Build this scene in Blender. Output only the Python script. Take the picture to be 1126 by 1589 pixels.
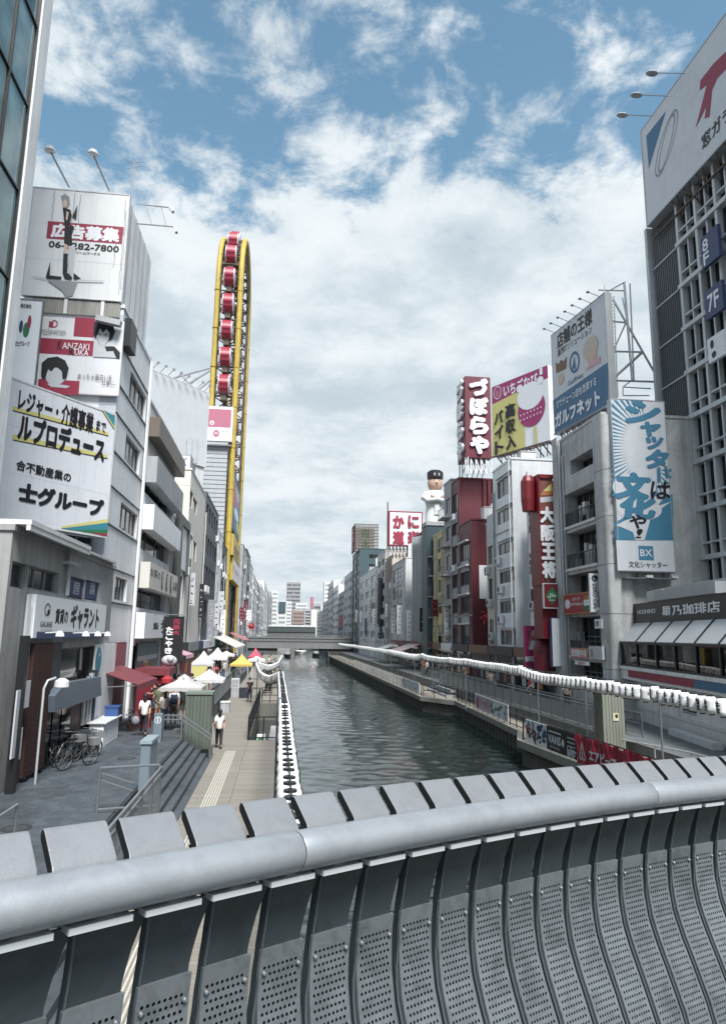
import bpy, bmesh, math, random
from mathutils import Vector, Matrix
random.seed(7)
S = bpy.context.scene
for _o in list(bpy.data.objects): bpy.data.objects.remove(_o)
COL = S.collection
# ------------------------------------------------------------------ camera, sky, sun, exposure
PHW, PHH, FPX, EYE = 1126, 1589, 1058.0, 6.0
YAW, PITCH, ROLL = math.radians(6.7), math.radians(10.2), math.radians(.8)
CR = Matrix.Rotation(-YAW, 4, 'Z') @ Matrix.Rotation(math.pi/2+PITCH, 4, 'X') @ Matrix.Rotation(ROLL, 4, 'Z')
cd = bpy.data.cameras.new('camera'); cd.sensor_fit = 'VERTICAL'; cd.sensor_height = 36
cd.lens = FPX/PHH*36; cd.clip_start = .05; cd.clip_end = 6000
cam = bpy.data.objects.new('camera', cd); COL.objects.link(cam)
cam.matrix_world = Matrix.Translation((0, 0, EYE)) @ CR
S.camera = cam
S.view_settings.view_transform = 'Standard'; S.view_settings.look = 'None'
S.view_settings.gamma = 1; S.view_settings.exposure = 0.85; S.view_settings.use_curve_mapping = False
S.render.engine = 'CYCLES'
S.cycles.use_denoising = True
S.cycles.max_bounces = 6; S.cycles.diffuse_bounces = 3; S.cycles.glossy_bounces = 3
S.cycles.transparent_max_bounces = 6; S.cycles.transmission_bounces = 3; S.cycles.volume_bounces = 0
S.cycles.caustics_reflective = False; S.cycles.caustics_refractive = False

SUN_EL, SUN_AZ = math.radians(54), math.radians(168)     # azimuth from +Y towards +X
w = bpy.data.worlds.new('World'); S.world = w; w.use_nodes = True
wt = w.node_tree; wt.nodes.clear()
def wn(t, **k):
    n = wt.nodes.new(t)
    for a, b in k.items(): setattr(n, a, b)
    return n
def wl(a, b): wt.links.new(a, b)
def wmath(op, a, b=None, c=None, clamp=False):
    n = wn('ShaderNodeMath', operation=op); n.use_clamp = clamp
    for i, q in enumerate((a, b, c)):
        if q is None: continue
        if isinstance(q, (int, float)): n.inputs[i].default_value = q
        else: wl(q, n.inputs[i])
    return n.outputs[0]
def wsmooth(v, a, b, lo=0., hi=1.):
    n = wn('ShaderNodeMapRange', interpolation_type='SMOOTHSTEP'); wl(v, n.inputs[0])
    for i, q in enumerate((a, b, lo, hi)): n.inputs[i+1].default_value = q
    return n.outputs[0]
def wmix(f, a, b):
    n = wn('ShaderNodeMix', data_type='RGBA')
    for q, s in ((f, n.inputs[0]), (a, n.inputs[6]), (b, n.inputs[7])):
        if isinstance(q, (int, float)): s.default_value = q
        elif isinstance(q, tuple): s.default_value = (*q, 1)
        else: wl(q, s)
    return n.outputs[2]
sky = wn('ShaderNodeTexSky', sky_type='NISHITA'); sky.sun_disc = False
sky.sun_elevation = SUN_EL; sky.sun_rotation = SUN_AZ; sky.air_density = 1.0; sky.dust_density = .6; sky.ozone_density = 2.0
tc = wn('ShaderNodeTexCoord'); sx = wn('ShaderNodeSeparateXYZ'); wl(tc.outputs['Generated'], sx.inputs[0])
dx, dy, dz = sx.outputs
zc = wmath('MAXIMUM', dz, 0.0); den = wmath('ADD', zc, .16)
cb = wn('ShaderNodeCombineXYZ'); wl(wmath('DIVIDE', dx, den), cb.inputs[0]); wl(wmath('DIVIDE', dy, den), cb.inputs[1])
def wnoise(scale, detail, rough, dist=0., off=(0, 0, 0)):
    m = wn('ShaderNodeMapping'); m.inputs['Location'].default_value = off; wl(cb.outputs[0], m.inputs[0])
    n = wn('ShaderNodeTexNoise'); wl(m.outputs[0], n.inputs['Vector'])
    n.inputs['Scale'].default_value = scale; n.inputs['Detail'].default_value = detail
    n.inputs['Roughness'].default_value = rough; n.inputs['Distortion'].default_value = dist
    return n.outputs[0]
big = wnoise(1.5, 3, .5, .0, (1.3, 2.1, 0)); fine = wnoise(7.5, 11, .64, .25, (3.1, .4, .7)); puff = wnoise(3.4, 8, .58, .2, (.4, 2.6, .2)); wisp = wnoise(2.1, 6, .55, .1, (7.7, 5.2, .1))
cov = wmath('ADD', wmath('ADD', wmath('MULTIPLY', big, .30), wmath('MULTIPLY', puff, .38)), wmath('MULTIPLY', fine, .57))
bias = wsmooth(dz, .42, .62, .34, .0)
mask = wsmooth(wmath('ADD', cov, bias), .60, .74)
shade = wsmooth(wmath('ADD', wmath('MULTIPLY', wisp, .5), wmath('ADD', wmath('MULTIPLY', puff, .25), wmath('MULTIPLY', fine, .25))), .38, .60)
low = wsmooth(dz, .0, .5)
cloud = wmix(shade, (3.15, 3.7, 4.1), (4.95, 5.3, 5.5))
cloud = wmix(wmath('MULTIPLY', wsmooth(dz, .0, .3, 1., 0.), .45), cloud, (3.8, 4.3, 4.6))
blue = wn('ShaderNodeMix', data_type='RGBA', blend_type='MULTIPLY'); blue.inputs[0].default_value = 1
wl(sky.outputs[0], blue.inputs[6]); blue.inputs[7].default_value = (1.14, 1.32, 1.10, 1)
col = wmix(mask, blue.outputs[2], cloud)
bg = wn('ShaderNodeBackground'); wl(col, bg.inputs[0]); bg.inputs[1].default_value = .1
wo = wn('ShaderNodeOutputWorld'); wl(bg.outputs[0], wo.inputs[0])

sl = bpy.data.lights.new('sun', 'SUN'); sl.energy = 3.7; sl.angle = math.radians(18); sl.color = (1, .975, .945)
sun = bpy.data.objects.new('sun', sl); COL.objects.link(sun)
sd = Vector((math.sin(SUN_AZ)*math.cos(SUN_EL), math.cos(SUN_AZ)*math.cos(SUN_EL), math.sin(SUN_EL)))
sun.rotation_euler = sd.to_track_quat('Z', 'Y').to_euler(); sun.location = (0, 0, 60)

# ------------------------------------------------------------------ measuring the place from the photograph's perspective
R3 = CR.to_3x3()
def ray(px, py): return R3 @ Vector(((px-563)/FPX, -(py-794.5)/FPX, -1))
EY = Vector((0, 0, EYE))
def PX(px, py, X): d = ray(px, py); return EY + d*(X/d.x)
def PY(px, py, Y): d = ray(px, py); return EY + d*(Y/d.y)
def PZ(px, py, Z): d = ray(px, py); return EY + d*((Z-EYE)/d.z)
def PD(px, py, D): return EY + ray(px, py)*D

# ------------------------------------------------------------------ materials
MATS = {}
def mat(name, col=None, rough=.6, metal=0., var=.12, sc=1.2, streak=0., bump=0., rand=0., spec=.5, emit=0., bsc=30., stain=0., ssc=.6, rvar=.0, rsc=3.):
    if name in MATS: return MATS[name]
    m = bpy.data.materials.new(name); MATS[name] = m; m.use_nodes = True
    nt = m.node_tree; b = nt.nodes['Principled BSDF']
    b.inputs['Roughness'].default_value = rough; b.inputs['Metallic'].default_value = metal
    b.inputs['Specular IOR Level'].default_value = spec
    N = nt.nodes.new; L = nt.links.new
    def mth(op, a, c, cl=False):
        n = N('ShaderNodeMath'); n.operation = op; n.use_clamp = cl
        for i, q in enumerate((a, c)):
            if isinstance(q, (int, float)): n.inputs[i].default_value = q
            else: L(q, n.inputs[i])
        return n.outputs[0]
    geo = N('ShaderNodeNewGeometry')
    hs = N('ShaderNodeHueSaturation'); hs.inputs['Color'].default_value = (*col, 1)
    val = None
    if var:
        n = N('ShaderNodeTexNoise'); n.inputs['Scale'].default_value = sc; n.inputs['Detail'].default_value = 6; n.inputs['Roughness'].default_value = .65
        L(geo.outputs['Position'], n.inputs['Vector'])
        val = mth('ADD', mth('MULTIPLY', n.outputs[0], 2*var), 1-var)
    if streak:
        mp = N('ShaderNodeMapping'); mp.inputs['Scale'].default_value = (2.3, 2.3, .16); L(geo.outputs['Position'], mp.inputs[0])
        n = N('ShaderNodeTexNoise'); n.inputs['Scale'].default_value = 1.6; n.inputs['Detail'].default_value = 7; n.inputs['Roughness'].default_value = .6
        L(mp.outputs[0], n.inputs['Vector'])
        r = N('ShaderNodeMapRange'); L(n.outputs[0], r.inputs[0])
        for i, q in enumerate((.42, .75, 1., 1-streak)): r.inputs[i+1].default_value = q
        val = r.outputs[0] if val is None else mth('MULTIPLY', val, r.outputs[0])
    if stain:
        n = N('ShaderNodeTexNoise'); n.inputs['Scale'].default_value = ssc; n.inputs['Detail'].default_value = 9; n.inputs['Roughness'].default_value = .72; n.inputs['Distortion'].default_value = .6
        L(geo.outputs['Position'], n.inputs['Vector']); r = N('ShaderNodeMapRange'); L(n.outputs[0], r.inputs[0])
        for i, q in enumerate((.46, .66, 1., 1-stain)): r.inputs[i+1].default_value = q
        val = r.outputs[0] if val is None else mth('MULTIPLY', val, r.outputs[0])
    if rand:
        oi = N('ShaderNodeObjectInfo')
        q = mth('ADD', mth('MULTIPLY', oi.outputs['Random'], 2*rand), 1-rand)
        val = q if val is None else mth('MULTIPLY', val, q)
    if val is not None: L(val, hs.inputs['Value'])
    L(hs.outputs[0], b.inputs['Base Color'])
    if emit:
        L(hs.outputs[0], b.inputs['Emission Color']); b.inputs['Emission Strength'].default_value = emit
    if rvar:
        n = N('ShaderNodeTexNoise'); n.inputs['Scale'].default_value = rsc; n.inputs['Detail'].default_value = 8; n.inputs['Roughness'].default_value = .7
        L(geo.outputs['Position'], n.inputs['Vector']); L(mth('ADD', mth('MULTIPLY', n.outputs[0], 2*rvar), rough-rvar), b.inputs['Roughness'])
    if bump:
        n = N('ShaderNodeTexNoise'); n.inputs['Scale'].default_value = bsc; n.inputs['Detail'].default_value = 5
        L(geo.outputs['Position'], n.inputs['Vector'])
        bp = N('ShaderNodeBump'); bp.inputs['Strength'].default_value = bump; bp.inputs['Distance'].default_value = .02
        L(n.outputs[0], bp.inputs['Height']); L(bp.outputs[0], b.inputs['Normal'])
    return m
def pane_mat(name, cols, rough=.06):
    m = bpy.data.materials.new(name); MATS[name] = m; m.use_nodes = True
    nt = m.node_tree; b = nt.nodes['Principled BSDF']; N = nt.nodes.new; L = nt.links.new
    oi = N('ShaderNodeObjectInfo'); cr = N('ShaderNodeValToRGB'); cr.color_ramp.interpolation = 'CONSTANT'
    e = cr.color_ramp.elements
    while len(e) < len(cols): e.new(.5)
    for i, (p, c) in enumerate(cols): e[i].position = p; e[i].color = (*c, 1)
    L(oi.outputs['Random'], cr.inputs[0])
    geo = N('ShaderNodeNewGeometry'); n = N('ShaderNodeTexNoise'); n.inputs['Scale'].default_value = .9; n.inputs['Detail'].default_value = 4
    L(geo.outputs['Position'], n.inputs['Vector'])
    hs = N('ShaderNodeHueSaturation'); L(cr.outputs[0], hs.inputs['Color'])
    mr = N('ShaderNodeMapRange'); L(n.outputs[0], mr.inputs[0]); mr.inputs[1].default_value = .3; mr.inputs[2].default_value = .7; mr.inputs[3].default_value = .55; mr.inputs[4].default_value = 1.4
    L(mr.outputs[0], hs.inputs['Value']); L(hs.outputs[0], b.inputs['Base Color'])
    b.inputs['Roughness'].default_value = rough; b.inputs['Specular IOR Level'].default_value = .5
    return m
pane_mat('pane', [(0, (.012, .016, .02)), (.45, (.03, .036, .042)), (.7, (.06, .07, .075)), (.86, (.22, .24, .25))])
pane_mat('pane_dark', [(0, (.008, .011, .013)), (.6, (.02, .024, .028)), (.9, (.05, .055, .06))])
pane_mat('pane_pale', [(0, (.10, .12, .135)), (.4, (.05, .06, .07)), (.7, (.25, .27, .29))], .12)
pane_mat('pane_teal', [(0, (.16, .26, .27)), (.4, (.22, .33, .34)), (.75, (.13, .2, .21))], .05)
WHITE = mat('white_paint', (.83, .84, .85), .55, streak=.2, var=.08, stain=.16, ssc=.5)
WHITE2 = mat('white_tile', (.82, .84, .86), .45, streak=.16, var=.06, stain=.12, ssc=.6)
OFFW = mat('off_white_wall', (.70, .70, .70), .6, streak=.2, var=.1)
CREAM = mat('cream_wall', (.68, .65, .60), .65, streak=.16, var=.08)
GREY = mat('grey_wall', (.40, .415, .43), .65, streak=.3, var=.14, stain=.25, ssc=.5)
LGREY = mat('light_grey_wall', (.64, .65, .66), .6, streak=.25, var=.12, stain=.2, ssc=.45)
CONC = mat('concrete', (.56, .565, .565), .75, streak=.3, var=.16, bump=.2, stain=.28, ssc=.5)
DCONC = mat('dark_concrete', (.10, .105, .105), .8, streak=.3, var=.25, bump=.3)
DARK = mat('dark_wall', (.028, .034, .042), .5, var=.2)
NAVY = mat('navy_wall', (.045, .06, .075), .5, streak=.2, var=.12)
TEALW = mat('teal_wall', (.05, .085, .10), .5, var=.15)
YELW = mat('yellow_wall', (.60, .53, .30), .65, streak=.2, var=.1)
REDW = mat('oxblood_wall', (.105, .018, .028), .5, streak=.25, var=.12)
BEIGE = mat('beige_wall', (.46, .42, .38), .65, streak=.25, var=.1)
BROWN = mat('brown_panel', (.16, .13, .11), .5, streak=.2, var=.12)
BLACK = mat('black_metal', (.014, .016, .018), .45, var=.2)
STEEL = mat('steel', (.36, .38, .40), .35, metal=.8, var=.12)
GALV = mat('galvanised_steel', (.42, .44, .46), .5, metal=.35, var=.2)
FRAME = mat('window_frame', (.22, .235, .25), .4, metal=.3, var=.1)
FRAMEW = mat('white_frame', (.62, .64, .66), .45, var=.08)
PIPE = mat('pipe_grey', (.40, .42, .44), .5, var=.15, streak=.2)
RUST = mat('rusty_steel', (.10, .075, .06), .7, var=.3, sc=4)
GOLDY = mat('yellow_steel', (.50, .365, .07), .6, var=.15, streak=.25, stain=.2, ssc=.8)
pw = lambda n, c, **k: mat('print_'+n, c, .5, var=.05, **k)
P_WHITE = pw('white', (.76, .78, .81)); P_BLACK = pw('black', (.012, .012, .016)); P_RED = pw('crimson', (.28, .03, .06))
P_BLUE = pw('blue', (.045, .14, .26)); P_YEL = pw('yellow', (.58, .54, .21)); P_PINK = pw('magenta', (.32, .035, .14))
P_ROSE = pw('rose', (.42, .14, .20)); P_TEAL = pw('teal', (.045, .22, .28)); P_GREEN = pw('green', (.03, .16, .07))
P_NAVY = pw('navy', (.03, .05, .13)); P_GREY = pw('grey', (.25, .26, .28)); P_LGREY = pw('pale_grey', (.48, .50, .53))
P_SKIN = pw('skin', (.56, .42, .34)); P_ORANGE = pw('orange', (.42, .17, .06)); P_BRED = pw('bright_red', (.33, .03, .04))
P_DRED = pw('dark_red', (.15, .014, .026)); P_BROWN = pw('brown', (.16, .08, .05)); P_SKY = pw('sky_blue', (.06, .21, .33))
# ------------------------------------------------------------------ mesh and object helpers
def V(*a): return Vector(a)
class M:
    def __init__(s): s.v = []; s.f = []; s.m = []; s.cur = 0
    def add(s, vs, fs):
        b = len(s.v); s.v += [Vector(q) for q in vs]
        for f in fs: s.f.append([b+i for i in f]); s.m.append(s.cur)
        return s
    def obox(s, c, a, b, d):
        c = Vector(c); a = Vector(a); b = Vector(b); d = Vector(d)
        vs = [c+a*i+b*j+d*k for k in (-1, 1) for j in (-1, 1) for i in (-1, 1)]
        return s.add(vs, [(0, 2, 3, 1), (4, 5, 7, 6), (0, 1, 5, 4), (2, 6, 7, 3), (0, 4, 6, 2), (1, 3, 7, 5)])
    def box(s, x0, x1, y0, y1, z0, z1):
        return s.obox(((x0+x1)/2, (y0+y1)/2, (z0+z1)/2), ((x1-x0)/2, 0, 0), (0, (y1-y0)/2, 0), (0, 0, (z1-z0)/2))
    def beam(s, p, q, wd=.05, h=None, up=(0, 0, 1)):
        p = Vector(p); q = Vector(q); d = q-p; h = h or wd
        t = d.normalized(); a = t.cross(Vector(up))
        if a.length < 1e-4: a = t.cross(Vector((1, 0, 0)))
        a.normalize(); b = a.cross(t)
        return s.obox((p+q)/2, a*wd/2, b*h/2, d/2)
    def tube(s, pts, r, n=6, closed=False):
        pts = [Vector(p) for p in pts]; k = len(pts); rs = r if isinstance(r, (list, tuple)) else [r]*k
        ring = []; ref = None
        for i, p in enumerate(pts):
            if closed: t = pts[(i+1) % k]-pts[i-1]
            else: t = pts[min(i+1, k-1)]-pts[max(i-1, 0)]
            t.normalize()
            if ref is None:
                ref = Vector((0, 0, 1)) if abs(t.z) < .9 else Vector((1, 0, 0))
            a = (ref-t*ref.dot(t)); a.normalize(); ref = a; b = t.cross(a)
            ring.append([p+(a*math.cos(2*math.pi*j/n)+b*math.sin(2*math.pi*j/n))*rs[i] for j in range(n)])
        vs = [q for rr in ring for q in rr]; fs = []
        for i in range(k if closed else k-1):
            i2 = (i+1) % k
            for j in range(n): fs.append((i*n+j, i*n+(j+1) % n, i2*n+(j+1) % n, i2*n+j))
        if not closed: fs += [tuple(range(n))[::-1], tuple((k-1)*n+j for j in range(n))]
        return s.add(vs, fs)
    def lathe(s, c, prof, n=12, axis='z', sx=1, sy=1):
        c = Vector(c); vs = []; fs = []
        for (r, h) in prof:
            for j in range(n):
                a = 2*math.pi*j/n; x, y = r*math.cos(a)*sx, r*math.sin(a)*sy
                vs.append(c+(V(x, y, h) if axis == 'z' else V(h, x, y) if axis == 'x' else V(x, h, y)))
        for i in range(len(prof)-1):
            for j in range(n): fs.append((i*n+j, i*n+(j+1) % n, (i+1)*n+(j+1) % n, (i+1)*n+j))
        fs += [tuple(range(n))[::-1], tuple((len(prof)-1)*n+j for j in range(n))]
        return s.add(vs, fs)
    def ball(s, c, rx, ry=None, rz=None, n=10, m=6):
        ry = ry or rx; rz = rz or rx
        vs = []; fs = []
        for i in range(m+1):
            t = math.pi*i/m; rr = max(math.sin(t), .02)
            for j in range(n):
                a = 2*math.pi*j/n; vs.append(Vector(c)+V(rx*rr*math.cos(a), ry*rr*math.sin(a), -rz*math.cos(t)))
        for i in range(m):
            for j in range(n): fs.append((i*n+j, i*n+(j+1) % n, (i+1)*n+(j+1) % n, (i+1)*n+j))
        fs += [tuple(range(n))[::-1], tuple(m*n+j for j in range(n))]
        return s.add(vs, fs)
    def prism(s, pts, d):                       # polygon pts pushed along d
        pts = [Vector(p) for p in pts]; d = Vector(d); k = len(pts)
        return s.add(pts+[p+d for p in pts], [tuple(range(k))[::-1], tuple(range(k, 2*k))]+[(i, (i+1) % k, k+(i+1) % k, k+i) for i in range(k)])
def mk_mesh(name, mb, mats, off=(0, 0, 0), smooth=False):
    me = bpy.data.meshes.new(name); o = Vector(off)
    me.from_pydata([tuple(q-o) for q in mb.v], [], mb.f)
    for m in (mats if isinstance(mats, (list, tuple)) else [mats]): me.materials.append(m)
    if any(mb.m): me.polygons.foreach_set('material_index', mb.m)
    me.validate(); me.update()
    bm = bmesh.new(); bm.from_mesh(me); bmesh.ops.recalc_face_normals(bm, faces=bm.faces); bm.to_mesh(me); bm.free()
    if smooth:
        me.polygons.foreach_set('use_smooth', [True]*len(me.polygons)); me.set_sharp_from_angle(angle=math.radians(40))
    return me
def new(name, data, parent=None, loc=(0, 0, 0)):
    o = bpy.data.objects.new(name, data); COL.objects.link(o); o.location = loc
    if parent: o.parent = parent
    return o
class Thing:
    def __init__(s, name, label, cat, loc=(0, 0, 0), group=None):
        s.loc = Vector(loc); s.o = new(name, None, None, loc); s.o.empty_display_size = .2
        s.o['label'] = label; s.o['category'] = cat
        if group: s.o['group'] = group
    def part(s, name, mb, mats, parent=None, smooth=False, kind=None, label=None):
        o = new(name, mk_mesh(name, mb, mats, s.loc, smooth), parent or s.o)
        if kind: o['kind'] = kind
        if label: o['label'] = label
        return o
    def mesh(s, name, me, parent=None): return new(name, me, parent or s.o)
def single(name, mb, mats, label, cat, group=None, smooth=False, kind=None):
    lo = Vector((min(v.x for v in mb.v)+max(v.x for v in mb.v), min(v.y for v in mb.v)+max(v.y for v in mb.v), 0))/2
    lo.z = min(v.z for v in mb.v)
    o = new(name, mk_mesh(name, mb, mats, lo, smooth), None, lo)
    o['label'] = label; o['category'] = cat
    if group: o['group'] = group
    if kind: o['kind'] = kind
    return o
def struct(name, mb, mats, smooth=False, kind='structure'):
    o = new(name, mk_mesh(name, mb, mats, (0, 0, 0), smooth)); o['kind'] = kind; return o
def dup(root, loc, label=None, rz=None):
    r = root.copy(); COL.objects.link(r); r.location = loc
    if rz is not None: r.rotation_euler = (0, 0, rz)
    if label: r['label'] = label
    for ch in root.children:
        c = ch.copy(); COL.objects.link(c); c.parent = r
        for g in ch.children:
            d = g.copy(); COL.objects.link(d); d.parent = c
    return r
# ------------------------------------------------------------------ flat faces: walls with real openings, sign boards
Z = Vector((0, 0, 1))
class Face:
    def __init__(s, p0, p1, z0, z1):
        s.o = Vector((p0[0], p0[1], z0)); d = Vector((p1[0]-p0[0], p1[1]-p0[1], 0)); s.w = d.length; s.u = d.normalized()
        s.h = z1-z0; s.n = Vector((s.u.y, -s.u.x, 0)); s.holes = []
    def pt(s, u, v, d=0.): return s.o+s.u*u+Z*v+s.n*d
    def uv(s, px, py, d=0.):
        r = ray(px, py); t = (s.o+s.n*d-EY).dot(s.n)/r.dot(s.n); q = EY+r*t-s.o
        return q.dot(s.u), q.z
    def box(s, mb, u0, u1, v0, v1, d0, d1):
        return mb.obox(s.pt((u0+u1)/2, (v0+v1)/2, (d0+d1)/2), s.u*(u1-u0)/2, Z*(v1-v0)/2, s.n*(d1-d0)/2)
    def pbox(s, mb, px0, py0, px1, py1, d0, d1):
        a = s.uv(px0, py0); b = s.uv(px1, py1); return s.box(mb, min(a[0], b[0]), max(a[0], b[0]), min(a[1], b[1]), max(a[1], b[1]), d0, d1)
    def hole(s, u0, u1, v0, v1, nx=2, ny=1):
        u0, u1 = max(.03, min(u0, u1)), min(s.w-.03, max(u0, u1)); v0, v1 = max(.03, min(v0, v1)), min(s.h-.03, max(v0, v1))
        if u1-u0 > .08 and v1-v0 > .08: s.holes.append((u0, u1, v0, v1, nx, ny))
    def hpx(s, px0, py0, px1, py1, nx=2, ny=1):      # TL and BR pixel
        a = s.uv(px0, py0); b = s.uv(px1, py1); s.hole(a[0], b[0], a[1], b[1], nx, ny)
    def grid(s, cols, rows, u0, u1, v0, v1, fu=.7, fv=.55, nx=2, ny=1):
        cu, cv = (u1-u0)/cols, (v1-v0)/rows
        for i in range(cols):
            for j in range(rows):
                s.hole(u0+cu*(i+.5-fu/2), u0+cu*(i+.5+fu/2), v0+cv*(j+.5-fv/2), v0+cv*(j+.5+fv/2), nx, ny)
    def wall(s, mb, rec=.15):
        us = sorted({0., s.w, *[h[0] for h in s.holes], *[h[1] for h in s.holes]}); vs = sorted({0., s.h, *[h[2] for h in s.holes], *[h[3] for h in s.holes]})
        for i in range(len(us)-1):
            for j in range(len(vs)-1):
                cu, cv = (us[i]+us[i+1])/2, (vs[j]+vs[j+1])/2
                if us[i+1]-us[i] < 1e-5 or vs[j+1]-vs[j] < 1e-5: continue
                if any(h[0] < cu < h[1] and h[2] < cv < h[3] for h in s.holes): continue
                mb.add([s.pt(us[i], vs[j]), s.pt(us[i+1], vs[j]), s.pt(us[i+1], vs[j+1]), s.pt(us[i], vs[j+1])], [(0, 1, 2, 3)])
        for h in s.holes:
            c = [(h[0], h[2]), (h[1], h[2]), (h[1], h[3]), (h[0], h[3])]
            for k in range(4):
                a, b = c[k], c[(k+1) % 4]
                mb.add([s.pt(*a), s.pt(*b), s.pt(*b, -rec), s.pt(*a, -rec)], [(0, 1, 2, 3)])
    def windows(s, T, fm, gm, rec=.15, fw=.05, sill=None, split=True):
        for (u0, u1, v0, v1, nx, ny) in s.holes:
            m = M(); d0, d1 = -rec, -rec+.07
            s.box(m, u0, u1, v0, v0+fw, d0, d1); s.box(m, u0, u1, v1-fw, v1, d0, d1)
            s.box(m, u0, u0+fw, v0+fw, v1-fw, d0, d1); s.box(m, u1-fw, u1, v0+fw, v1-fw, d0, d1)
            for i in range(1, nx):
                c = u0+(u1-u0)*i/nx; s.box(m, c-fw/2, c+fw/2, v0+fw, v1-fw, d0, d1-.01)
            for j in range(1, ny):
                c = v0+(v1-v0)*j/ny; s.box(m, u0+fw, u1-fw, c-fw/2, c+fw/2, d0, d1-.015)
            w_ = T.part('window', m, fm)
            if split:
                for i in range(nx):
                    for j in range(ny):
                        g = M(); s.box(g, u0+(u1-u0)*i/nx+fw*.3, u0+(u1-u0)*(i+1)/nx-fw*.3, v0+(v1-v0)*j/ny+fw*.3, v0+(v1-v0)*(j+1)/ny-fw*.3, d0-.03, d0+.02)
                        T.part('pane', g, gm, w_)
            else:
                g = M(); s.box(g, u0+fw*.3, u1-fw*.3, v0+fw*.3, v1-fw*.3, d0-.03, d0+.02); T.part('pane', g, gm, w_)
            if sill:
                g = M(); s.box(g, u0-.05, u1+.05, v0-.09, v0-.005, -.02, .08); T.part('sill', g, sill, w_)
def faceS(Y, px0, py0, px1, py1):
    a = PY(px0, py0, Y); b = PY(px1, py1, Y); return Face((a.x, Y), (b.x, Y), min(a.z, b.z), max(a.z, b.z))
def faceL(X, px0, py0, px1, py1):
    a = PX(px0, py0, X); b = PX(px1, py1, X); return Face((X, a.y), (X, b.y), min(a.z, b.z), max(a.z, b.z))
faceR = faceL                                                  # far pixel first: u then runs towards the camera and n faces the canal
_TX = {}
def text_mesh(st):
    if st not in _TX:
        c = bpy.data.curves.new('lettering', 'FONT'); c.body = st; c.resolution_u = 2
        o = bpy.data.objects.new('lettering', c); COL.objects.link(o)
        dg = bpy.context.evaluated_depsgraph_get(); me = bpy.data.meshes.new_from_object(o.evaluated_get(dg))
        vs = [v.co.copy() for v in me.vertices]; fs = [tuple(p.vertices) for p in me.polygons]
        x0, x1 = min(v.x for v in vs), max(v.x for v in vs); y0, y1 = min(v.y for v in vs), max(v.y for v in vs)
        _TX[st] = ([((v.x-x0)/(x1-x0), (v.y-y0)/(y1-y0)) for v in vs], fs, max(1, len(st)))
        bpy.data.objects.remove(o); bpy.data.curves.remove(c); bpy.data.meshes.remove(me)
    return _TX[st]
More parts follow.
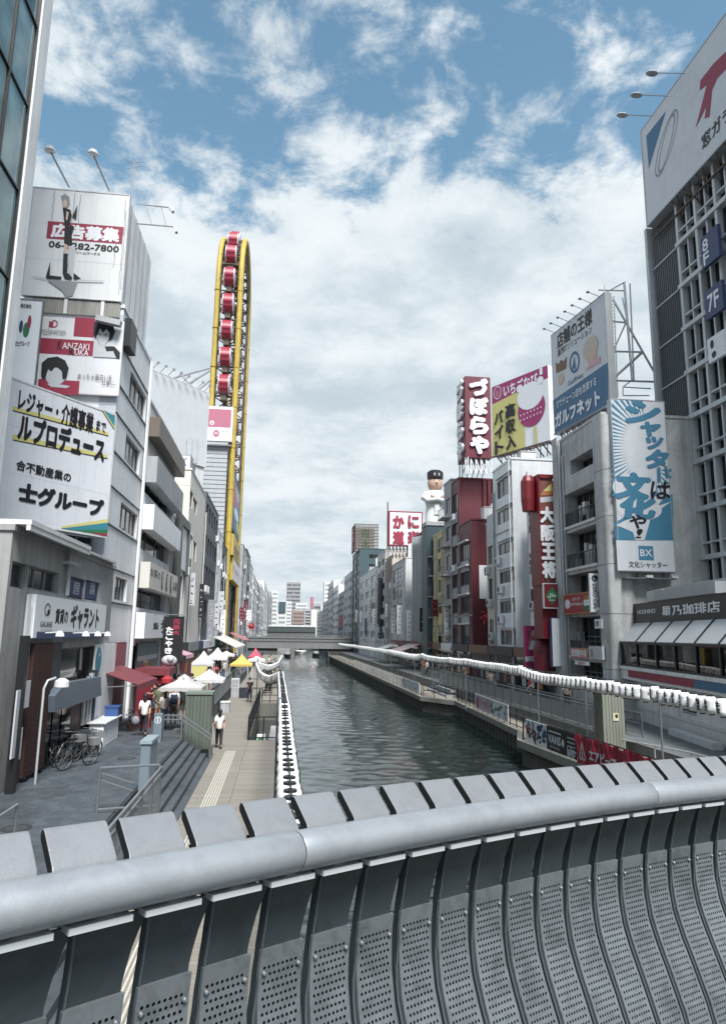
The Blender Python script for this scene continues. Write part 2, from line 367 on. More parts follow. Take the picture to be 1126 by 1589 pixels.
class Sign:
    def seams(s, nu, nv, mt=None):
        for i in range(1, nu): s.ruv(mt or P_LGREY, i/nu, i/nu+.012/s.f.w, 0, 1, 'seam'); s.k -= 1
        for j in range(1, nv): s.ruv(mt or P_LGREY, 0, 1, j/nv, j/nv+.012/s.f.h, 'seam'); s.k -= 1
        s.k += 1
    def __init__(s, name, label, face, board=None, th=.15, frame=None, fw=.08, cat='sign', root=None, group=None, bname='board'):
        s.f = face; c = face.pt(face.w/2, 0)
        s.T = root or Thing(name, label, cat, c, group); s.k = 0; s.lay = .0022+face.o.length*.00002
        if board is not None:
            m = M(); face.box(m, 0, face.w, 0, face.h, -th, 0); s.b = s.T.part(bname, m, board)
        if frame is not None:
            m = M(); e = .02
            face.box(m, -fw, face.w+fw, -fw, 0, -th-e, e); face.box(m, -fw, face.w+fw, face.h, face.h+fw, -th-e, e)
            face.box(m, -fw, 0, 0, face.h, -th-e, e); face.box(m, face.w, face.w+fw, 0, face.h, -th-e, e)
            s.T.part('frame', m, frame)
    def d(s): s.k += 1; return s.lay*s.k
    def poly(s, mt, pts, name='print', uv=False):
        d = s.d(); m = M()
        q = [s.f.pt(*(p if uv else s.f.uv(*p)), d) for p in pts]; m.add(q, [tuple(range(len(q)))])
        return s.T.part(name, m, mt)
    def rect(s, mt, px0, py0, px1, py1, name='print'):
        a = s.f.uv(px0, py0); b = s.f.uv(px1, py1)
        return s.poly(mt, [(a[0], b[1]), (b[0], b[1]), (b[0], a[1]), (a[0], a[1])], name, True)
    def ruv(s, mt, u0, u1, v0, v1, name='print'):              # fractions of the board
        w_, h = s.f.w, s.f.h
        return s.poly(mt, [(u0*w_, v0*h), (u1*w_, v0*h), (u1*w_, v1*h), (u0*w_, v1*h)], name, True)
    def ell(s, mt, cx, cy, rx, ry, name='print', uv=False, n=20, a0=0, a1=2*math.pi):
        c = (cx, cy) if uv else s.f.uv(cx, cy)
        if not uv:
            e = s.f.uv(cx+rx, cy); g = s.f.uv(cx, cy-ry); rx, ry = abs(e[0]-c[0]), abs(g[1]-c[1])
        full = abs(a1-a0) > 6.2
        return s.poly(mt, [(c[0]+rx*math.cos(a0+(a1-a0)*i/(n if full else n-1)), c[1]+ry*math.sin(a0+(a1-a0)*i/(n if full else n-1))) for i in range(n)], name, True)
    def ring(s, mt, cx, cy, rx, ry, t=.25, n=20):
        c = s.f.uv(cx, cy); e = s.f.uv(cx+rx, cy); g = s.f.uv(cx, cy-ry); rx, ry = abs(e[0]-c[0]), abs(g[1]-c[1]); d = s.d(); m = M(); vs = []
        for i in range(n):
            a = 2*math.pi*i/n
            for q in (1, 1-t): vs.append(s.f.pt(c[0]+rx*q*math.cos(a), c[1]+ry*q*math.sin(a), d))
        m.add(vs, [(2*i, 2*((i+1) % n), 2*((i+1) % n)+1, 2*i+1) for i in range(n)]); return s.T.part('print', m, mt)
    def tuv(s, mt, st, u0, v0, u1, v1, bold=.02, ext=0., name='lettering', slant=0., vertical=False):
        vs, fs, n = text_mesh(st); d = s.d(); m = M()
        bx = bold*1.1*abs(u1-u0)/n; by = bold*1.0*abs(v1-v0)
        sh_ = [(0, 0)] if bold <= 0 else [(-bx, 0), (bx, 0), (0, by), (0, -by)]+([(-bx*.7, -by*.7), (bx*.7, by*.7), (-bx*.7, by*.7), (bx*.7, -by*.7)] if bold > .03 else [])
        for i, (ox, oy) in enumerate(sh_):
            dd = d+i*s.lay*.08
            P = lambda x, y, e=0.: s.f.pt(u0+bx+ox+(u1-u0-2*bx)*x+slant*(v1-v0)*(y-.5), v0+by+oy+(v1-v0-2*by)*y, dd+e)
            if ext:
                from collections import Counter
                ec = Counter(tuple(sorted((f[i_], f[(i_+1) % len(f)]))) for f in fs for i_ in range(len(f)))
                k = len(vs); m.add([P(x, y, ext) for x, y in vs]+[P(x, y, -.01) for x, y in vs], list(fs)+[(a, b, k+b, k+a) for (a, b), c in ec.items() if c == 1])
            else: m.add([P(x, y) for x, y in vs], fs)
        return s.T.part(name, m, mt)
    def pring(s, mt, cx, cy, ma, mi, t=.2, n=32):            # ring from pixel half-axes
        d = s.d(); m = M(); vs = []
        for i in range(n):
            a = 2*math.pi*i/n
            for q in (1, 1-t):
                vs.append(s.f.pt(*s.f.uv(cx+q*(ma[0]*math.cos(a)+mi[0]*math.sin(a)), cy+q*(ma[1]*math.cos(a)+mi[1]*math.sin(a))), d))
        m.add(vs, [(2*i, 2*((i+1) % n), 2*((i+1) % n)+1, 2*i+1) for i in range(n)]); return s.T.part('print', m, mt)
    def text(s, mt, st, px0, py0, px1, py1, bold=.02, ext=0., slant=0.):     # BL and TR pixel of the words
        a = s.f.uv(px0, py0); b = s.f.uv(px1, py1); return s.tuv(mt, st, a[0], a[1], b[0], b[1], bold, ext, slant=slant)
    def vert(s, mt, st, px0, py0, px1, py1, bold=.03, ext=0., gap=.1, name='letter', slant=0.):  # TL and BR pixel, one letter under the other
        a = s.f.uv(px0, py0); b = s.f.uv(px1, py1); n = len(st); h = (a[1]-b[1])/n
        for i, c in enumerate(st):
            if c == ' ': continue
            s.tuv(mt, c, a[0], a[1]-h*(i+1)+h*gap/2, b[0], a[1]-h*i-h*gap/2, bold, ext, name, slant); s.k -= 1
        s.k += 1
# ------------------------------------------------------------------ buildings
def building(name, label, x0, x1, y0, y1, z1, wm, side, faces=None, z0=1.85, fm=None, gm=None, rec=.15, sill=None, cap=None, roofm=None, split=True, fw=.05, cat='building', group=None):
    """side 'L': facade on x1 facing +X; 'R': facade on x0 facing -X.  faces: callback(facade, south) adds openings."""
    T = Thing(name, label, cat, ((x0+x1)/2, (y0+y1)/2, z0), group)
    if side == 'L': fa = Face((x1, y0), (x1, y1), z0, z1)
    else: fa = Face((x0, y1), (x0, y0), z0, z1)
    so = Face((x0, y0), (x1, y0), z0, z1)
    if faces: faces(fa, so)
    m = M(); fa.wall(m, rec); so.wall(m, rec)
    xb = x0 if side == 'L' else x1
    m.add([(xb, y0, z0), (xb, y1, z0), (xb, y1, z1), (xb, y0, z1)], [(0, 1, 2, 3)])
    m.add([(x0, y1, z0), (x1, y1, z0), (x1, y1, z1), (x0, y1, z1)], [(0, 1, 2, 3)])
    T.part('wall', m, wm)
    m = M(); e = .06
    m.box(x0+.02, x1-.02, y0+.02, y1-.02, z1-.25, z1-.03)
    T.part('roof', m, roofm or DCONC)
    m = M(); t = .18; c = z1+.0
    m.box(x0-e, x1+e, y0-e, y0+t, c, c+.16); m.box(x0-e, x1+e, y1-t, y1+e, c, c+.16)
    m.box(x0-e, x0+t, y0+t, y1-t, c, c+.16); m.box(x1-t, x1+e, y0+t, y1-t, c, c+.16)
    T.part('parapet', m, cap or wm)
    for f in (fa, so): f.windows(T, fm or FRAME, gm or MATS['pane'], rec, fw, sill, split)
    T.fa, T.so, T.bx = fa, so, (x0, x1, y0, y1, z1)
    return T
def ac_unit(T, f, u, v, w_=.8, h=.6, d=.32):
    m = M(); f.box(m, u, u+w_, v, v+h, .05, .05+d); m.cur = 1
    c = f.pt(u+w_*.42, v+h*.5, .05+d+.012); n = 10; r = h*.38
    m.add([c+f.u*r*math.cos(6.283*i/n)+Z*r*math.sin(6.283*i/n) for i in range(n)], [tuple(range(n))])
    m.cur = 0; f.box(m, u+.08, u+.13, v-.12, v, 0, .05+d); f.box(m, u+w_-.13, u+w_-.08, v-.12, v, 0, .05+d)
    T.part('air_conditioner', m, [FRAMEW, DARK])
def downpipe(T, f, u, v0, v1, r=.05, mt=None):
    m = M(); m.tube([f.pt(u, v0, r+.03), f.pt(u, v1, r+.03)], r, 6); T.part('pipe', m, mt or PIPE, smooth=True)
def ledge(T, f, v, t=.12, d=.14, u0=0., u1=None, mt=None):
    m = M(); f.box(m, u0, f.w if u1 is None else u1, v-t, v, .003, d); T.part('ledge', m, mt or LGREY)
def balcony(T, f, u0, u1, v, d=.8, h=1., mt=None, rm=None, n=8):
    m = M(); f.box(m, u0, u1, v-.12, v, .003, d); b = T.part('balcony', m, mt or LGREY)
    m = M(); f.box(m, u0, u1, v+h-.05, v+h, d-.06, d-.01)
    for i in range(n+1):
        c = u0+(u1-u0-.04)*i/n; f.box(m, c, c+.035, v, v+h-.05, d-.05, d-.02)
    T.part('rail', m, rm or FRAME, b)
def roof_gear(T, n, seed, big=1.):
    r = random.Random(seed); x0, x1, y0, y1, z = T.bx
    for i in range(n):
        sx, sy, h = r.uniform(.5, 1.4)*big, r.uniform(.5, 1.6)*big, r.uniform(.7, 2.0)*big
        x = r.uniform(x0+.3, max(x0+.4, x1-sx-.3)); y = r.uniform(y0+.3, max(y0+.4, y1-sy-.3)); m = M()
        k = r.random()
        if k < .55: m.box(x, x+sx, y, y+sy, z-.03, z+h); m.box(x-.05, x+sx+.05, y-.05, y+sy+.05, z+h, z+h+.06); T.part('roof_unit', m, r.choice([LGREY, GALV, OFFW]))
        elif k < .8: m.lathe((x, y, z-.03), [(sx*.5, 0), (sx*.5, h), (sx*.3, h+.2)], 10); T.part('water_tank', m, LGREY, smooth=True)
        else:
            m.tube([(x, y, z-.03), (x, y, z+h*2.2)], .03*big, 5)
            for q in range(5): m.tube([(x-.5+.1*q, y, z+h*2.2-.15*q), (x+.5-.1*q, y, z+h*2.2-.15*q)], .012*big, 4)
            T.part('antenna', m, GALV)

def dress(T, seed, fl=3.2, ac=.5, pipes=2, face=None):
    """floor ledges, drain pipes, cables and air conditioners on a facade"""
    r = random.Random(seed); f = face or T.fa; n = int((f.h-2.5)/fl)
    for i in range(n):
        v = 2.9+fl*i
        if v < f.h-.6 and not any(h[2]-.1 < v < h[3]+.1 for h in f.holes): ledge(T, f, v, .07, .06, mt=r.choice([LGREY, GREY, OFFW]))
    for i in range(pipes): downpipe(T, f, r.choice((.12, .2, f.w-.25, f.w-.4, f.w*.5))+r.uniform(-.05, .05), 0, f.h-r.uniform(0, 2), r.choice((.05, .07)), r.choice([PIPE, OFFW, GALV]))
    for h in f.holes:
        if r.random() < ac and h[2] > 3: ac_unit(T, f, min(f.w-.85, h[0]+r.uniform(-.2, .6)), h[2]-.78)
    m = M(); a = f.pt(.4, f.h-.2, .05)
    for k in range(3):
        u0, u1 = r.uniform(.1, f.w-.2), r.uniform(.1, f.w-.2); v0, v1 = r.uniform(4, f.h), r.uniform(4, f.h); m.tube([f.pt(u0, v0, .06), f.pt(u0, v1, .06), f.pt(u1, v1, .06)], .012, 3)
    T.part('cable', m, BLACK)
# ------------------------------------------------------------------ setting: water, quays, promenades, plazas
ZB, ZP = 1.1, 1.85                       # boardwalk and plaza heights above the water
def water_mat():
    m = bpy.data.materials.new('canal_water'); m.use_nodes = True; nt = m.node_tree; b = nt.nodes['Principled BSDF']
    b.inputs['Base Color'].default_value = (.007, .015, .014, 1); b.inputs['Roughness'].default_value = .04; b.inputs['IOR'].default_value = 1.7
    N = nt.nodes.new; L = nt.links.new; geo = N('ShaderNodeNewGeometry'); last = None
    for sc, sx_, sy_, dist, det in ((5., .4, 1.9, .012, 5),):
        mp = N('ShaderNodeMapping'); mp.inputs['Scale'].default_value = (sx_, sy_, 1); L(geo.outputs['Position'], mp.inputs[0])
        n = N('ShaderNodeTexNoise'); n.inputs['Scale'].default_value = sc; n.inputs['Detail'].default_value = det; n.inputs['Roughness'].default_value = .55
        n.inputs['Distortion'].default_value = .4; L(mp.outputs[0], n.inputs['Vector'])
        bp = N('ShaderNodeBump'); bp.inputs['Strength'].default_value = .55; bp.inputs['Distance'].default_value = dist
        L(n.outputs[0], bp.inputs['Height'])
        if last: L(last, bp.inputs['Normal'])
        last = bp.outputs[0]
    L(last, b.inputs['Normal']); return m
import numpy as np
def waves():
    rg_ = np.random.default_rng(4); ys = [6.]
    while ys[-1] < 170: ys.append(ys[-1]+max(.085, ys[-1]*.0052))
    xs = np.arange(.0, 16.01, .15); X, Y = np.meshgrid(xs, np.array(ys)); H = np.zeros_like(X)
    for k in range(46):
        L = np.exp(rg_.uniform(np.log(.24), np.log(1.7))); a = rg_.normal(math.pi/2, .55); ph = rg_.uniform(0, 6.28); am = .0062*L**.9*rg_.uniform(.5, 1.3)
        fade = np.clip(L/(Y*.0052*2.2+.02), 0, 1)
        gust = .55+.45*np.sin(X*.21+Y*.07*rg_.uniform(.5, 2)+rg_.uniform(0, 6)); H += am*fade*gust*np.sin(2*math.pi/L*(X*math.cos(a)+Y*math.sin(a))+ph+.8*np.sin(X*.5+Y*.31+k))
    n, k = X.shape; V_ = np.stack([X, Y, H], -1).reshape(-1, 3); i = np.arange((n-1)*k).reshape(n-1, k)[:, :-1].reshape(-1)
    F_ = np.stack([i, i+1, i+k+1, i+k], 1); me = bpy.data.meshes.new('water'); me.from_pydata(V_.tolist(), [], F_.tolist()); me.polygons.foreach_set('use_smooth', [True]*len(me.polygons)); me.materials.append(WM); return me
WM = water_mat(); o = new('water', waves()); o['kind'] = 'structure'
m = M(); m.add([(-60, -60, -.1), (60, -60, -.1), (60, 900, -.1), (-60, 900, -.1)], [(0, 1, 2, 3)]); struct('water', m, WM)
GROUND = mat('ground_far', (.16, .165, .17), .85, var=.2, sc=.2)
for x0, x1 in ((-1800, -19.9), (31.9, 1800)):
    m = M(); m.box(x0, x1, -300, 3000, -1.5, ZP-.01); struct('ground', m, GROUND)
m = M(); m.box(-19.9, 31.9, 900.01, 3000, -1.5, ZP-.01); struct('ground', m, GROUND)
def stone_mat(name, col, sx_, sy_, joint, var=.14):
    m = mat(name, col, .7, var=var, sc=1.1, bump=.15); return m
PLAZA = mat('plaza_stone', (.070, .083, .096), .6, var=.2, sc=1.4, stain=.4, ssc=.55, rvar=.15, rsc=1.2, bump=.15)
WOODM = mat('boardwalk_wood', (.215, .197, .17), .7, var=.16, sc=.8, rand=.0, streak=0)
CURB = mat('kerb_stone', (.055, .065, .075), .6, var=.2)
QUAY = mat('quay_concrete', (.13, .13, .115), .8, var=.25, streak=.35, bump=.3)
# left plaza body, then its paving laid as slabs with open joints
m = M(); m.box(-19.9, -3.66, -4, 900, -1.4, ZP-.035); struct('plaza_base', m, CURB)
r = random.Random(3); m = M()
y = 8.
while y < 62:
    x = -7.0+(.15 if int(y/.3) % 2 else 0)
    while x < -3.75:
        s_ = .3; x2 = min(x+s_, -3.70); h = r.uniform(-.0015, .0015); m.cur = r.randrange(3)
        m.box(x+.002, x2-.002, y+.002, y+.298, ZP-.034, ZP+h); x += s_
    y += .3
pv = struct('plaza_paving', m, [PLAZA, mat('plaza_stone_dark', (.062, .074, .086), .6, var=.2, sc=1.4, stain=.4, ssc=.55, rvar=.15, rsc=1.2), mat('plaza_stone_pale', (.078, .092, .106), .6, var=.2, sc=1.4, stain=.4, ssc=.55, rvar=.15, rsc=1.2)], kind='stuff')
m = M(); m.box(-19.9, -3.68, 62, 900, ZP-.03, ZP-.002); m.box(-19.9, -7.0, -4, 62, ZP-.034, ZP-.012); struct('plaza', m, PLAZA)
# steps down to the boardwalk
st = Thing('stone_steps', 'dark blue grey stone steps from the left plaza down to the wooden boardwalk', 'steps', (-3.1, 23, ZB))
for i in range(5):
    x0 = -3.66+.23*i; zt = ZP-.15*i
    a, b = (M(), M()); yy1 = 29.3
    a.box(x0, x0+.235, 9, yy1, ZB-.3, zt-.15+.0)
    st.part('step', a, PLAZA)
    b.box(x0-.012, x0+.035, 9, yy1, zt-.15-.145 if i < 4 else ZB+.002, zt-.151+.15*0) if False else b.box(x0+.195, x0+.237, 9, yy1, zt-.155, zt-.1455)
    st.part('nosing', b, CURB)
# boardwalk: sub-deck, planks across it, dark edge board, tactile strip
m = M(); m.box(-3.64, .1, -4, 33.5, -1.4, ZB-.05); m.box(-3.64, -1.25, 33.5, 51, -1.4, ZB-.05); m.box(-3.64, .1, 51, 164, -1.4, ZB-.05); struct('quay', m, QUAY)
WD = [mat('plank_%d' % i, c, .72, var=.1, sc=2.5) for i, c in enumerate(((.225, .207, .178), (.207, .188, .16), (.237, .22, .191), (.215, .197, .17)))]
m = M(); y = 9.
while y < 100:
    wd = .145; x1 = .06 if not 33.4 < y < 51 else -1.27
    for xa, xb in ((-2.5, -1.3), (-1.295, x1)):
        m.cur = r.randrange(4); m.box(xa+.003, xb-.003, y, y+wd-.008, ZB-.049, ZB+r.uniform(-.002, .002))
    y += wd
struct('boardwalk', m, WD, kind='stuff')
m = M(); m.box(-3.64, -2.5, 30.1, 100, ZB-.049, ZB-.01); m.box(-3.64, .06, 100, 164, ZB-.049, ZB); struct('boardwalk_end', m, WOODM)
m = M(); m.box(.065, .16, -4, 33.5, -.2, ZB+.06); m.box(.065, .16, 51, 164, -.2, ZB+.06); struct('kerb', m, mat('edge_board', (.12, .095, .085), .7, var=.2))
for k in range(6):
    m = M(); m.box(-2.08+.075*k, -2.045+.075*k, 9, 30.5, ZB+.003, ZB+.011); struct('tactile_strip', m, mat('tactile', (.50, .48, .42), .6))
# right bank
RQ = [(11.65, 164), (11.65, 56), (13.6, 52.4), (12.85, 36.2), (11.7, 33), (12.05, 27), (12.5, 8), (12.5, -4)]
m = M(); q = [(x, y, -1.4) for x, y in RQ]+[(14.4, -4, -1.4), (14.4, 164, -1.4)]
m.prism(q, (0, 0, 1.4+ZB-.005)); struct('quay', m, QUAY)
m = M(); q = [(x-.05, y, ZB-.004) for x, y in RQ]+[(14.39, -4, ZB-.004), (14.39, 164, ZB-.004)]
m.prism(q, (0, 0, .012)); struct('boardwalk', m, mat('right_walk', (.30, .27, .225), .7, var=.2, sc=.7, stain=.35, ssc=.5))
m = M()
for (xa, ya), (xb, yb) in zip(RQ, RQ[1:]): m.beam((xa-.12, ya, ZB-.12), (xb-.12, yb, ZB-.12), .22, .34)
struct('kerb', m, mat('quay_edge', (.30, .29, .26), .75, var=.2, streak=.3))
m = M(); m.box(14.41, 31.9, -4, 900, -1.4, ZP); struct('plaza', m, mat('right_plaza', (.15, .165, .17), .7, var=.2, sc=.6, stain=.35, ssc=.6))
m = M()
for i in range(46):
    t = 36+i*.75; 
    if t < 52.4: x = 12.9+(t-36.2)*.046
    elif t < 56: continue
    else: x = 11.7
    m.tube([(x+.05, t, -.6), (x+.05, t, .75)], .13, 6)
struct('fender_piles', m, mat('wet_timber', (.022, .02, .018), .6, var=.3), kind='stuff')
# ------------------------------------------------------------------ the bridge we stand on: its curved slatted railing
RA = Vector((-.4410, 1.3642, -.4792+EYE)); RBv = Vector((1.7575, 2.7127, -.5886+EYE)); RLN = (RBv-RA).length; sdir = (RBv-RA)/RLN
sh = Vector((sdir.x, sdir.y, 0)).normalized(); nout = Vector((-sh.y, sh.x, 0)); CURV = .0462
def rframe(s):                               # point, tangent, outward normal, up on the curving rail
    p = RA+sdir*s+nout*(CURV*s*(RLN-s)); t = (sdir+nout*(CURV*(RLN-2*s))).normalized()
    n = Vector((-t.y, t.x, 0)).normalized(); return p, t, n, t.cross(n)
def RP(s, n, z):
    p, t, nn, u = rframe(s); return p+nn*n+Z*z
RLM = mat('railing_grey', (.195, .206, .22), .48, metal=.1, var=.07, sc=5, rand=.05, stain=.12, ssc=14, rvar=.12, rsc=25, bump=.08, bsc=160)
TUBEM = mat('rail_tube', (.33, .352, .375), .40, metal=.4, var=.06, sc=4, stain=.14, ssc=9, rvar=.12, rsc=18, bump=.05, bsc=220)
SLM = mat('slat_grey', (.036, .047, .053), .5, metal=.1, var=.14, sc=5, rand=.1, stain=.3, ssc=9, rvar=.1, rsc=12)
SIDEM = mat('rubber_edge', (.016, .018, .02), .6, var=.2)
PANM = mat('perforated_steel', (.15, .17, .183), .42, metal=.3, var=.16, sc=9, rand=.08, stain=.35, ssc=11, rvar=.14, rsc=20)
rg = Thing('bridge_railing', 'grey steel bridge railing with thick round tube, tilted caps and perforated panels in the foreground', 'railing', RP(1.2, 0, -1.05))
S0, S1, PI_ = -3.3, 5.4, .15
for a, b in ((S0, .614), (.6175, 2.155), (2.1585, S1)):
    n_ = 16; ss = [a+(b-a)*i/n_ for i in range(n_+1)]; ss = [a, a+.004]+ss[1:-1]+[b-.004, b]
    m = M(); m.tube([RP(s, 0, 0) for s in ss], [.0432]+[.045]*(len(ss)-2)+[.0432], 32); rg.part('rail_tube', m, TUBEM, smooth=True)
PROF = [(.012, -.058), (.034, -.085), (.053, -.14), (.070, -.21), (.076, -.28), (.072, -.36), (.056, -.44), (.028, -.51), (-.015, -.60), (-.06, -.70), (-.10, -.82), (-.12, -1.0)]
def prof_at(z):
    for (n0, z0), (n1, z1) in zip(PROF, PROF[1:]):
        if z1 <= z <= z0: t = (z0-z)/(z0-z1); return n0+(n1-n0)*t
    return PROF[-1][0]
LP = lambda s, n, z: Vector((s, n, z))       # local: along, outward, up
lm = lambda name, mb, mt, smooth=False: mk_mesh(name, mb, mt, (0, 0, 0), smooth)
cp = M(); prof = [(.012, .040), (.0145, .047), (.0185, .0515), (.074, .101), (.081, .1045), (.088, .103), (.092, .096), (.090, .085), (.035, .036)]
cc = (.05, .072); w0, w1 = .0, .1245; k = len(prof); shr = lambda n, z, q: (cc[0]+(n-cc[0])*q, cc[1]+(z-cc[1])*q)
cp.add([LP(w0+.0025, n, z) for n, z in prof]+[LP(w1-.0025, n, z) for n, z in prof], [(i, (i+1) % k, k+(i+1) % k, k+i) for i in range(k)])
for sg, s_ in ((1, w0), (-1, w1)):
    ins = [LP(s_, *shr(n, z, .95)) for n, z in prof]
    cp.add([LP(s_+sg*.0025, n, z) for n, z in prof]+ins, [(i, (i+1) % k, k+(i+1) % k, k+i) for i in range(k)])
    cp.cur = 1; cp.add(ins, [tuple(range(k))]); cp.cur = 0
cap_me = lm('cap', cp, [RLM, SIDEM], True)
web = M(); web.box(.02, .105, .03, .080, -.06, .030); web_me = lm('cap_support', web, SIDEM)
sm = M(); vs = []; SC = .068+.0665
def halfw(z): return .0743-(.0165*max(0, math.sin(math.pi*(-.078-z)/.30))**.8 if -.378 < z < -.078 else 0)-(.0012 if z < -.3 else 0)
PF = []
for (n0, z0), (n1, z1) in zip(PROF, PROF[1:]): PF += [(n0, z0), ((n0+n1)/2, (z0+z1)/2)]
PF.append(PROF[-1]); sec = [(-1, .022), (-1, .0), (1, .0), (1, .022), (.95, .022), (.95, .005), (-.95, .005), (-.95, .022)]; ks = len(sec)
for n, z in PF:
    h = halfw(z)
    for a, dn in sec: vs.append(LP(SC+a*h, n+dn, z))
fs = [(i*ks+j, i*ks+(j+1) % ks, (i+1)*ks+(j+1) % ks, (i+1)*ks+j) for i in range(len(PF)-1) for j in range(ks)]
sm.add(vs, fs+[tuple(range(ks)), tuple(len(vs)-ks+i for i in range(ks))]); slat_me = lm('slat', sm, SLM, True)
rb = M(); vs = []
for n, z in PF:
    h = halfw(z)
    for a, dn in ((-h-.001, -.006), (-h+.003, -.006), (-h+.003, -.001), (-h-.001, -.001)): vs.append(LP(SC+a, n+dn, z))
rb.add(vs, [(i*4+j, i*4+(j+1) % 4, i*4+4+(j+1) % 4, i*4+4+j) for i in range(len(PF)-1) for j in range(4)]+[(0, 1, 2, 3), tuple(len(vs)-4+i for i in range(4))])
rib_me = lm('rib', rb, mat('rib_grey', (.085, .10, .11), .45, metal=.2, var=.1), True)
bk = M(); bk.box(.030, .154, -.020, .06, -.062, -.0505); brk_me = lm('bracket', bk, mat('bracket_grey', (.42, .44, .46), .5, var=.08))
pm = M(); zt, zb = -.225, -.80; nc, nr = 8, 36; wP0, wP1 = SC-.0615, SC+.0615; dzp = (zt-zb)/nr; du = (wP1-wP0-.02)/nc
Pq = lambda u, z: LP(u, prof_at(z)-.010, z)
for j in range(nr):
    z1 = zt-dzp*j
    pm.add([Pq(wP0, z1), Pq(wP0+.01, z1), Pq(wP0+.01, z1-dzp), Pq(wP0, z1-dzp)], [(0, 1, 2, 3)])
    pm.add([Pq(wP1-.01, z1), Pq(wP1, z1), Pq(wP1, z1-dzp), Pq(wP1-.01, z1-dzp)], [(0, 1, 2, 3)])
    for i in range(nc):
        u0 = wP0+.01+du*i; uc, zc_ = u0+du*(.5+(.18 if j % 2 else -.18)), z1-dzp/2
        co = [Pq(u0, z1), Pq(u0+du, z1), Pq(u0+du, z1-dzp), Pq(u0, z1-dzp)]
        if j < 2 or j > nr-2: pm.add(co, [(0, 1, 2, 3)]); continue
        rr = .0039; hs_ = [Pq(uc+rr*math.cos(math.pi*(.75-q/4)), zc_+rr*math.sin(math.pi*(.75-q/4))) for q in range(8)]
        pm.add(co+hs_, [(0, 1, 6, 5, 4), (1, 2, 8, 7, 6), (2, 3, 10, 9, 8), (3, 0, 4, 11, 10)])
pm.add([Pq(wP0, zt), Pq(wP1, zt), LP(wP1, prof_at(zt), zt), LP(wP0, prof_at(zt), zt)], [(0, 1, 2, 3)])
for ss in (wP0, wP1):
    zz = [zt-(zt-zb)*i/14 for i in range(15)]
    for a, b in zip(zz, zz[1:]): pm.add([Pq(ss, a), Pq(ss, b), LP(ss, prof_at(b), b), LP(ss, prof_at(a), a)], [(0, 1, 2, 3)])
pan_me = lm('perforated_panel', pm, PANM)
bms = []
for u in (wP0+.012, wP1-.012):
    bo = M(); bo.lathe(LP(u, prof_at(-.275)-.0105, -.275), [(.006, -.001), (.0062, -.004), (.004, -.0075), (.001, -.0085)], 8, 'y'); bms.append(lm('bolt', bo, STEEL, True))
for i in range(int(S0/PI_), int(S1/PI_)):
    p, t, n, u = rframe(.0592+i*PI_+.06); mw = Matrix((t, n, u)).transposed().to_4x4(); mw.translation = p-t*.06-rg.loc
    for nm, me in (('slat', slat_me), ('cap', cap_me), ('cap_support', web_me), ('rib', rib_me), ('bracket', brk_me), ('perforated_panel', pan_me)):
        o = new(nm, me, rg.o); o.matrix_local = mw
    for bm_ in bms: new('bolt', bm_, o)
dk = M(); ss = [S0+(S1-S0)*i/12 for i in range(13)]
dk.prism([RP(s, .0, -1.02) for s in ss]+[RP(S1, -4, -1.02), RP(S0, -4, -1.02)], (0, 0, -.5)); struct('bridge_deck', dk, DCONC)
m = M(); m.tube([RP(s, .09, -1.16) for s in ss], .14, 8); struct('bridge_edge_girder', m, DCONC)

r = random.Random(12)                                            # litter, gum spots, drain covers on the plaza
m = M()
for i in range(240):
    x, y, q = r.uniform(-6.9, -3.8), r.uniform(12, 45), r.uniform(.015, .04); n = 6
    m.add([(x+q*math.cos(6.283*k/n)*r.uniform(.7, 1.2), y+q*math.sin(6.283*k/n)*r.uniform(.7, 1.2), ZP+.0035) for k in range(n)], [tuple(range(n))])
struct('gum_spots', m, mat('gum', (.055, .06, .065), .8), kind='stuff')
for i, (x, y) in enumerate(((-5.4, 16.2), (-4.9, 24.5), (-5.6, 33), (-4.6, 41))):
    T = Thing('drain_cover', ['round drain cover nearest on the left plaza', 'round drain cover by the bicycles on the plaza', 'round drain cover under the queue', 'round drain cover far along the plaza'][i], 'drain cover', (x, y, ZP)); m = M(); m.lathe((x, y, 0), [(.32, ZP+.002), (.31, ZP+.010)], 20); T.part('plate', m, mat('cast_iron', (.05, .055, .06), .55, metal=.4, var=.3, sc=9)); m = M(); m.lathe((x, y, 0), [(.22, ZP+.0105), (.21, ZP+.014)], 16); T.part('ring', m, mat('cast_iron_b', (.08, .085, .09), .5, metal=.4))
# ================================================================== LEFT BANK
YW = lambda px, X, py=980: PX(px, py, X).y
# ---- glass tower at the frame's edge
yc = PX(74, 86, -7.4).y
T = Thing('glass_tower', 'tall teal glass office tower with a white corner pier at the left edge', 'building', (-11, 12, ZP))
m = M(); m.box(-7.95, -7.4, yc-.62, yc, ZP, 62); T.part('corner_pier', m, WHITE)
m = M(); m.box(-16, -7.62, -2, yc-.03, ZP, 61.8); T.part('wall', m, TEALW)
for i in range(7):
    for j in range(20):
        ya, za = yc-.68-1.35*(i+1), 10+2.6*j
        g = M(); g.box(-7.56, -7.52+.006*((i+j) % 2), ya+.04, ya+1.31, za+.05, za+2.55); T.part('pane', g, MATS['pane_teal'])
m = M()
for i in range(8): m.box(-7.57, -7.45, yc-.70-1.35*i, yc-.65-1.35*i, ZP, 62)
T.part('mullion', m, BLACK)
for j in range(21):
    m = M(); m.box(-7.57, -7.47, yc-.68-1.35*7, yc-.68, 9.97+2.6*j, 10.03+2.6*j); T.part('transom', m, BLACK)
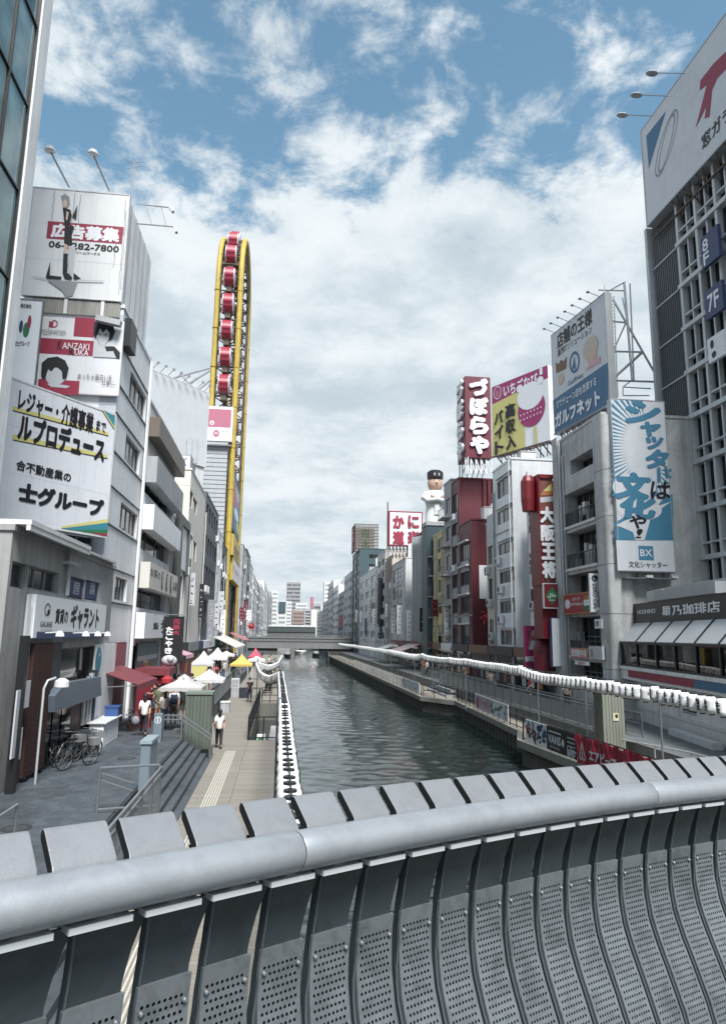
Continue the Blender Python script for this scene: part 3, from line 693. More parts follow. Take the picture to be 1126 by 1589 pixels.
# ---- two storey shop with the rental agency sign
X1 = -7.0; y0, y1 = yc+.12, YW(170, X1); z1 = PX(168, 880, X1).z
def f1(fa, so):
    fa.hpx(20, 870, 41, 915, 1); fa.hpx(46, 877, 90, 921, 3); fa.hpx(108, 893, 131, 931, 1); fa.hpx(134, 899, 154, 934, 1); fa.hpx(93, 1006, 146, 1056, 1)
T = building('shop_building', 'low two storey grey shop building with sloped eave under the oblique billboard', -13, X1, y0, y1, z1, mat('shop_grey', (.33, .335, .335), .65, streak=.35, var=.14, stain=.25, ssc=.5), 'L', f1, rec=.22, gm=MATS['pane_dark'])
fa = T.fa
m = M(); q = fa.uv(120, 858); fa.box(m, 0, q[0], fa.h+.17, fa.h+.30, -1.5, .45); fa.box(m, 0, q[0], fa.h+.02, fa.h+.165, .32, .43); T.part('eave', m, OFFW)
m = M()
for i in range(34): fa.box(m, q[0]+.05+i*.14, q[0]+.15+i*.14, fa.h+.165, fa.h+.25, -.3, .22)
T.part('corrugated_coping', m, GALV, kind='stuff')
for px, a, b in ((40, 922, 1090), (105, 858, 925)):
    q0 = fa.uv(px, a); q1 = fa.uv(px, b); downpipe(T, fa, q0[0], q1[1], q0[1], .07)
m = M(); fa.pbox(m, 98, 870, 111, 879, .0, .25); T.part('rain_head', m, PIPE)
m = M(); fa.pbox(m, 48, 998, 60, 1190, .003, .12)
T.part('brick_pier', m, mat('dark_brick', (.05, .02, .017), .8, var=.3, sc=6, bump=.5))
br = M()
a = fa.uv(48, 998); b = fa.uv(60, 1190)
for j in range(int((a[1]-b[1])/.085)):
    for i in range(2): fa.box(br, a[0]+.01+(b[0]-a[0])*.5*i, a[0]-.01+(b[0]-a[0])*.5*(i+1), b[1]+.085*j+.008, b[1]+.085*j+.077, .12, .135)
T.part('bricks', br, mat('brick_face', (.048, .018, .015), .8, var=.35, sc=8), kind='stuff')
m = M(); c = [fa.uv(*p) for p in ((85.7, 1060), (142.6, 1050), (144, 1079), (68, 1105), (68, 1080))]
m.prism([fa.pt(u, v, .05) for u, v in c], fa.n*.28); T.part('shop_panel', m, mat('panel_blue_grey', (.13, .165, .20), .45, var=.12))
m = M(); fa.pbox(m, 88, 1086, 144, 1168, .004, .03); T.part('shop_front', m, mat('maroon_front', (.06, .018, .014), .5, var=.25))
m = M(); fa.pbox(m, 147, 1000, 165, 1162, .003, .10); T.part('white_pier', m, WHITE)
m = M(); a = fa.uv(61, 998); b = fa.uv(91, 1060); fa.box(m, a[0], b[0], .0, a[1], .003, .025); a = fa.uv(20, 1095); fa.box(m, a[0], fa.uv(47, 1095)[0], 0, a[1], .003, .02); T.part('painted_shade', m, DARK)  # flat dark sheets on the wall paint the shade inside the doorways
for u0_ in (64, 78, 92): 
    m = M(); fa.pbox(m, u0_, 1095, u0_+9, 1175, .035, .07); T.part('door', m, MATS['pane_dark'])
s = Sign('agency_sign', 'white rental agency sign with black Japanese lettering above a blue band', faceL(-6.82, 57.5, 922, 162, 988), P_WHITE, .17, None)
s.rect(P_NAVY, 57.5, 980, 162.4, 989); s.text(P_BLACK, '賃貸の', 85, 968, 107, 946, .03); s.text(P_BLACK, 'ギャラント', 108.5, 976, 155, 943, .045)
s.ring(P_BLACK, 74, 946, 4.5, 10, .2); s.ell(P_BLACK, 75, 950, 1.6, 5); s.text(P_BLACK, 'GALANE', 62, 973, 81, 965, .02); s.text(P_GREY, 'rental house', 63, 979, 80, 976, 0)
for i, px in enumerate((70, 113, 133, 149)):
    a = s.f.uv(px, 985); m = M(); c = s.f.pt(a[0], a[1], .42); m.lathe(c, [(.05, .12), (.11, .05), (.13, -.04)], 8); m.tube([s.f.pt(a[0], a[1]+.05, .0), c+Z*.08], .02, 5)
    single('sign_spotlight', m, FRAMEW, 'small white spotlight on a short arm under the rental agency sign', 'spotlight', 'spotlights under the agency sign', True)
for nm, px0, px1, tx in (('blue window poster with a large white character in the upper shop window', 108, 131, '居'), ('blue window poster with two white characters beside the pier of the shop', 134, 154, '酒場')):
    s = Sign('window_poster', nm, faceL(-7.1, px0+1, 896 if px0 < 120 else 901, px1-2, 929 if px0 < 120 else 932), P_NAVY, .02, cat='poster')
    s.text(P_LGREY, tx, px0+5, 922, px1-6, 905, .02)
# ---- the big oblique billboard
d_ = ray(1150, 991); d_ = Vector((d_.x, d_.y, 0)).normalized()
pr = PY(171, 740, 28.95); def_z1 = PY(178, 645, pr.y).z; def_z0 = PY(163, 832, pr.y).z
fb = Face((pr.x-d_.x*7.5, pr.y-d_.y*7.5), (pr.x, pr.y), def_z0, def_z1)
s = Sign('oblique_billboard', 'huge white angled billboard with bold black Japanese lettering underlined in yellow', fb, mat('billboard_white', (.68, .70, .75), .45, var=.06, stain=.08, ssc=.7, streak=.06), .35, LGREY, .07, cat='billboard')
s.seams(5, 3)
for ln in (((20, 630), (168.5, 671), (168.5, 676), (20, 636)), ((20, 674), (167, 706), (167, 711), (20, 682))): s.poly(P_YEL, ln)
for ln in (((20, 636.5), (168.5, 676), (168.5, 677.3), (20, 638)), ((20, 682), (167, 711), (167, 712.3), (20, 683.4))): s.poly(P_BLACK, ln)
s.text(P_BLACK, 'レジャー・介護事業', 27, 637, 146.5, 642, .035); s.text(P_BLACK, 'まで', 148.5, 668, 165, 656, .03)
s.text(P_BLACK, 'ルプロデュース', 26, 682, 164, 681, .05); s.text(P_BLACK, '合不動産業の', 24, 729, 111, 734, .03); s.text(P_BLACK, '士グループ', 27, 778, 162, 776, .06)
s.poly(P_YEL, [(95, 817), (167.5, 805), (167, 811), (95, 820)]); s.poly(P_TEAL, [(95, 820), (167, 811), (166.5, 822), (112, 822.5)])
s.poly(P_GREEN, [(114, 822.5), (166.5, 822), (165.8, 828), (135, 826)]); s.poly(P_RED, [(140, 826.6), (165.8, 828), (165.3, 832), (158, 831)])
s.poly(P_TEAL, [(160, 636.5), (177.7, 646), (177, 663)]); s.poly(P_YEL, [(157.5, 635), (160, 636.3), (177, 663), (176.8, 666)])
m = M(); f2 = Face((fb.o.x-d_.x*.3, fb.o.y-d_.y*.3), (pr.x-d_.x*.25, pr.y-d_.y*.25), z1+.2, def_z0-.1); f2.box(m, 0, f2.w, 0, f2.h, -2.5, -.5); s.T.part('support_wall', m, BLACK)
m = M()
for i in range(11): f2.box(m, i*.75, i*.75+.06, 0, f2.h, -.5, -.42)
for i in range(4): f2.box(m, 0, f2.w, .25+i*.45, .29+i*.45, -.42, -.38)
s.T.part('support_frame', m, FRAME)
# ---- white office building with the billboard tower
y2 = PX(233, 563, -7.4).y; z2 = PX(233, 563, -7.4).z
def f2_(fa, so):
    for a in ((203.5, 574, 225, 655), (196.5, 672, 215.5, 738), (188.5, 778, 211.5, 836), (180, 894, 195.5, 934)): fa.hpx(*a, 4)
T2 = T = building('office_building', 'white office building with narrow windows carrying the torn recruitment billboard', -15, -7.4, 29.45, y2, z2, WHITE2, 'L', f2_, rec=.2)
m = M(); T.fa.box(m, .4, T.fa.w-.6, 0, 2.4, .003, .04); T.part('painted_shade', m, DARK)  # dark sheet painted in place of the unlit ground floor interior
for h in T.fa.holes: ledge(T, T.fa, h[3]+.30, .04, .05, mt=BLACK); ledge(T, T.fa, h[2]-.12, .05, .05, mt=BLACK)
m = M(); so = T.so
for j in range(30):
    for i in range(2): so.box(m, so.w-.72+.36*i+.006, so.w-.36+.36*i-.006, .03+.6*j, .61+.6*j, .002, .02)
T.part('tiles', m, mat('pier_tile', (.46, .49, .53), .4, var=.08), kind='stuff')
downpipe(T, T.fa, T.fa.w-.12, 0, T.fa.h, .09, WHITE)
m = M(); a = T.fa; a.box(m, .1, 1.3, a.h-1.7, a.h-.4, .05, .35); T.part('floodlight_box', m, BLACK)
fB = faceS(29.3, 52.7, 291, 187.5, 466.5); xR = fB.o.x+fB.w; yT = PX(230, 480, xR).y
m = M(); m.box(fB.o.x+.03, xR-.03, 29.5, yT, z2+.17, fB.o.z+fB.h-.05); T.part('billboard_tower', m, WHITE)
m = M()
for i in range(5): m.box(xR-.028, xR+.02, 29.9+i*1.05, 29.93+i*1.05, fB.o.z, fB.o.z+fB.h-.1)
T.part('tower_seam', m, FRAME)
s = Sign('recruitment_billboard', 'weathered white billboard with a red advertising band, phone number and torn figure on the roof', fB, mat('old_billboard', (.68, .695, .71), .55, streak=.08, var=.08), .16, LGREY, .05, cat='billboard')
s.seams(3, 3); s.rect(P_RED, 75, 343, 190, 379); s.text(P_WHITE, '広告募集', 78.4, 368.5, 187, 354.5, .05)
s.text(P_BLACK, '06-6282-7800', 75.4, 384, 185.5, 382, .045); s.text(P_BLACK, 'ドリームワークス', 113.7, 394, 156, 392.5, .02)
s.poly(P_GREY, [(95, 305), (101, 301), (108, 306), (109, 318), (104, 325), (98, 320), (97, 312)]); s.ell(P_SKIN, 101.5, 316, 3.4, 6)
s.poly(P_BLACK, [(98, 322), (110, 326), (112, 335), (108, 352), (113, 350), (116, 353), (112, 366), (113, 380), (104, 382), (100, 378), (101, 350)])
s.poly(P_SKIN, [(104, 328), (107.5, 330), (105, 343), (102.5, 340)]); s.poly(P_SKIN, [(100, 378), (106, 381), (104, 396), (99, 394)])
s.poly(P_BLACK, [(99, 394), (106, 394), (105, 424), (112, 431), (112, 435), (101, 433), (98, 424)]); s.poly(P_LGREY, [(107, 382), (118, 384), (113, 432), (107, 424)])
s.poly(P_BLACK, [(113, 337), (121, 318), (119, 342)]); s.poly(P_BLACK, [(72, 430), (79, 406), (78, 428), (96, 430), (96, 434), (74, 433)]); s.poly(P_BLACK, [(115, 424), (127, 434), (115, 434)])
s.poly(P_GREY, [(72, 434), (121, 438), (113, 460), (103, 462), (98, 452)]); s.poly(P_LGREY, [(46, 428), (72, 432), (72, 434), (56, 431)]); s.poly(P_LGREY, [(120, 435), (164, 436), (160, 438), (120, 437)])
m = M()
for k, (u, v0, v1) in enumerate(((.43, .98, .2), (.49, .97, .35), (.9, .6, .3), (.22, .99, .7), (.97, .95, .05), (.985, .85, .1))):
    pts = []
    for j in range(9): pts.append((fB.w*(u+.004*math.sin(j*2.3+k)), fB.h*(v0+(v1-v0)*j/8)))
    for (u0, w0_), (u1_, w1_) in zip(pts, pts[1:]): fB.box(m, u0-.012, u0+.012, w1_, w0_, .002, .01)
s.T.part('tear', m, P_GREY, kind='stuff')
def roof_lamp(b, hd, Y, label):
    p = PY(*b, Y); q = PY(*hd, Y); q.y = Y-1.0; m = M(); m.tube([p, q], .045, 6); T_ = Thing('billboard_lamp', label, 'lamp', p); T_.part('arm', m, GALV)
    m = M(); m.lathe(q+V(0, 0, .02), [(.06, .22), (.2, .12), (.24, -.05), (.2, -.08)], 10); T_.part('lamp_head', m, FRAMEW, smooth=True)
roof_lamp((108, 291), (89, 257), 29.6, 'lamp on a leaning arm above the figure on the torn billboard'); roof_lamp((170.4, 297), (153.5, 262), 29.6, 'lamp on a leaning arm above the right part of the torn billboard')
for i, (a, b, c) in enumerate((((206, 316), (264, 322), (269, 329)), ((201, 346), (271, 352), (274, 361)))):
    Y = 31; p = PY(*a, Y); q = PY(*b, Y); e = PY(*c, Y); p.x = xR-.05; T_ = Thing('side_lamp', ('upper' if i == 0 else 'lower')+' lamp on the long arm reaching out from the billboard tower', 'lamp', p)
    m = M(); m.tube([p, q], .035, 5); T_.part('arm', m, GALV); m = M(); m.beam(q, e, .22, .12); T_.part('lamp_head', m, FRAMEW)
m = M(); Y = 31
for a, b in (((226, 317), (235, 348)), ((250, 320), (258, 351))): m.tube([PY(*a, Y), PY(*b, Y)], .02, 5)
single('lamp_brace', m, GALV, 'pair of thin braces joining the two lamp arms of the billboard tower', 'brace')
T_ = Thing('roof_antenna', 'thin television antenna mast on the billboard tower corner', 'antenna', PY(205, 304, 30.2)); m = M(); m.tube([PY(205, 306, 30.2), PY(209, 250, 30.2)], .03, 5); m.tube([PY(206.5, 306, 30.2), PY(203, 262, 30.2)], .015, 4); T_.part('mast', m, GALV)
m = M(); 
for a, b in (((190, 246), (232, 261)), ((196, 252), (226, 252)), ((198, 262), (220, 258)), ((202, 247), (214, 265))): m.tube([PY(*a, 30.2), PY(*b, 30.2)], .012, 4)
T_.part('element', m, GALV)
# cladding strip and the red and white advertisement
fc = faceS(29.36, 52, 462, 186, 493); m = M(); fc.box(m, 0, fc.w, 0, fc.h, -.08, 0); T.part('cladding', m, mat('old_cladding', (.34, .335, .31), .7, streak=.4, var=.2))
m = M()
for i in range(int(fc.w/.1)): fc.box(m, i*.1, i*.1+.05, .02, fc.h-.02, .001, .03)
T.part('cladding_ribs', m, mat('old_cladding_rib', (.30, .295, .275), .7, streak=.4, var=.25), kind='stuff')
for u in (.36, .78):
    m = M(); fc.box(m, fc.w*u, fc.w*u+.14, 0, fc.h, .03, .09); T.part('cladding_post', m, OFFW)
fk = faceS(29.22, 54, 490, 184, 614.5)
s = Sign('portrait_advertisement', 'white and crimson advertisement with two dark haired portraits below the torn billboard', fk, mat('advert_white', (.68, .69, .72), .45, var=.05, stain=.08, ssc=.7, streak=.06), .12, None, cat='billboard')
s.rect(P_RED, 117, 492, 146, 524); s.rect(P_RED, 53.5, 523.5, 144, 553); s.text(P_RED, 'D', 81, 508.5, 91, 497, .02); s.text(P_RED, '1', 76, 508, 82, 499, 0)
s.text(P_GREY, 'Dream Entertainment', 59, 514.5, 103, 511.5, .0); s.text(P_BLACK, 'ドリームエンターテインメント', 59, 519.5, 103, 516, .01)
s.text(P_BLACK, 'K', 89, 543, 97, 528, .0); s.text(P_WHITE, 'ANZAKI', 97, 541.5, 139.5, 534, .0); s.text(P_BLACK, 'R', 107, 551.5, 116, 540, 0); s.text(P_WHITE, 'UKA', 116, 551.5, 138.5, 544, .01)
s.poly(P_LGREY, [(146, 530), (160, 537), (172, 535), (187, 545), (186.5, 556), (145, 554)]); s.poly(P_BLACK, [(163, 538), (178, 538), (186.8, 548), (186.5, 556.5), (181, 556), (176, 545), (166, 546)])
s.poly(P_LGREY, [(149, 506), (170, 508), (170, 525), (162, 538), (155, 534), (149, 520)])
s.poly(P_BLACK, [(146, 514), (147, 501), (154, 496), (166, 496.5), (176, 503), (179, 516), (175, 526), (169, 530), (171, 518), (166, 511), (160, 517), (156, 510), (152, 520), (148, 526)])
s.ell(P_BLACK, 155, 519, 2, .8); s.ell(P_BLACK, 165, 520, 2, .8)
s.rect(P_RED, 61, 588.5, 122.5, 614); s.ell(P_LGREY, 87, 585, 15, 14); s.poly(P_BLACK, [(65, 580), (66, 564), (75, 556), (90, 554), (102, 560), (107.5, 572), (104, 587), (98, 590), (97, 577), (88, 569), (80, 578), (76, 571), (72, 586), (67, 590)])
s.poly(P_LGREY, [(74, 596), (100, 598), (110, 600), (104, 603), (80, 601)]); s.text(P_BLACK, 'めっちゃ面白いを', 121, 589, 175, 582.5, .0); s.text(P_BLACK, '仕事に。', 158.5, 598, 181, 592, .0); s.rect(P_RED, 122.5, 611.5, 183.8, 614.3)
m = M(); m.beam(PY(150, 494, 28.9), PY(188, 503, 28.9), .3, .25); single('air_duct', m, GALV, 'grey duct running along the top of the portrait advertisement', 'duct')
s = Sign('group_sign', 'narrow white sign with blue and green petals at the left beside the advertisement', faceS(28.9, 16, 464, 53, 600), P_WHITE, .12, FRAME, .04)
s.ell(P_GREEN, 41, 512, 5, 12); s.ell(P_NAVY, 33, 507, 3, 10); s.ell(P_RED, 46, 500, 3, 11); s.text(P_BLACK, '富士グループ', 22, 537, 47, 530, .03); s.text(P_BLACK, '株式会社', 32, 478, 50, 472, .02)
# ---- restaurant building with stacked projecting parapets
y3 = YW(256, -7.3); zz = lambda py, px=245, X=-6.7: PX(px, py, X).z
def f3(fa, so):
    for a, b in ((676, 692), (754, 782), (830, 866), (918, 948)): fa.hole(.25, fa.w-.35, zz(b, X=-7.2)-1.85, zz(a, X=-7.2)-1.85, 3)
    fa.hpx(207, 1002, 236, 1050, 2)
T = building('restaurant_building', 'narrow restaurant building with brown and grey projecting parapets next to the white office', -12, -7.3, y2+.1, y3, zz(645, X=-7.3), LGREY, 'L', f3, gm=MATS['pane_dark'], rec=.4)
fa = T.fa
for a, b, mt_ in ((640, 674, BROWN), (708, 752, GREY), (788, 828, WHITE2)):
    m = M(); fa.box(m, .1, fa.w+.1, zz(b)-1.85, zz(a)-1.85, .003, .62); T.part('projecting_parapet', m, mt_)
s = Sign('tea_sign', 'cream shop sign with round black brushed marks on the restaurant facade', Face((-6.7, y2+.25), (-6.7, y3), zz(917), zz(878)), mat('cream_sign', (.60, .585, .54), .5, var=.06), .5)
s.tuv(P_BLACK, 'お茶の', .15, s.f.h*.45, s.f.w*.33, s.f.h*.8, .02)
for u in (.4, .56, .72): s.ell(P_BLACK, s.f.w*u, s.f.h*.48, .36, .55, uv=True); s.ell(MATS['cream_sign'], s.f.w*u+.06, s.f.h*.52, .24, .38, uv=True); s.ell(P_BLACK, s.f.w*u+.02, s.f.h*.5, .09, .3, uv=True)
s.tuv(P_BLACK, 'ぶん茶', s.f.w*.80, s.f.h*.25, s.f.w*.97, s.f.h*.7, .03)
s = Sign('sushi_sign', 'white sign with one large brushed black character below the cream sign', Face((-6.75, y2+.1), (-6.75, y3-.2), zz(990), zz(953)), P_WHITE, .45)
s.tuv(P_BLACK, '歩', s.f.w*.5, s.f.h*.2, s.f.w*.82, s.f.h*.85, .03); s.tuv(P_BLACK, '鮨', s.f.w*.25, s.f.h*.35, s.f.w*.42, s.f.h*.65, .02)
# ---- white narrow house with the framed panel
y3b = YW(290, -7.3)
def f3b(fa, so): fa.hole(fa.w*.36, fa.w*.62, 5.2, 8.2, 1); fa.hole(fa.w*.68, fa.w*.95, 3., 8.6, 3); fa.hole(fa.w*.7, fa.w*.95, 9.2, 12.0, 1)
T = building('narrow_house', 'narrow white house front with a tall pale panel in a dark frame', -11.5, -7.3, y3+.08, y3b, PX(290, 824, -7.3).z, WHITE, 'L', f3b)
dress(T, 8, ac=.4, pipes=3)
m = M(); fa = T.fa; c = fa.w
fa.box(m, c*.12, c*.3, 4.5, fa.h+.5, .003, .3); fa.box(m, c*.3, c*.66, fa.h-.1, fa.h+.5, .003, .3); fa.box(m, c*.62, c*.66, 8.4, fa.h-.1, .003, .3); T.part('dark_surround', m, mat('olive_metal', (.09, .095, .085), .5, var=.15))
m = M(); fa.box(m, c*.3, c*.62, 8.6, fa.h-.1, .003, .14); T.part('pale_panel', m, P_WHITE)
# ---- cream building with the roof letters
y4 = YW(308, -7.3)
def f4(fa, so):
    for a in ((293, 755, 298.5, 790), (300, 770, 305, 800), (296, 836, 299, 870), (300, 838, 303.5, 872), (297, 905, 302, 940)): fa.hpx(*a, 1)
T = building('cream_building', 'plain cream building with double crossed letters on its roof box', -12, -7.3, 53.2, y4, PX(290, 716, -7.3).z, CREAM, 'L', f4)
for j in range(3): ledge(T, T.so, T.so.h-1.2-3.3*j, .03, .012, mt=LGREY)
s = Sign('roof_letter_box', 'white roof box with two pale blue crossed letters on the cream building', Face((T.so.o.x+1.4, 53.4), (-7.5, 53.4), T.bx[4]+.17, PX(285, 687, -7.5).z), P_WHITE, 3.0, GREY, .08)
q = s.f
for u in (.50, .78):
    for dx_ in (-.12, .12):
        for a, b in ((-.33, .33), (.33, -.33)):
            c = q.w*u+dx_; s.poly(P_TEAL if dx_ > 0 else P_LGREY, [(c+a-.06, .2), (c+a+.06, .2), (c+b+.06, q.h-.2), (c+b-.06, q.h-.2)], 'letter', True)
roof_gear(T, 2, 4)
m = M(); p = PY(294, 690, 55)
for i in range(3): m.box(p.x-.5+.45*i, p.x-.2+.45*i, 54.8, 55.0, p.z-1.6, p.z+.4)
m.tube([V(p.x, 55.2, T.bx[4]), V(p.x, 55.2, p.z+.6)], .08, 6); T.part('phone_antenna', m, GALV)
# ---- dark blue grey building with bands of narrow windows
y5 = YW(330, -7.3)
def f5(fa, so):
    for v0, v1 in ((777, 806), (830, 858), (878, 908), (932, 966)):
        a = zz(v1, 320, -7.3)-1.85; b = zz(v0, 320, -7.3)-1.85
        for i in range(5): fa.hole(1.2+i*2.4, 2.7+i*2.4, a, b, 1)
T = building('navy_building', 'dark blue grey building with bands of narrow pale windows', -11, -7.3, y4+.1, y5, PX(309, 744, -7.3).z, NAVY, 'L', f5, gm=MATS['pane_pale'], fm=BLACK)
def f6(fa, so): fa.grid(2, 4, .4, fa.w-.4, 1, fa.h-.5, .7, .6)
dress(T, 5, pipes=2, ac=.15)
T = building('white_annex', 'narrow pale annex between the navy building and the slatted tower', -11, -7.4, y5+.1, y5+8, PX(334, 814, -7.4).z, WHITE, 'L', f6); roof_gear(T, 5, 9); dress(T, 6, ac=.6)
T = building('black_annex', 'black fronted annex with white window frames before the slatted tower', -11, -7.4, y5+8.1, 93, PX(341, 836, -7.4).z, DARK, 'L', f6, gm=MATS['pane_pale'], fm=FRAMEW); roof_gear(T, 3, 10); dress(T, 7, ac=.6)
# ---- discount store tower: slatted wall, blank billboard, big wheel
xs = -8.15; zt_ = PY(340, 690, 94).z
T = Thing('slatted_tower', 'grey horizontally slatted store tower behind the yellow wheel', 'building', (-10, 100, ZP))
m = M(); m.box(-16, xs, 94.05, 117, ZP, zt_); T.part('wall', m, mat('tower_grey', (.36, .385, .41), .5, streak=.15, var=.08))
m = M(); j = 0
while ZP+12+j*.62 < zt_: m.box(-16.0, xs+.03, 93.98, 94.045, ZP+12+j*.62, ZP+12.50+j*.62); j += 1
T.part('slats', m, mat('tower_slat', (.42, .445, .47), .45, streak=.12, var=.08), kind='stuff')
s = Sign('store_sign', 'pink and white store sign with a round pink emblem under the wheel gondolas', faceS(93.9, 323.5, 631, 358.5, 684), P_WHITE, 1.2, FRAMEW, .12)
s.rect(P_ROSE, 324, 634, 358, 664); s.ell(P_WHITE, 329, 656, 3.4, 3.4); s.rect(P_ROSE, 327.5, 655, 330.5, 658); s.ell(P_ROSE, 335.5, 672.5, 5, 5.5); s.text(P_WHITE, 'DQ', 333, 674, 338, 670.5, .03); s.text(P_GREY, '驚安の殿堂', 345, 671, 355.5, 668.5, .0)
m = M(); s.f.box(m, -.1, s.f.w+.1, -.9, -.7, -.1, .5); s.T.part('catwalk', m, FRAME)
d2 = ray(1237, 992); d2 = Vector((d2.x, d2.y, 0)).normalized(); pe = PY(322, 660, 85)
fq = Face((pe.x-d2.x*17, 85-d2.y*17), (pe.x, 85), PY(321, 724, 85).z, PY(322.5, 611, 85).z)
s = Sign('blank_billboard', 'large blank pale grey billboard wall left of the yellow wheel', fq, mat('blank_panel', (.52, .545, .575), .5, var=.04, stain=.08, ssc=.7, streak=.06), .8, LGREY, .1, cat='billboard'); s.seams(8, 4)
m = M(); fq2 = Face((fq.o.x, fq.o.y), (pe.x, 85), ZP, fq.o.z-.12); fq2.box(m, 0, fq2.w, 0, fq2.h, -4, -.2); s.T.part('support_block', m, LGREY)
m = M()
for i in range(14): m.beam(fq.pt(.6+i*1.2, fq.h, -.3), fq.pt(.6+i*1.2, fq.h+.7, .9), .05); m.box(*(lambda p: (p.x-.15, p.x+.15, p.y-.1, p.y+.1, p.z-.1, p.z+.15))(fq.pt(.6+i*1.2, fq.h+.7, .9)))
s.T.part('floodlights', m, FRAME, kind='stuff')
# big wheel
YN, YF, XA, XB = 95.3, 116.7, -7.55, -10.85; YC = (YN+YF)/2; RW = (YF-YN)/2; ZT = PY(358, 384, YC).z-.45; ZC = ZT-RW; ZL = ZP
def loop(off, step):                                        # long oval: up the near side, over the top, down the far side
    pts = []; n = int((ZC-ZL)/step)
    for i in range(n): pts.append((YN+off, ZL+(ZC-ZL)*i/n))
    k = max(8, int(math.pi*RW/step))
    for i in range(k+1): a = math.pi*i/k; pts.append((YC-(RW-off)*math.cos(a), ZC+(RW-off)*math.sin(a)))
    for i in range(1, n+1): pts.append((YF-off, ZC-(ZC-ZL)*i/n))
    return pts
W_ = Thing('ferris_wheel', 'tall yellow oval ferris wheel frame built into the store front', 'ferris wheel', (XA, YC, ZL))
lp = loop(0, 2.2); li = loop(1.7, 2.2); lj = loop(4.2, 2.2)
for X, r_ in ((XA, .42), (XB, .37)):
    m = M(); m.tube([(X, y, z) for y, z in lp], r_, 10); W_.part('rail', m, GOLDY, smooth=True)
    m = M(); m.tube([(X, y, z) for y, z in li], .16, 6); W_.part('inner_rail', m, RUST, smooth=True)
m = M()
for i in range(min(len(lp), len(li), len(lj))):
    (y, z), (yi, zi) = lp[i], li[i]
    for X in (XA, XB): m.beam((X, y, z), (X, yi, zi), .16)
    m.beam((XA, yi, zi), (XB, yi, zi), .22)
    if z > 8: m.beam((XA, y, z), (XB, y, z), .16)
    if i+1 < min(len(lp), len(li), len(lj)):
        (y2_, z2_), (yi2, zi2) = lp[i+1], li[i+1]
        for X in (XA, XB): m.beam((X, y, z), (X, yi2, zi2), .15); m.beam((X, yi, zi), (X, y2_, z2_), .12)
        m.beam((XA, yi, zi), (XB, yi2, zi2), .15); m.beam((XB, yi, zi), (XA, yi2, zi2), .15)
        if i < len(lj)-1:
            (yj, zj), (yj2, zj2) = lj[i], lj[i+1]
            for X in (XA, XB): m.beam((X, yi, zi), (X, yj2, zj2), .12); m.beam((X, yj, zj), (X, yi2, zi2), .12); m.beam((X, yj, zj), (X, yj2, zj2), .16)
W_.part('lattice', m, RUST, kind='stuff')
m = M()
for z in [ZL+6*i for i in range(1, int((ZC-ZL)/6)+1)]:
    for X in (XA, XB):
        for y in (YN, YF): m.lathe((X, y, z), [(.47, -.06), (.47, .06)], 10)
W_.part('joint_collars', m, mat('collar', (.42, .28, .04), .5), kind='stuff')
m = M()
for a, b in (((268, 587), (326, 571)), ((285, 600), (326, 575)), ((300, 612), (326, 590)), ((280, 578), (300, 606))): m.tube([PY(*a, 95), PY(*b, 95)], .16, 5)
W_.part('side_strut', m, GALV)
xm = (XA+XB)/2; RG = 1.5
GR = mat('gondola_red', (.30, .028, .055), .35, var=.1); GW = mat('gondola_white', (.62, .58, .62), .4, var=.06)
gp = [(s_, z) for s_, z in lp]
dist = [0]
for a, b in zip(gp, gp[1:]): dist.append(dist[-1]+math.hypot(b[0]-a[0], b[1]-a[1]))
def at_len(L):
    for i in range(len(dist)-1):
        if dist[i] <= L <= dist[i+1]:
            t = (L-dist[i])/(dist[i+1]-dist[i]); return gp[i][0]+(gp[i+1][0]-gp[i][0])*t, gp[i][1]+(gp[i+1][1]-gp[i][1])*t
    return gp[-1]
zg = PY(343, 597, YN).z; L0 = zg-ZL; g0 = None; pg = PY(347, 511.6, YN).z-PY(345, 553.5, YN).z
NG = 0
ORD = ['lowest', 'second', 'third', 'fourth', 'fifth', 'sixth', 'seventh', 'eighth', 'ninth', 'tenth', 'eleventh', 'twelfth', 'thirteenth', 'fourteenth', 'fifteenth', 'sixteenth', 'seventeenth', 'eighteenth', 'nineteenth', 'twentieth']
for i in range(0, 40):
    L = L0+i*pg
    if L > dist[-1]-6: break
    y, z = at_len(L)
    if g0 is None:
        G = Thing('gondola', 'lowest red ribbed gondola just above the pink store sign', 'gondola', (xm, y, z), 'gondolas of the ferris wheel')
        m = M(); n = 40; vs = []
        prof = [(-.72, .86), (-.62, 1.0), (.62, 1.0), (.72, .86)]
        for (x, q_) in prof:
            for j in range(n):
                a = 2*math.pi*j/n; rr = RG*q_*(1.0 if j % 4 < 2 else .955); vs.append(V(xm+x, y+rr*math.cos(a), z+rr*math.sin(a)))
        m.add(vs, [(i_*n+j, i_*n+(j+1) % n, (i_+1)*n+(j+1) % n, (i_+1)*n+j) for i_ in range(3) for j in range(n)]); G.part('body', m, GR)
        for sg in (-1, 1):
            m = M(); m.lathe((xm+sg*.70, y, z), [(RG*.93, -.06*sg), (RG*.93, .05*sg), (RG*.8, .14*sg)], 24, 'x'); pn = G.part('side_panel', m, GW, smooth=True)
            m = M(); m.lathe((xm+sg*.84, y, z), [(RG*.62, -.02*sg), (RG*.58, .03*sg)], 20, 'x'); G.part('window', m, MATS['pane_pale'], pn)
        m = M(); m.box(xm-.4, xm+.4, y-.5, y+.5, z-RG-.9, z-RG*.9); m.box(xm-.12, xm+.12, y+RG*.7, y+2.0, z-.12, z+.12); G.part('hanger', m, RUST)
        g0 = G
    else:
        NG += 1; far_ = y > YC
        dup(g0.o, (xm, y, z), ('red ribbed gondola on the near side of the wheel, %s one above the store sign' % ORD[min(NG, 19)]) if not far_ else 'red ribbed gondola on the hidden far side of the yellow wheel')
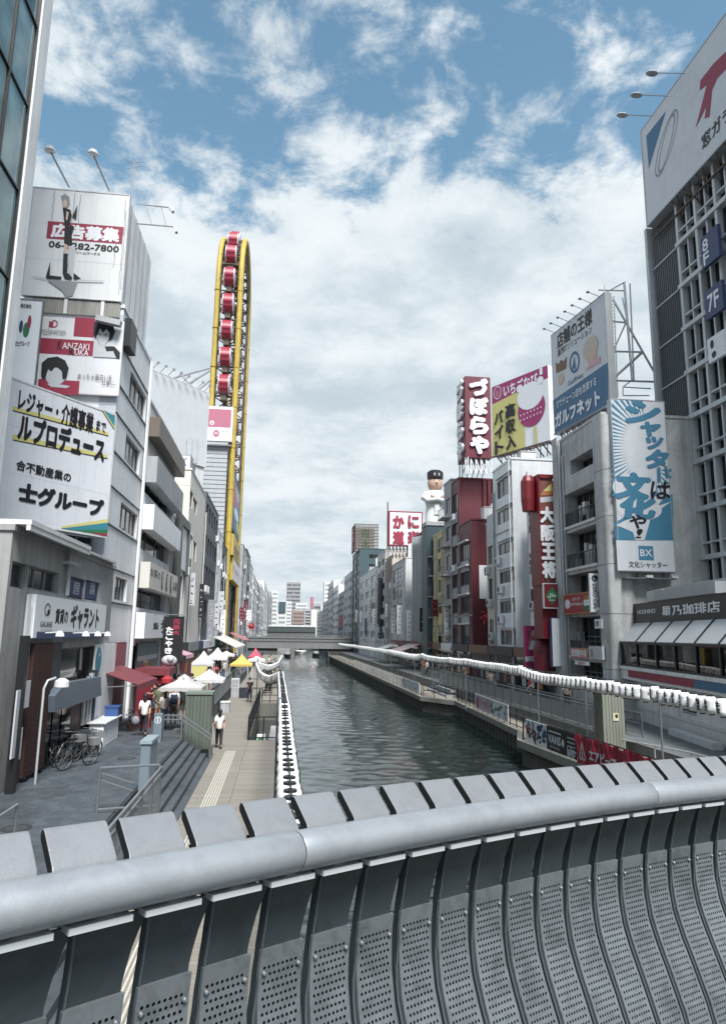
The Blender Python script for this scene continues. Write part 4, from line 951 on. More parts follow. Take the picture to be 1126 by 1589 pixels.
# store front between the wheel's legs
T = building('store_building', 'pale store front between the yellow legs with a colourful sign panel', -15.9, -7.95, 117.1, 124, PX(372, 850, -7.9).z, LGREY, 'L', lambda fa, so: fa.grid(2, 4, .4, fa.w-.4, 1, fa.h-1, .7, .6))
s = Sign('mascot_panel', 'tall panel of pink, blue and yellow shapes beside the wheel leg', Face((-7.3, 97), (-7.3, 114), PX(370, 832, -6.95).z, PX(370, 742, -6.95).z), P_TEAL, .6, RUST, .15)
hh, ww = s.f.h, s.f.w
s.poly(P_ROSE, [(0, hh*.5), (ww*.5, hh*.42), (ww*.8, hh*.7), (ww*.5, hh*.95), (0, hh*.88)], uv=True); s.ell(P_SKIN, ww*.55, hh*.8, ww*.25, hh*.12, uv=True); s.ell(P_GREEN, ww*.5, hh*.93, ww*.3, hh*.06, uv=True)
s.ell(P_WHITE, ww*.5, hh*.38, ww*.28, hh*.1, uv=True); s.ell(P_YEL, ww*.75, hh*.2, ww*.22, hh*.1, uv=True); s.ell(P_BLUE, ww*.3, hh*.15, ww*.25, hh*.14, uv=True)
s = Sign('gold_fascia', 'golden fascia with dark stripes low on the wheel store', Face((-6.9, 97), (-6.9, 114), PX(366, 868, -6.9).z, PX(366, 834, -6.9).z), mat('gold_paint', (.50, .36, .08), .45, var=.2), .8)
for q_ in (.12, .3, .45): s.ruv(P_BLACK, .1, .7, q_, q_+.09)
s = Sign('store_name_sign', 'white lit name sign between the yellow legs', Face((-6.9, 98), (-6.9, 113), PX(366, 904, -6.9).z, PX(366, 872, -6.9).z), P_WHITE, .6, GOLDY, .2); s.tuv(P_RED, 'ドン・キホーテ', 1, s.f.h*.3, s.f.w-1, s.f.h*.7, .03)
# ================================================================== RIGHT BANK
XRB = 17.6
YR = lambda px, X=XRB, py=985: PX(px, py, X).y
def rz(px, py, X=XRB): return PX(px, py, X).z
def rbuild(name, label, pxf, pxn, top, wm, faces=None, X=XRB, depth=9, **k):
    return building(name, label, X, X+depth, YR(pxn, X), YR(pxf, X), rz(*top, X), wm, 'R', faces, **k)
# ---- gridded office block with the shutter company board on its roof
XG = 23.0; yg1 = PX(1013, 473, XG).y; zl = PX(1052, 728, XG).z; per = PX(1052, 657, XG).z-zl
zbT, zbB = PX(992, 207, 22.5).z, PX(1005, 348, 22.5).z; yb1 = PX(999, 278, 22.5).y
T = Thing('grid_office_block', 'dark glass office block behind a grid of pale concrete fins at the right', 'building', (28, 30, ZP))
m = M(); m.box(XG+.4, 34, 8, yg1, ZP, zbB+.3); T.part('wall', m, DARK)
m = M(); m.box(XG-.15, XG+.6, yg1+.003, yg1+.28, ZP, zbB+.3); T.part('corner_pier', m, LGREY)
fg = Face((XG, yg1), (XG, 8), ZP, zbB+.3); FIN = mat('fin_concrete', (.62, .635, .65), .6, streak=.25, var=.1)
for i in range(13):
    m = M(); fg.box(m, .25+i*.2, .32+i*.2, 0, fg.h, -.35, -.1); T.part('louver', m, mat('louver_grey', (.15, .16, .17), .5, var=.1))
k = -4; zs = []
while zl+per*k < zbB-1: zs.append(zl+per*k-ZP); k += 1
zs = [z for z in zs if z > 2]
for i, z in enumerate(zs):
    m = M(); fg.box(m, 2.9, fg.w, z-.16, z+.10, -.35, .12); fg.box(m, .2, 2.9, z-.06, z+.02, -.35, -.05); T.part('ledge', m, FIN)
    m = M(); fg.box(m, 2.9, fg.w, z+.72, z+.82, -.3, .0); T.part('transom', m, FIN)
ncol = 12
for i in range(ncol+1):
    u = 3.0+i*.9; w_ = .20 if i % 2 == 0 else .11; m = M(); fg.box(m, u, u+w_, 1, fg.h, -.35, .05 if i % 2 == 0 else -.03); T.part('fin', m, FIN)
    if i < ncol:
        for z in zs:
            a = u+w_; b = u+.9
            for v0, v1 in ((z+.10, z+.72), (z+.82, z+per-.16)):
                g = M(); fg.box(g, a+.01, b-.01, v0, v1, -.4, -.3-.02*((i*7+int(v0*10)) % 2)); T.part('pane', g, MATS['pane_dark'])
s = Sign('shutter_company_board', 'huge white rooftop board with a blue triangle, grey rings and a crimson arrow', Face((22.5, yb1), (22.5, 6), zbB, zbT), mat('board_pale', (.62, .635, .665), .45, var=.04, stain=.08, ssc=.7, streak=.05), 1.2, GALV, .1, cat='billboard')
s.seams(7, 3); s.poly(P_BLUE, [(1002, 211), (1006, 262.5), (1032.7, 172)])
s.pring(P_GREY, 1033.5, 222, (15, -53), (9.5, 2), .07); s.pring(P_GREY, 1033.5, 222, (11.5, -47), (6, 1.5), .10)
s.poly(P_RED, [(1086, 125), (1085, 140.5), (1096, 132), (1107, 127), (1128, 105), (1128, 78), (1107, 98)]); s.poly(P_RED, [(1096, 132), (1078.5, 199.6), (1096, 163), (1101, 146), (1101, 130)]); s.poly(P_RED, [(1101, 130), (1098, 150), (1092.5, 184), (1100, 181), (1104, 140), (1112, 122)])
s.text(P_BLACK, '窓ガラス', 1089, 234, 1150, 138, .02)
for i, (b, h_) in enumerate((((1062, 114), (1013, 113)), ((1036, 149), (989, 147)), ((1012, 180), (967, 178)))):
    p = PX(*b, 22.4); q = PY(*h_, p.y); T_ = Thing('board_lamp', ('upper', 'middle', 'lower')[i]+' floodlight on a thin arm over the edge of the shutter company board', 'lamp', p)
    m = M(); m.tube([p, q], .03, 5); T_.part('arm', m, FRAME); m = M(); m.ball(q-V(.1, 0, .05), .38, .22, .12); T_.part('lamp_head', m, GREY, smooth=True)
m = M(); r = random.Random(5)
for i in range(int((yb1-8.8)/1.25)):
    y = 8+i*1.25; m.beam((22.6, y, zbB-.1), (23.2, y+.6, zbB-1.3), .07); m.beam((22.6, y+.6, zbB-.1), (23.2, y, zbB-1.3), .07)
m.beam((22.9, 8, zbB-.9), (22.9, yb1, zbB-.9), .1); s.T.part('under_truss', m, RUST, kind='stuff')
for tx, a, b in (('8F', (1085, 372), (1088.5, 419)), ('7F', (1091, 455), (1093, 499))):
    y_ = PX(*a, 22.3).y; ss_ = Sign('floor_sign', 'dark blue floor sign reading %s on the gridded office block' % tx, Face((22.3, y_), (22.3, y_-1.5), PX(*b, 22.3).z, PX(*a, 22.3).z), P_NAVY, .2)
    ss_.vert(P_WHITE, tx, a[0]+3, a[1]+2, a[0]+15, a[1]+35, .03) if tx == '8F' else ss_.tuv(P_WHITE, '7F', .25, ss_.f.h*.2, 1.2, ss_.f.h*.8, .03)
ss_ = Sign('cat_sign', 'white lower floor sign with black marks on the gridded office block', Face((22.3, PX(1096, 530, 22.3).y), (22.3, PX(1096, 530, 22.3).y-1.4), PX(1097, 566, 22.3).z, PX(1096, 528, 22.3).z), P_WHITE, .2)
ss_.ell(P_BLACK, .4, ss_.f.h*.7, .16, .25, uv=True); ss_.ell(P_BLACK, .5, ss_.f.h*.25, .2, .18, uv=True)
# ---- concrete balcony building with the corner column
def fm_(fa, so):
    for a, b in ((757, 812), (821, 880), (889, 946), (957, 1018), (1026, 1060)):
        fa.hole(fa.uv(876, 800)[0], fa.uv(924, 800)[0], rz(900, b)-ZP, rz(900, a)-ZP, 5, 2)
    fa.hole(fa.uv(884, 720)[0], fa.uv(921, 720)[0], rz(903, 728)-ZP, rz(903, 704)-ZP, 4)
ycn = YR(949); T = Tm = building('balcony_building', 'grey concrete building with recessed dark balconies and a round corner column', XRB, 27, ycn, YR(871), rz(937, 640), CONC, 'R', fm_, rec=.9, gm=MATS['pane_dark'])
fa = T.fa
cz = [ZP]+[PX(940, y, XRB).z for y in (1038, 953, 876, 801, 726.6)]+[T.bx[4]]
for a, b in zip(cz, cz[1:]):
    rr_ = .28; q = []
    for cx_, cy_, a0 in ((XRB+1.1, ycn+1.0, 0), (XRB-.1+rr_, ycn+1.0, 90), (XRB-.1+rr_, ycn-.22+rr_, 180), (XRB+1.1, ycn-.22+rr_, 270)):
        for k in range(6): an = math.radians(a0+18*k); q.append((cx_+rr_*math.cos(an), cy_+rr_*math.sin(an)))
    m = M(); m.prism([(x, y, a+.015) for x, y in q], (0, 0, b-a-.03)); T.part('column_block', m, CONC)
m = M(); fa.box(m, 0, .75, 0, fa.h+.4, .003, .2); T.part('pier', m, CONC)
for h in fa.holes[:4]:
    ledge(T, fa, h[2]+.03, .16, .12, h[0], h[1], OFFW)
    m = M(); n = 22
    for i in range(n+1):
        c = h[0]+.03+(h[1]-h[0]-.09)*i/n; fa.box(m, c, c+.025, h[2]+.03, h[2]+.85, -.06, -.03)
    fa.box(m, h[0], h[1], h[2]+.85, h[2]+.9, -.07, -.02); T.part('rail', m, BLACK)
r = random.Random(11)
for h in fa.holes[:4]:
    for i in range(5):
        c = h[0]+(h[1]-h[0])*r.random()*.8; m = M(); fa.box(m, c, c+r.uniform(.2, .5), h[2]+.05, h[2]+r.uniform(.4, 1.5), -.8, -.45); T.part('balcony_clutter', m, r.choice([LGREY, GREY, DARK, WHITE, P_LGREY]))
downpipe(T, fa, .95, 0, fa.h, .1); downpipe(T, fa, 1.3, 0, fa.h-1, .06, GALV)
# ---- retail software billboard with its steel frame
dg_ = ray(285, 987); dg_ = Vector((dg_.x, dg_.y, 0)).normalized(); pn_ = PY(941.5, 540, 38); rr_ = ray(858, 600)
den = dg_.x*rr_.y-dg_.y*rr_.x; L_ = -(pn_.x*rr_.y-pn_.y*rr_.x)/den; pf = pn_+dg_*L_
fG = Face((pf.x, pf.y), (pn_.x, pn_.y), PY(943, 628, 38).z, PY(940, 455, 38).z)
s = Sign('software_billboard', 'tall white and blue rooftop billboard facing the canal with a blue ring logo', fG, mat('board_cool', (.60, .62, .66), .45, var=.04, stain=.08, ssc=.7, streak=.05), .45, GALV, .06, cat='billboard')
s.seams(4, 5); s.poly(P_BLUE, [(857, 621.5), (943, 561.5), (943.5, 627), (860, 674)])
s.text(P_BLACK, '店舗の王様', 864, 543, 917.5, 476, .035); s.text(P_BLACK, '業界ITソリューション', 865, 555, 917, 504, .015)
s.pring(P_BLUE, 891, 562, (0, 17), (8, -2), .28); s.poly(P_BLUE, [(891, 552), (893, 572), (887, 573)]); s.text(P_BLUE, 'GulfNet', 881, 599.5, 904, 577, .01)
s.poly(P_BROWN, [(862, 562), (866, 566), (870, 558), (874, 561), (879, 553), (878, 572), (863, 579)]); s.ell(P_SKIN, 870, 588, 5, 9)
s.ell(mat('print_tan', (.52, .44, .38), .5), 916, 540, 12, 18); s.ell(P_SKIN, 918, 552, 8, 11); s.poly(mat('print_pale_pink', (.60, .36, .40), .5), [(908, 575), (918, 560), (931, 553), (931, 562)])
s.text(P_WHITE, 'ITでチェーン店を改革する', 864, 635, 925, 584, .015); s.text(P_WHITE, 'ガルフネット', 862, 666, 930.5, 602, .05)
m = M()
zz2 = lambda x, y, Y=39.5: PY(820+x/3.753, 430+y/3.753, Y)
for a, b, t in (((440, 45), (440, 95), .05), ((460, 100), (482, 720), .16), ((495, 110), (518, 700), .06), ((555, 30), (602, 600), .12), ((588, 38), (612, 600), .08), ((445, 92), (560, 28), .07), ((405, 75), (560, 80), .07), ((490, 130), (745, 580), .11), ((490, 258), (565, 265), .09), ((565, 265), (495, 420), .08), ((485, 432), (662, 437), .1), ((662, 437), (492, 590), .14), ((487, 602), (740, 610), .1), ((548, 640), (710, 650), .06), ((548, 690), (700, 690), .06), ((548, 640), (548, 690), .06), ((600, 600), (548, 640), .06), ((545, 120), (575, 265), .07)):
    m.tube([zz2(*a), zz2(*b)], t*.7, 5)
for i in range(30): y = 120+i*19; m.tube([zz2(462+(y-100)*.035, y), zz2(496+(y-110)*.038, y)], .02, 4)
s.T.part('steel_frame', m, GALV)
m = M()
for i in range(9):
    a = fG.pt(.4+i*(fG.w-.8)/8, 0, -.2); m.beam(a, a+V(.7, .3, -1.5), .09); m.beam(a+V(.1, 0, 0), a+V(1.8, 0, -1.5), .07)
m.beam(fG.pt(.2, -.12, .2), fG.pt(fG.w-.2, -.12, .2), .08); m.beam(fG.pt(.2, -.6, -.8), fG.pt(fG.w-.2, -.6, -.8), .1); s.T.part('under_truss', m, FRAME)
m = M()
for i in range(7): p = fG.pt(.5+i*(fG.w-1)/6, fG.h, 0); m.tube([p, p+fG.n*.8+Z*.2], .025, 4); m.ball(p+fG.n*.85+Z*.2, .12, .12, .08, 6, 4)
s.T.part('top_lights', m, FRAME, kind='stuff')
# ---- shutter advertisement hanging on the south wall
fX = faceS(ycn-.5, 947, 619, 1046.5, 888)
s = Sign('shutter_advertisement', 'tall blue and white advertisement with brushed Japanese characters and a sunburst', fX, mat('advert_cool_white', (.66, .69, .73), .45, var=.03, stain=.08, ssc=.7, streak=.05), .4, GALV, .04, cat='billboard')
n = 34
for i in range(n):
    a0 = math.radians(95+i*190/n); a1 = a0+math.radians(190/n*.55)
    def edge(a, ):
        dx_, dy_ = math.cos(a), -math.sin(a); ts = []
        lx0, lx1 = 948, 1037
        if dx_ < -.01: ts.append((lx0-1002)/dx_)
        if dx_ > .01: ts.append((1034-1002)/dx_)
        if dy_ < -.01: ts.append((621-692)/dy_)
        if dy_ > .01: ts.append((770-692)/dy_)
        t = min(q for q in ts if q > 0); return 1002+dx_*t, 692+dy_*t, t
    e0, e1 = edge(a0), edge(a1); f0 = 33 if e0[2] > 40 else e0[2]*.72
    s.poly(P_SKY, [(1002+f0*math.cos((a0+a1)/2), 692-f0*1.35*math.sin((a0+a1)/2)), e0[:2], e1[:2]]); s.k -= 1
s.k += 1
for i in range(7):
    a0 = math.radians(-20-i*9); e = (1002+45*math.cos(a0), 700-80*math.sin(a0)); e2 = (1002+45*math.cos(a0-.07), 700-80*math.sin(a0-.07)); s.poly(P_SKY, [(1012+10*math.cos(a0), 722-22*math.sin(a0)), (min(1041, e[0]), e[1]), (min(1041, e2[0]), e2[1])]); s.k -= 1
s.k += 1
s.poly(P_SKY, [(951, 812), (962, 806), (975, 797), (1003, 790), (1018, 786), (1030, 772), (1042.5, 766), (1044.5, 838.5), (954.5, 838.5), (952.5, 822), (962, 815), (952, 818)])
WB = MATS['advert_cool_white']
s.ell(WB, 983, 757, 33, 23); s.ell(WB, 991, 790, 35, 18); s.poly(WB, [(1020, 785), (1041, 778), (1014, 797), (1000, 803)]); s.poly(WB, [(955, 815), (978, 803), (1008, 806), (1003, 824), (999, 838), (985, 838), (981, 826), (968, 820)])
for c, x0, y0, x1, y1, mt_, b, sl in (('シ', 969, 623, 1023, 656.5, P_SKY, .06, .2), ('ャ', 992, 655, 1023, 677, P_SKY, .06, .2), ('ッ', 1000, 678, 1027, 697, P_SKY, .06, .2), ('タ', 1001, 698, 1035, 727, P_SKY, .06, .2), ('は', 1009, 748, 1038.5, 774, P_BLACK, .02, .1), ('文', 954.6, 734, 1007, 774, P_SKY, .06, .15), ('化', 961, 769, 1016, 805, P_SKY, .06, .15), ('や', 976, 799, 1001, 820, P_BLACK, .03, .1), ('!', 986, 821, 995, 835, P_BLACK, .0, .3)):
    a = s.f.uv(x0, y1); b_ = s.f.uv(x1, y0); s.tuv(mt_, c, a[0], a[1], b_[0], b_[1], b, 0, 'letter', sl)
s.poly(P_SKY, [(1018, 726), (1023, 724), (1024, 746), (1019, 748)]); s.poly(P_SKY, [(1029, 722), (1033, 724), (1037, 740), (1032, 742)])
s.rect(WB, 954.5, 838.5, 1046.2, 887.5); s.rect(P_SKY, 988.5, 847, 1013, 870); s.text(P_WHITE, 'BX', 992, 863, 1009.5, 853, .01); s.text(P_BLACK, '文化シャッター', 974, 881, 1033, 872.5, .02)
m = M(); fX.box(m, .2, fX.w-.1, -.42, -.36, -.3, .25); fX.box(m, 1.1, 1.15, -.4, 0, -.3, -.2); fX.box(m, 2.6, 2.65, -.4, 0, -.3, -.2); s.T.part('lamp_bar', m, FRAME)
for u in (.42, .88):
    m = M(); fX.box(m, fX.w*u, fX.w*u+.36, -.36, -.22, .1, .35); s.T.part('lamp', m, FRAMEW)
# ---- coffee shop with sloped glazing and black sign
a = PZ(979, 1113, ZP); b = PZ(1105, 1156, ZP); uh = (b-a); uh.z = 0; uh.normalize()
h0 = a-uh*1.5; h1 = a+uh*17; fH = Face((h0.x, h0.y), (h1.x, h1.y), ZP, 12); nh = fH.n
S_ = lambda d: Face((h0.x+nh.x*d, h0.y+nh.y*d), (h1.x+nh.x*d, h1.y+nh.y*d), ZP, 12)
T = Thing('coffee_shop', 'low coffee shop with white base wall, sloped pale glazing and a dark window band', 'building', fH.pt(6, 0))
fQ = S_(.75); vw0 = fQ.uv(990, 1037.5)[1]; vw1 = fQ.uv(1000, 998)[1]; uw0 = fQ.uv(958.5, 1010)[0]; vb = vw0-.62
fW = Face((h0.x, h0.y), (h1.x, h1.y), ZP, ZP+vb)
c0, c1 = fW.uv(1057, 1094), fW.uv(1080.5, 1112); fW.hole(c0[0], c1[0], c1[1], min(c0[1], vb-.1), 1)
m = M(); fW.wall(m, .3); fQ.box(m, uw0, fQ.w, vb+.003, vw0-.003, -5, 0); T.part('wall', m, WHITE); fW.windows(T, FRAMEW, MATS['pane_dark'], .3)
for px in (986, 1024, 1052):
    u = fH.uv(px, 1080)[0]; m = M(); fH.box(m, u, u+.05, .75, vb-.1, .003, .03); T.part('moulding', m, LGREY)
m = M(); fH.box(m, 0, fH.w, .62, .75, .003, .07); fH.box(m, 0, fH.w, 0, .6, .003, .04); T.part('plinth', m, OFFW)
m = M(); fQ.box(m, uw0, fQ.w, vw0-.11, vw0+.05, .003, .08); T.part('string_course', m, WHITE)
ub = fQ.uv(1077, 1054)[0]; u0s = fQ.uv(975, 1044)[0]
for mt_, ua, ue in ((P_RED, u0s, ub), (P_BLUE, ub+.01, ub+6)):
    m = M(); fQ.box(m, ua, ue, vw0-.46, vw0-.14, .004, .05); T.part('fascia_stripe', m, mt_)
# glazed room
m = M(); fQ.box(m, uw0, fQ.w, vw0, vw1, -4.4, -4.3); fQ.box(m, uw0, fQ.w, vw1, vw1+.1, -4.4, -1.6); T.part('room_wall', m, mat('room_dark', (.05, .04, .035), .7))
fr = M(); posts = [uw0+.03]+[fQ.uv(px, 1020)[0] for px in (987.5, 1017.5, 1046.5, 1079)]; st_ = posts[-1]-posts[-2]; posts += [posts[-1]+st_*i for i in range(1, 8)]
for u in posts: fQ.box(fr, u-.05, u+.05, vw0+.05, vw1, -.1, .02)
fQ.box(fr, uw0, fQ.w, vw1-.06, vw1+.04, -.1, .03); fQ.box(fr, uw0, fQ.w, vw0+.05, vw0+.14, -.1, .03); T.part('window_frame', fr, BLACK)
gl = bpy.data.materials.new('clear_glass'); MATS['clear_glass'] = gl; gl.use_nodes = True; nt = gl.node_tree; nt.nodes.clear()
o_ = nt.nodes.new('ShaderNodeOutputMaterial'); mx = nt.nodes.new('ShaderNodeMixShader'); tr = nt.nodes.new('ShaderNodeBsdfTransparent'); gs = nt.nodes.new('ShaderNodeBsdfGlossy'); fr_ = nt.nodes.new('ShaderNodeFresnel')
tr.inputs[0].default_value = (.72, .78, .78, 1); gs.inputs['Roughness'].default_value = .02; fr_.inputs[0].default_value = 1.5
nt.links.new(fr_.outputs[0], mx.inputs[0]); nt.links.new(tr.outputs[0], mx.inputs[1]); nt.links.new(gs.outputs[0], mx.inputs[2]); nt.links.new(mx.outputs[0], o_.inputs[0])
r = random.Random(2)
for a_, b_ in zip(posts, posts[1:]):
    m = M(); fQ.box(m, a_+.05, b_-.05, vw0+.14, vw1-.06, -.06, -.045); T.part('pane', m, gl)
    m = M(); p0_, p1_, p2_, p3_ = fQ.pt(a_+.05, vw1+.04, 0), fQ.pt(b_-.05, vw1+.04, 0), fQ.pt(b_-.05, vw1+1.0, -.86), fQ.pt(a_+.05, vw1+1.0, -.86)
    m.prism([p0_, p1_, p2_, p3_], Z*.03); T.part('roof_pane', m, mat('frosted_roof', (.42, .44, .46), .25, var=.08))
    c = fQ.pt((a_+b_)/2, vw0+1.25, -1.2); m = M(); m.lathe(c, [(.22, 0), (.16, .28)], 12); m.tube([c, c-Z*.4], .02, 4)
    single('table_lamp', m, mat('lamp_shade', (.75, .70, .62), .6, emit=.35), 'small table lamp with a pale shade behind the coffee shop glass', 'lamp', 'coffee shop table lamps')
    m = M()
    for i in range(12): fQ.box(m, a_+.1+i*.13, a_+.1+i*.13+r.uniform(.05, .11), vw0+.15, vw0+.15+r.uniform(.25, .5), -.5, -.3)
    T.part('window_display', m, mat('display', (.35, .35, .33), .6, rand=.3), kind='stuff')
for u in posts: m = M(); m.beam(fQ.pt(u, vw1+.05, .01), fQ.pt(u, vw1+1.04, -.87), .09); T.part('glazing_bar', m, BLACK)
m = M(); fQ.box(m, uw0-.1, fQ.w, vw1+1.0, vw1+1.3, -1.05, -.84); T.part('dark_beam', m, BLACK)
fT = S_(-.12); v0_, v1_ = fT.uv(985, 964)[1], fT.uv(985, 938.5)[1]; us = fT.uv(982.5, 950)[0]
m = M(); fT.box(m, us, fT.w, 0, v1_-.03, -6, -.3); T.part('back_block', m, DCONC)
fS_ = Face(fT.pt(us, 0)[:2], fT.pt(fT.w, 0)[:2], ZP+v0_, ZP+v1_)
s = Sign('coffee_shop_sign', 'long black coffee shop sign with white brushed Japanese characters', fS_, BLACK, .25, BLACK, .05)
s.text(P_WHITE, 'HOSHINO', 988.5, 953.5, 1016, 944, .02); s.text(P_WHITE, '星乃珈琲店', 1026.5, 958, 1116, 931, .028)
m = M(); fT.box(m, us+1, us+9, v1_+.25, v1_+.75, -1.3, -.7); fT.box(m, us+2.5, us+9, v1_+.1, v1_+.6, -.65, -.2); T.part('duct', m, GALV)
m = M(); c = fT.uv(994, 934); d_2 = fT.uv(1016, 914); fT.box(m, c[0], d_2[0], c[1], d_2[1], -.8, -.3); T.part('air_conditioner', m, LGREY)
m = M(); c = fH.uv(1058, 1135); fH.box(m, c[0], c[0]+4.2, .0, .26, .2, .62)
single('planter_bench', m, OFFW, 'long low white bench box at the foot of the coffee shop wall', 'bench')
# ---- low white building with the red vertical restaurant sign
def fl(fa, so): fa.hpx(818, 795, 826, 825, 2); fa.hpx(818, 860, 827, 890, 2); fa.hpx(819, 915, 828, 945, 2); so.grid(1, 3, .3, 2.2, 2, 14, .5, .4)
T = building('low_white_building', 'low white building squeezed behind the red vertical restaurant sign', 18.3, 26, YR(871)+.1, YR(809)-.1, rz(822, 790, 18.3), WHITE, 'R', fl)
for i in range(4): ac_unit(T, T.fa, .5+.2*i, 3+3.1*i)
fO = faceS(42.1, 835.5, 742, 862.5, 903)
s = Sign('restaurant_blade_sign', 'tall red blade sign with four raised white characters down its face', fO, mat('sign_brown', (.17, .06, .05), .5, var=.25, sc=3), 1.5)
m = M(); fO.box(m, -.12, 0, -.2, fO.h+.1, -1.55, .12); fO.box(m, -.12, fO.w+.05, fO.h, fO.h+.25, -1.55, .12); m.cur = 0; m.lathe(fO.pt(.1, fO.h-.5, -.8)-V(.55, 0, 0), [(.42, -1.6), (.5, -.8), (.5, .4), (.3, .8)], 12); fO.box(m, -.05, fO.w, -3.6, 0, -1.5, .0); s.T.part('housing', m, mat('sign_red', (.16, .012, .02), .4, var=.1))
s.poly(P_ORANGE, [(838, 768), (858, 745), (858, 768)]); s.poly(P_LGREY, [(836, 772), (858, 770), (857, 778), (837, 780)]); s.poly(P_YEL, [(842, 762), (855, 750), (857, 762)])
s.vert(P_WHITE, '大阪王将', 835.8, 785, 862, 899, .05, .14, .08)
s = Sign('halal_sign', 'small red square sign with a green diamond and white script', faceS(41.7, 843, 906, 869.5, 943), P_DRED, .15, P_LGREY, .06)
s.poly(P_GREEN, [(856, 911), (866, 924), (856, 938), (846, 924)]); s.text(P_WHITE, 'ﻝﻼﺣ', 849.5, 928, 862, 920, .02); s.text(P_WHITE, 'HALAL', 851, 932.5, 861, 930, .0)
s = Sign('pink_banner', 'pink shop banner with white figures beside the red blade sign', faceS(44.9, 812.5, 971, 838, 1036), mat('hot_pink', (.34, .035, .14), .5, var=.12), .2)
r = random.Random(8)
for i in range(16): s.ell(r.choice([P_WHITE, P_ROSE, P_ROSE, P_RED]), r.uniform(816, 835), r.uniform(976, 1010), r.uniform(1, 3.2), r.uniform(1.2, 4))
s.poly(P_ROSE, [(817, 1008), (821, 985), (826, 978), (832, 986), (835, 1008)]); s.ell(P_SKIN, 826, 983, 4, 5); s.poly(P_WHITE, [(820, 1008), (823, 994), (829, 994), (832, 1008)])
s.text(P_WHITE, '無料案内所', 814, 1027, 836, 1018, .04)
m = M(); m.lathe((PY(844, 1005, 43.5).x, 43.5, PY(844, 1040, 43.5).z), [(.7, 0), (.75, 1.2), (.5, 2.0), (.1, 2.3)], 10); single('red_lantern_stand', m, P_DRED, 'dark red round kiosk top below the blade sign', 'kiosk', smooth=True)
s = Sign('blank_vertical_sign', 'blank white vertical sign box at the edge of the balcony building', faceS(41.6, 855, 959, 871.5, 1034), P_WHITE, .3, P_NAVY, .05)
# signs on the balcony building
s = Sign('cafe_sign', 'white vertical cafe sign with a ring logo and turned letters', faceS(YR(925)-.3, 914, 889.5, 930.5, 950), P_WHITE, .2)
s.ring(P_BLACK, 922, 897.5, 5, 5, .45); s.poly(P_BLACK, [(920, 894), (926, 896), (922, 900)])
q = s.f
def rot_text(s, mt, st, px0, py0, px1, py1):                  # lettering turned a quarter turn, reading downwards
    vs, fs, n = text_mesh(st); a = s.f.uv(px0, py0); b = s.f.uv(px1, py1); d = s.d(); m = M()
    for e in (0, .012): m.add([s.f.pt(a[0]+(b[0]-a[0])*y+e, a[1]+(b[1]-a[1])*x, d+e*.2) for x, y in vs], fs)
    s.T.part('lettering', m, mt)
rot_text(s, P_BLACK, 'ZERO Cafe', 918.5, 905.5, 926.5, 945)
fa = Tm.fa
s = Sign('curry_house_sign', 'orange framed red restaurant sign with an oval emblem over a balcony', faceR(XRB-.25, 875, 925, 916, 949), P_BRED, .2, P_ORANGE, .08)
s.ell(P_WHITE, 880, 937.5, 4, 7.5); s.text(P_WHITE, 'ミティラ', 887, 933, 899, 926.5, .03); s.text(P_WHITE, 'MITHILA', 885, 940.5, 903.5, 934, .03); s.rect(P_ORANGE, 905, 924.5, 916, 931); s.rect(P_WHITE, 905, 931, 916, 940); s.rect(P_GREEN, 905, 940, 916, 948)
s = Sign('salmon_sign', 'salmon coloured shop sign with pale lettering low on the balcony building', faceR(XRB-.3, 884, 1005, 911, 1022), mat('print_salmon', (.50, .22, .17), .5), .15); s.text(P_WHITE, '居酒屋', 886, 1018, 899, 1008, .03); s.text(P_WHITE, '本店', 900, 1018, 909, 1008, .03)
s = Sign('pale_sign', 'pale square shop sign with a small grey picture beside the salmon one', faceR(XRB-.3, 912.5, 1002, 934, 1024), P_LGREY, .15); s.rect(P_GREY, 915, 1007, 920, 1020)
s = Sign('strip_sign', 'small white strip sign below the salmon coloured sign', faceR(XRB-.35, 891, 1025, 911.5, 1033), P_WHITE, .12); s.text(P_ROSE, '営業中', 896, 1031, 907, 1027, .03)
s = Sign('small_plate', 'small white plate with dark marks beside the corner column', faceR(XRB-.2, 921.5, 961, 933, 975), P_WHITE, .1); s.text(P_BLACK, '会館', 923, 972, 928, 963, .02)
# ---- white building and strawberry coloured rooftop board
def fk_(fa, so):
    for a in ((770.6, 748.6, 795.7, 761), (771, 795.8, 796.4, 803.7), (772.8, 845.5, 798, 854), (774.3, 888.6, 800, 901), (775, 934, 801, 950), (776, 978, 804, 1001.8)): fa.hpx(*a, 3)
T = building('white_building', 'white building with six rows of triple windows under the strawberry coloured board', XRB, 27, YR(800), YR(769), rz(799, 708), WHITE2, 'R', fk_); downpipe(T, T.fa, T.fa.w-.3, 0, T.fa.h, .09, WHITE); downpipe(T, T.so, 1.2, 0, T.so.h-1, .07, LGREY); roof_gear(T, 4, 3); dress(T, 41, ac=.5)
for h in T.fa.holes: ledge(T, T.fa, h[3]+.2, .05, .15, h[0]-.1, h[1]+.1)
ds_ = ray(-160, 979); ds_ = -Vector((ds_.x, ds_.y, 0)).normalized() if ds_.y < 0 else Vector((ds_.x, ds_.y, 0)).normalized()
pn_ = PY(851, 620, 52); rr_ = ray(763, 650); den = ds_.x*rr_.y-ds_.y*rr_.x; L_ = -(pn_.x*rr_.y-pn_.y*rr_.x)/den; pf = pn_+ds_*L_
s = Sign('job_site_billboard', 'magenta and yellow rooftop billboard advertising part time work', Face((pf.x, pf.y), (pn_.x, pn_.y), PY(853, 683, 52).z, PY(849, 566, 52).z), P_WHITE, .5, None, cat='billboard')
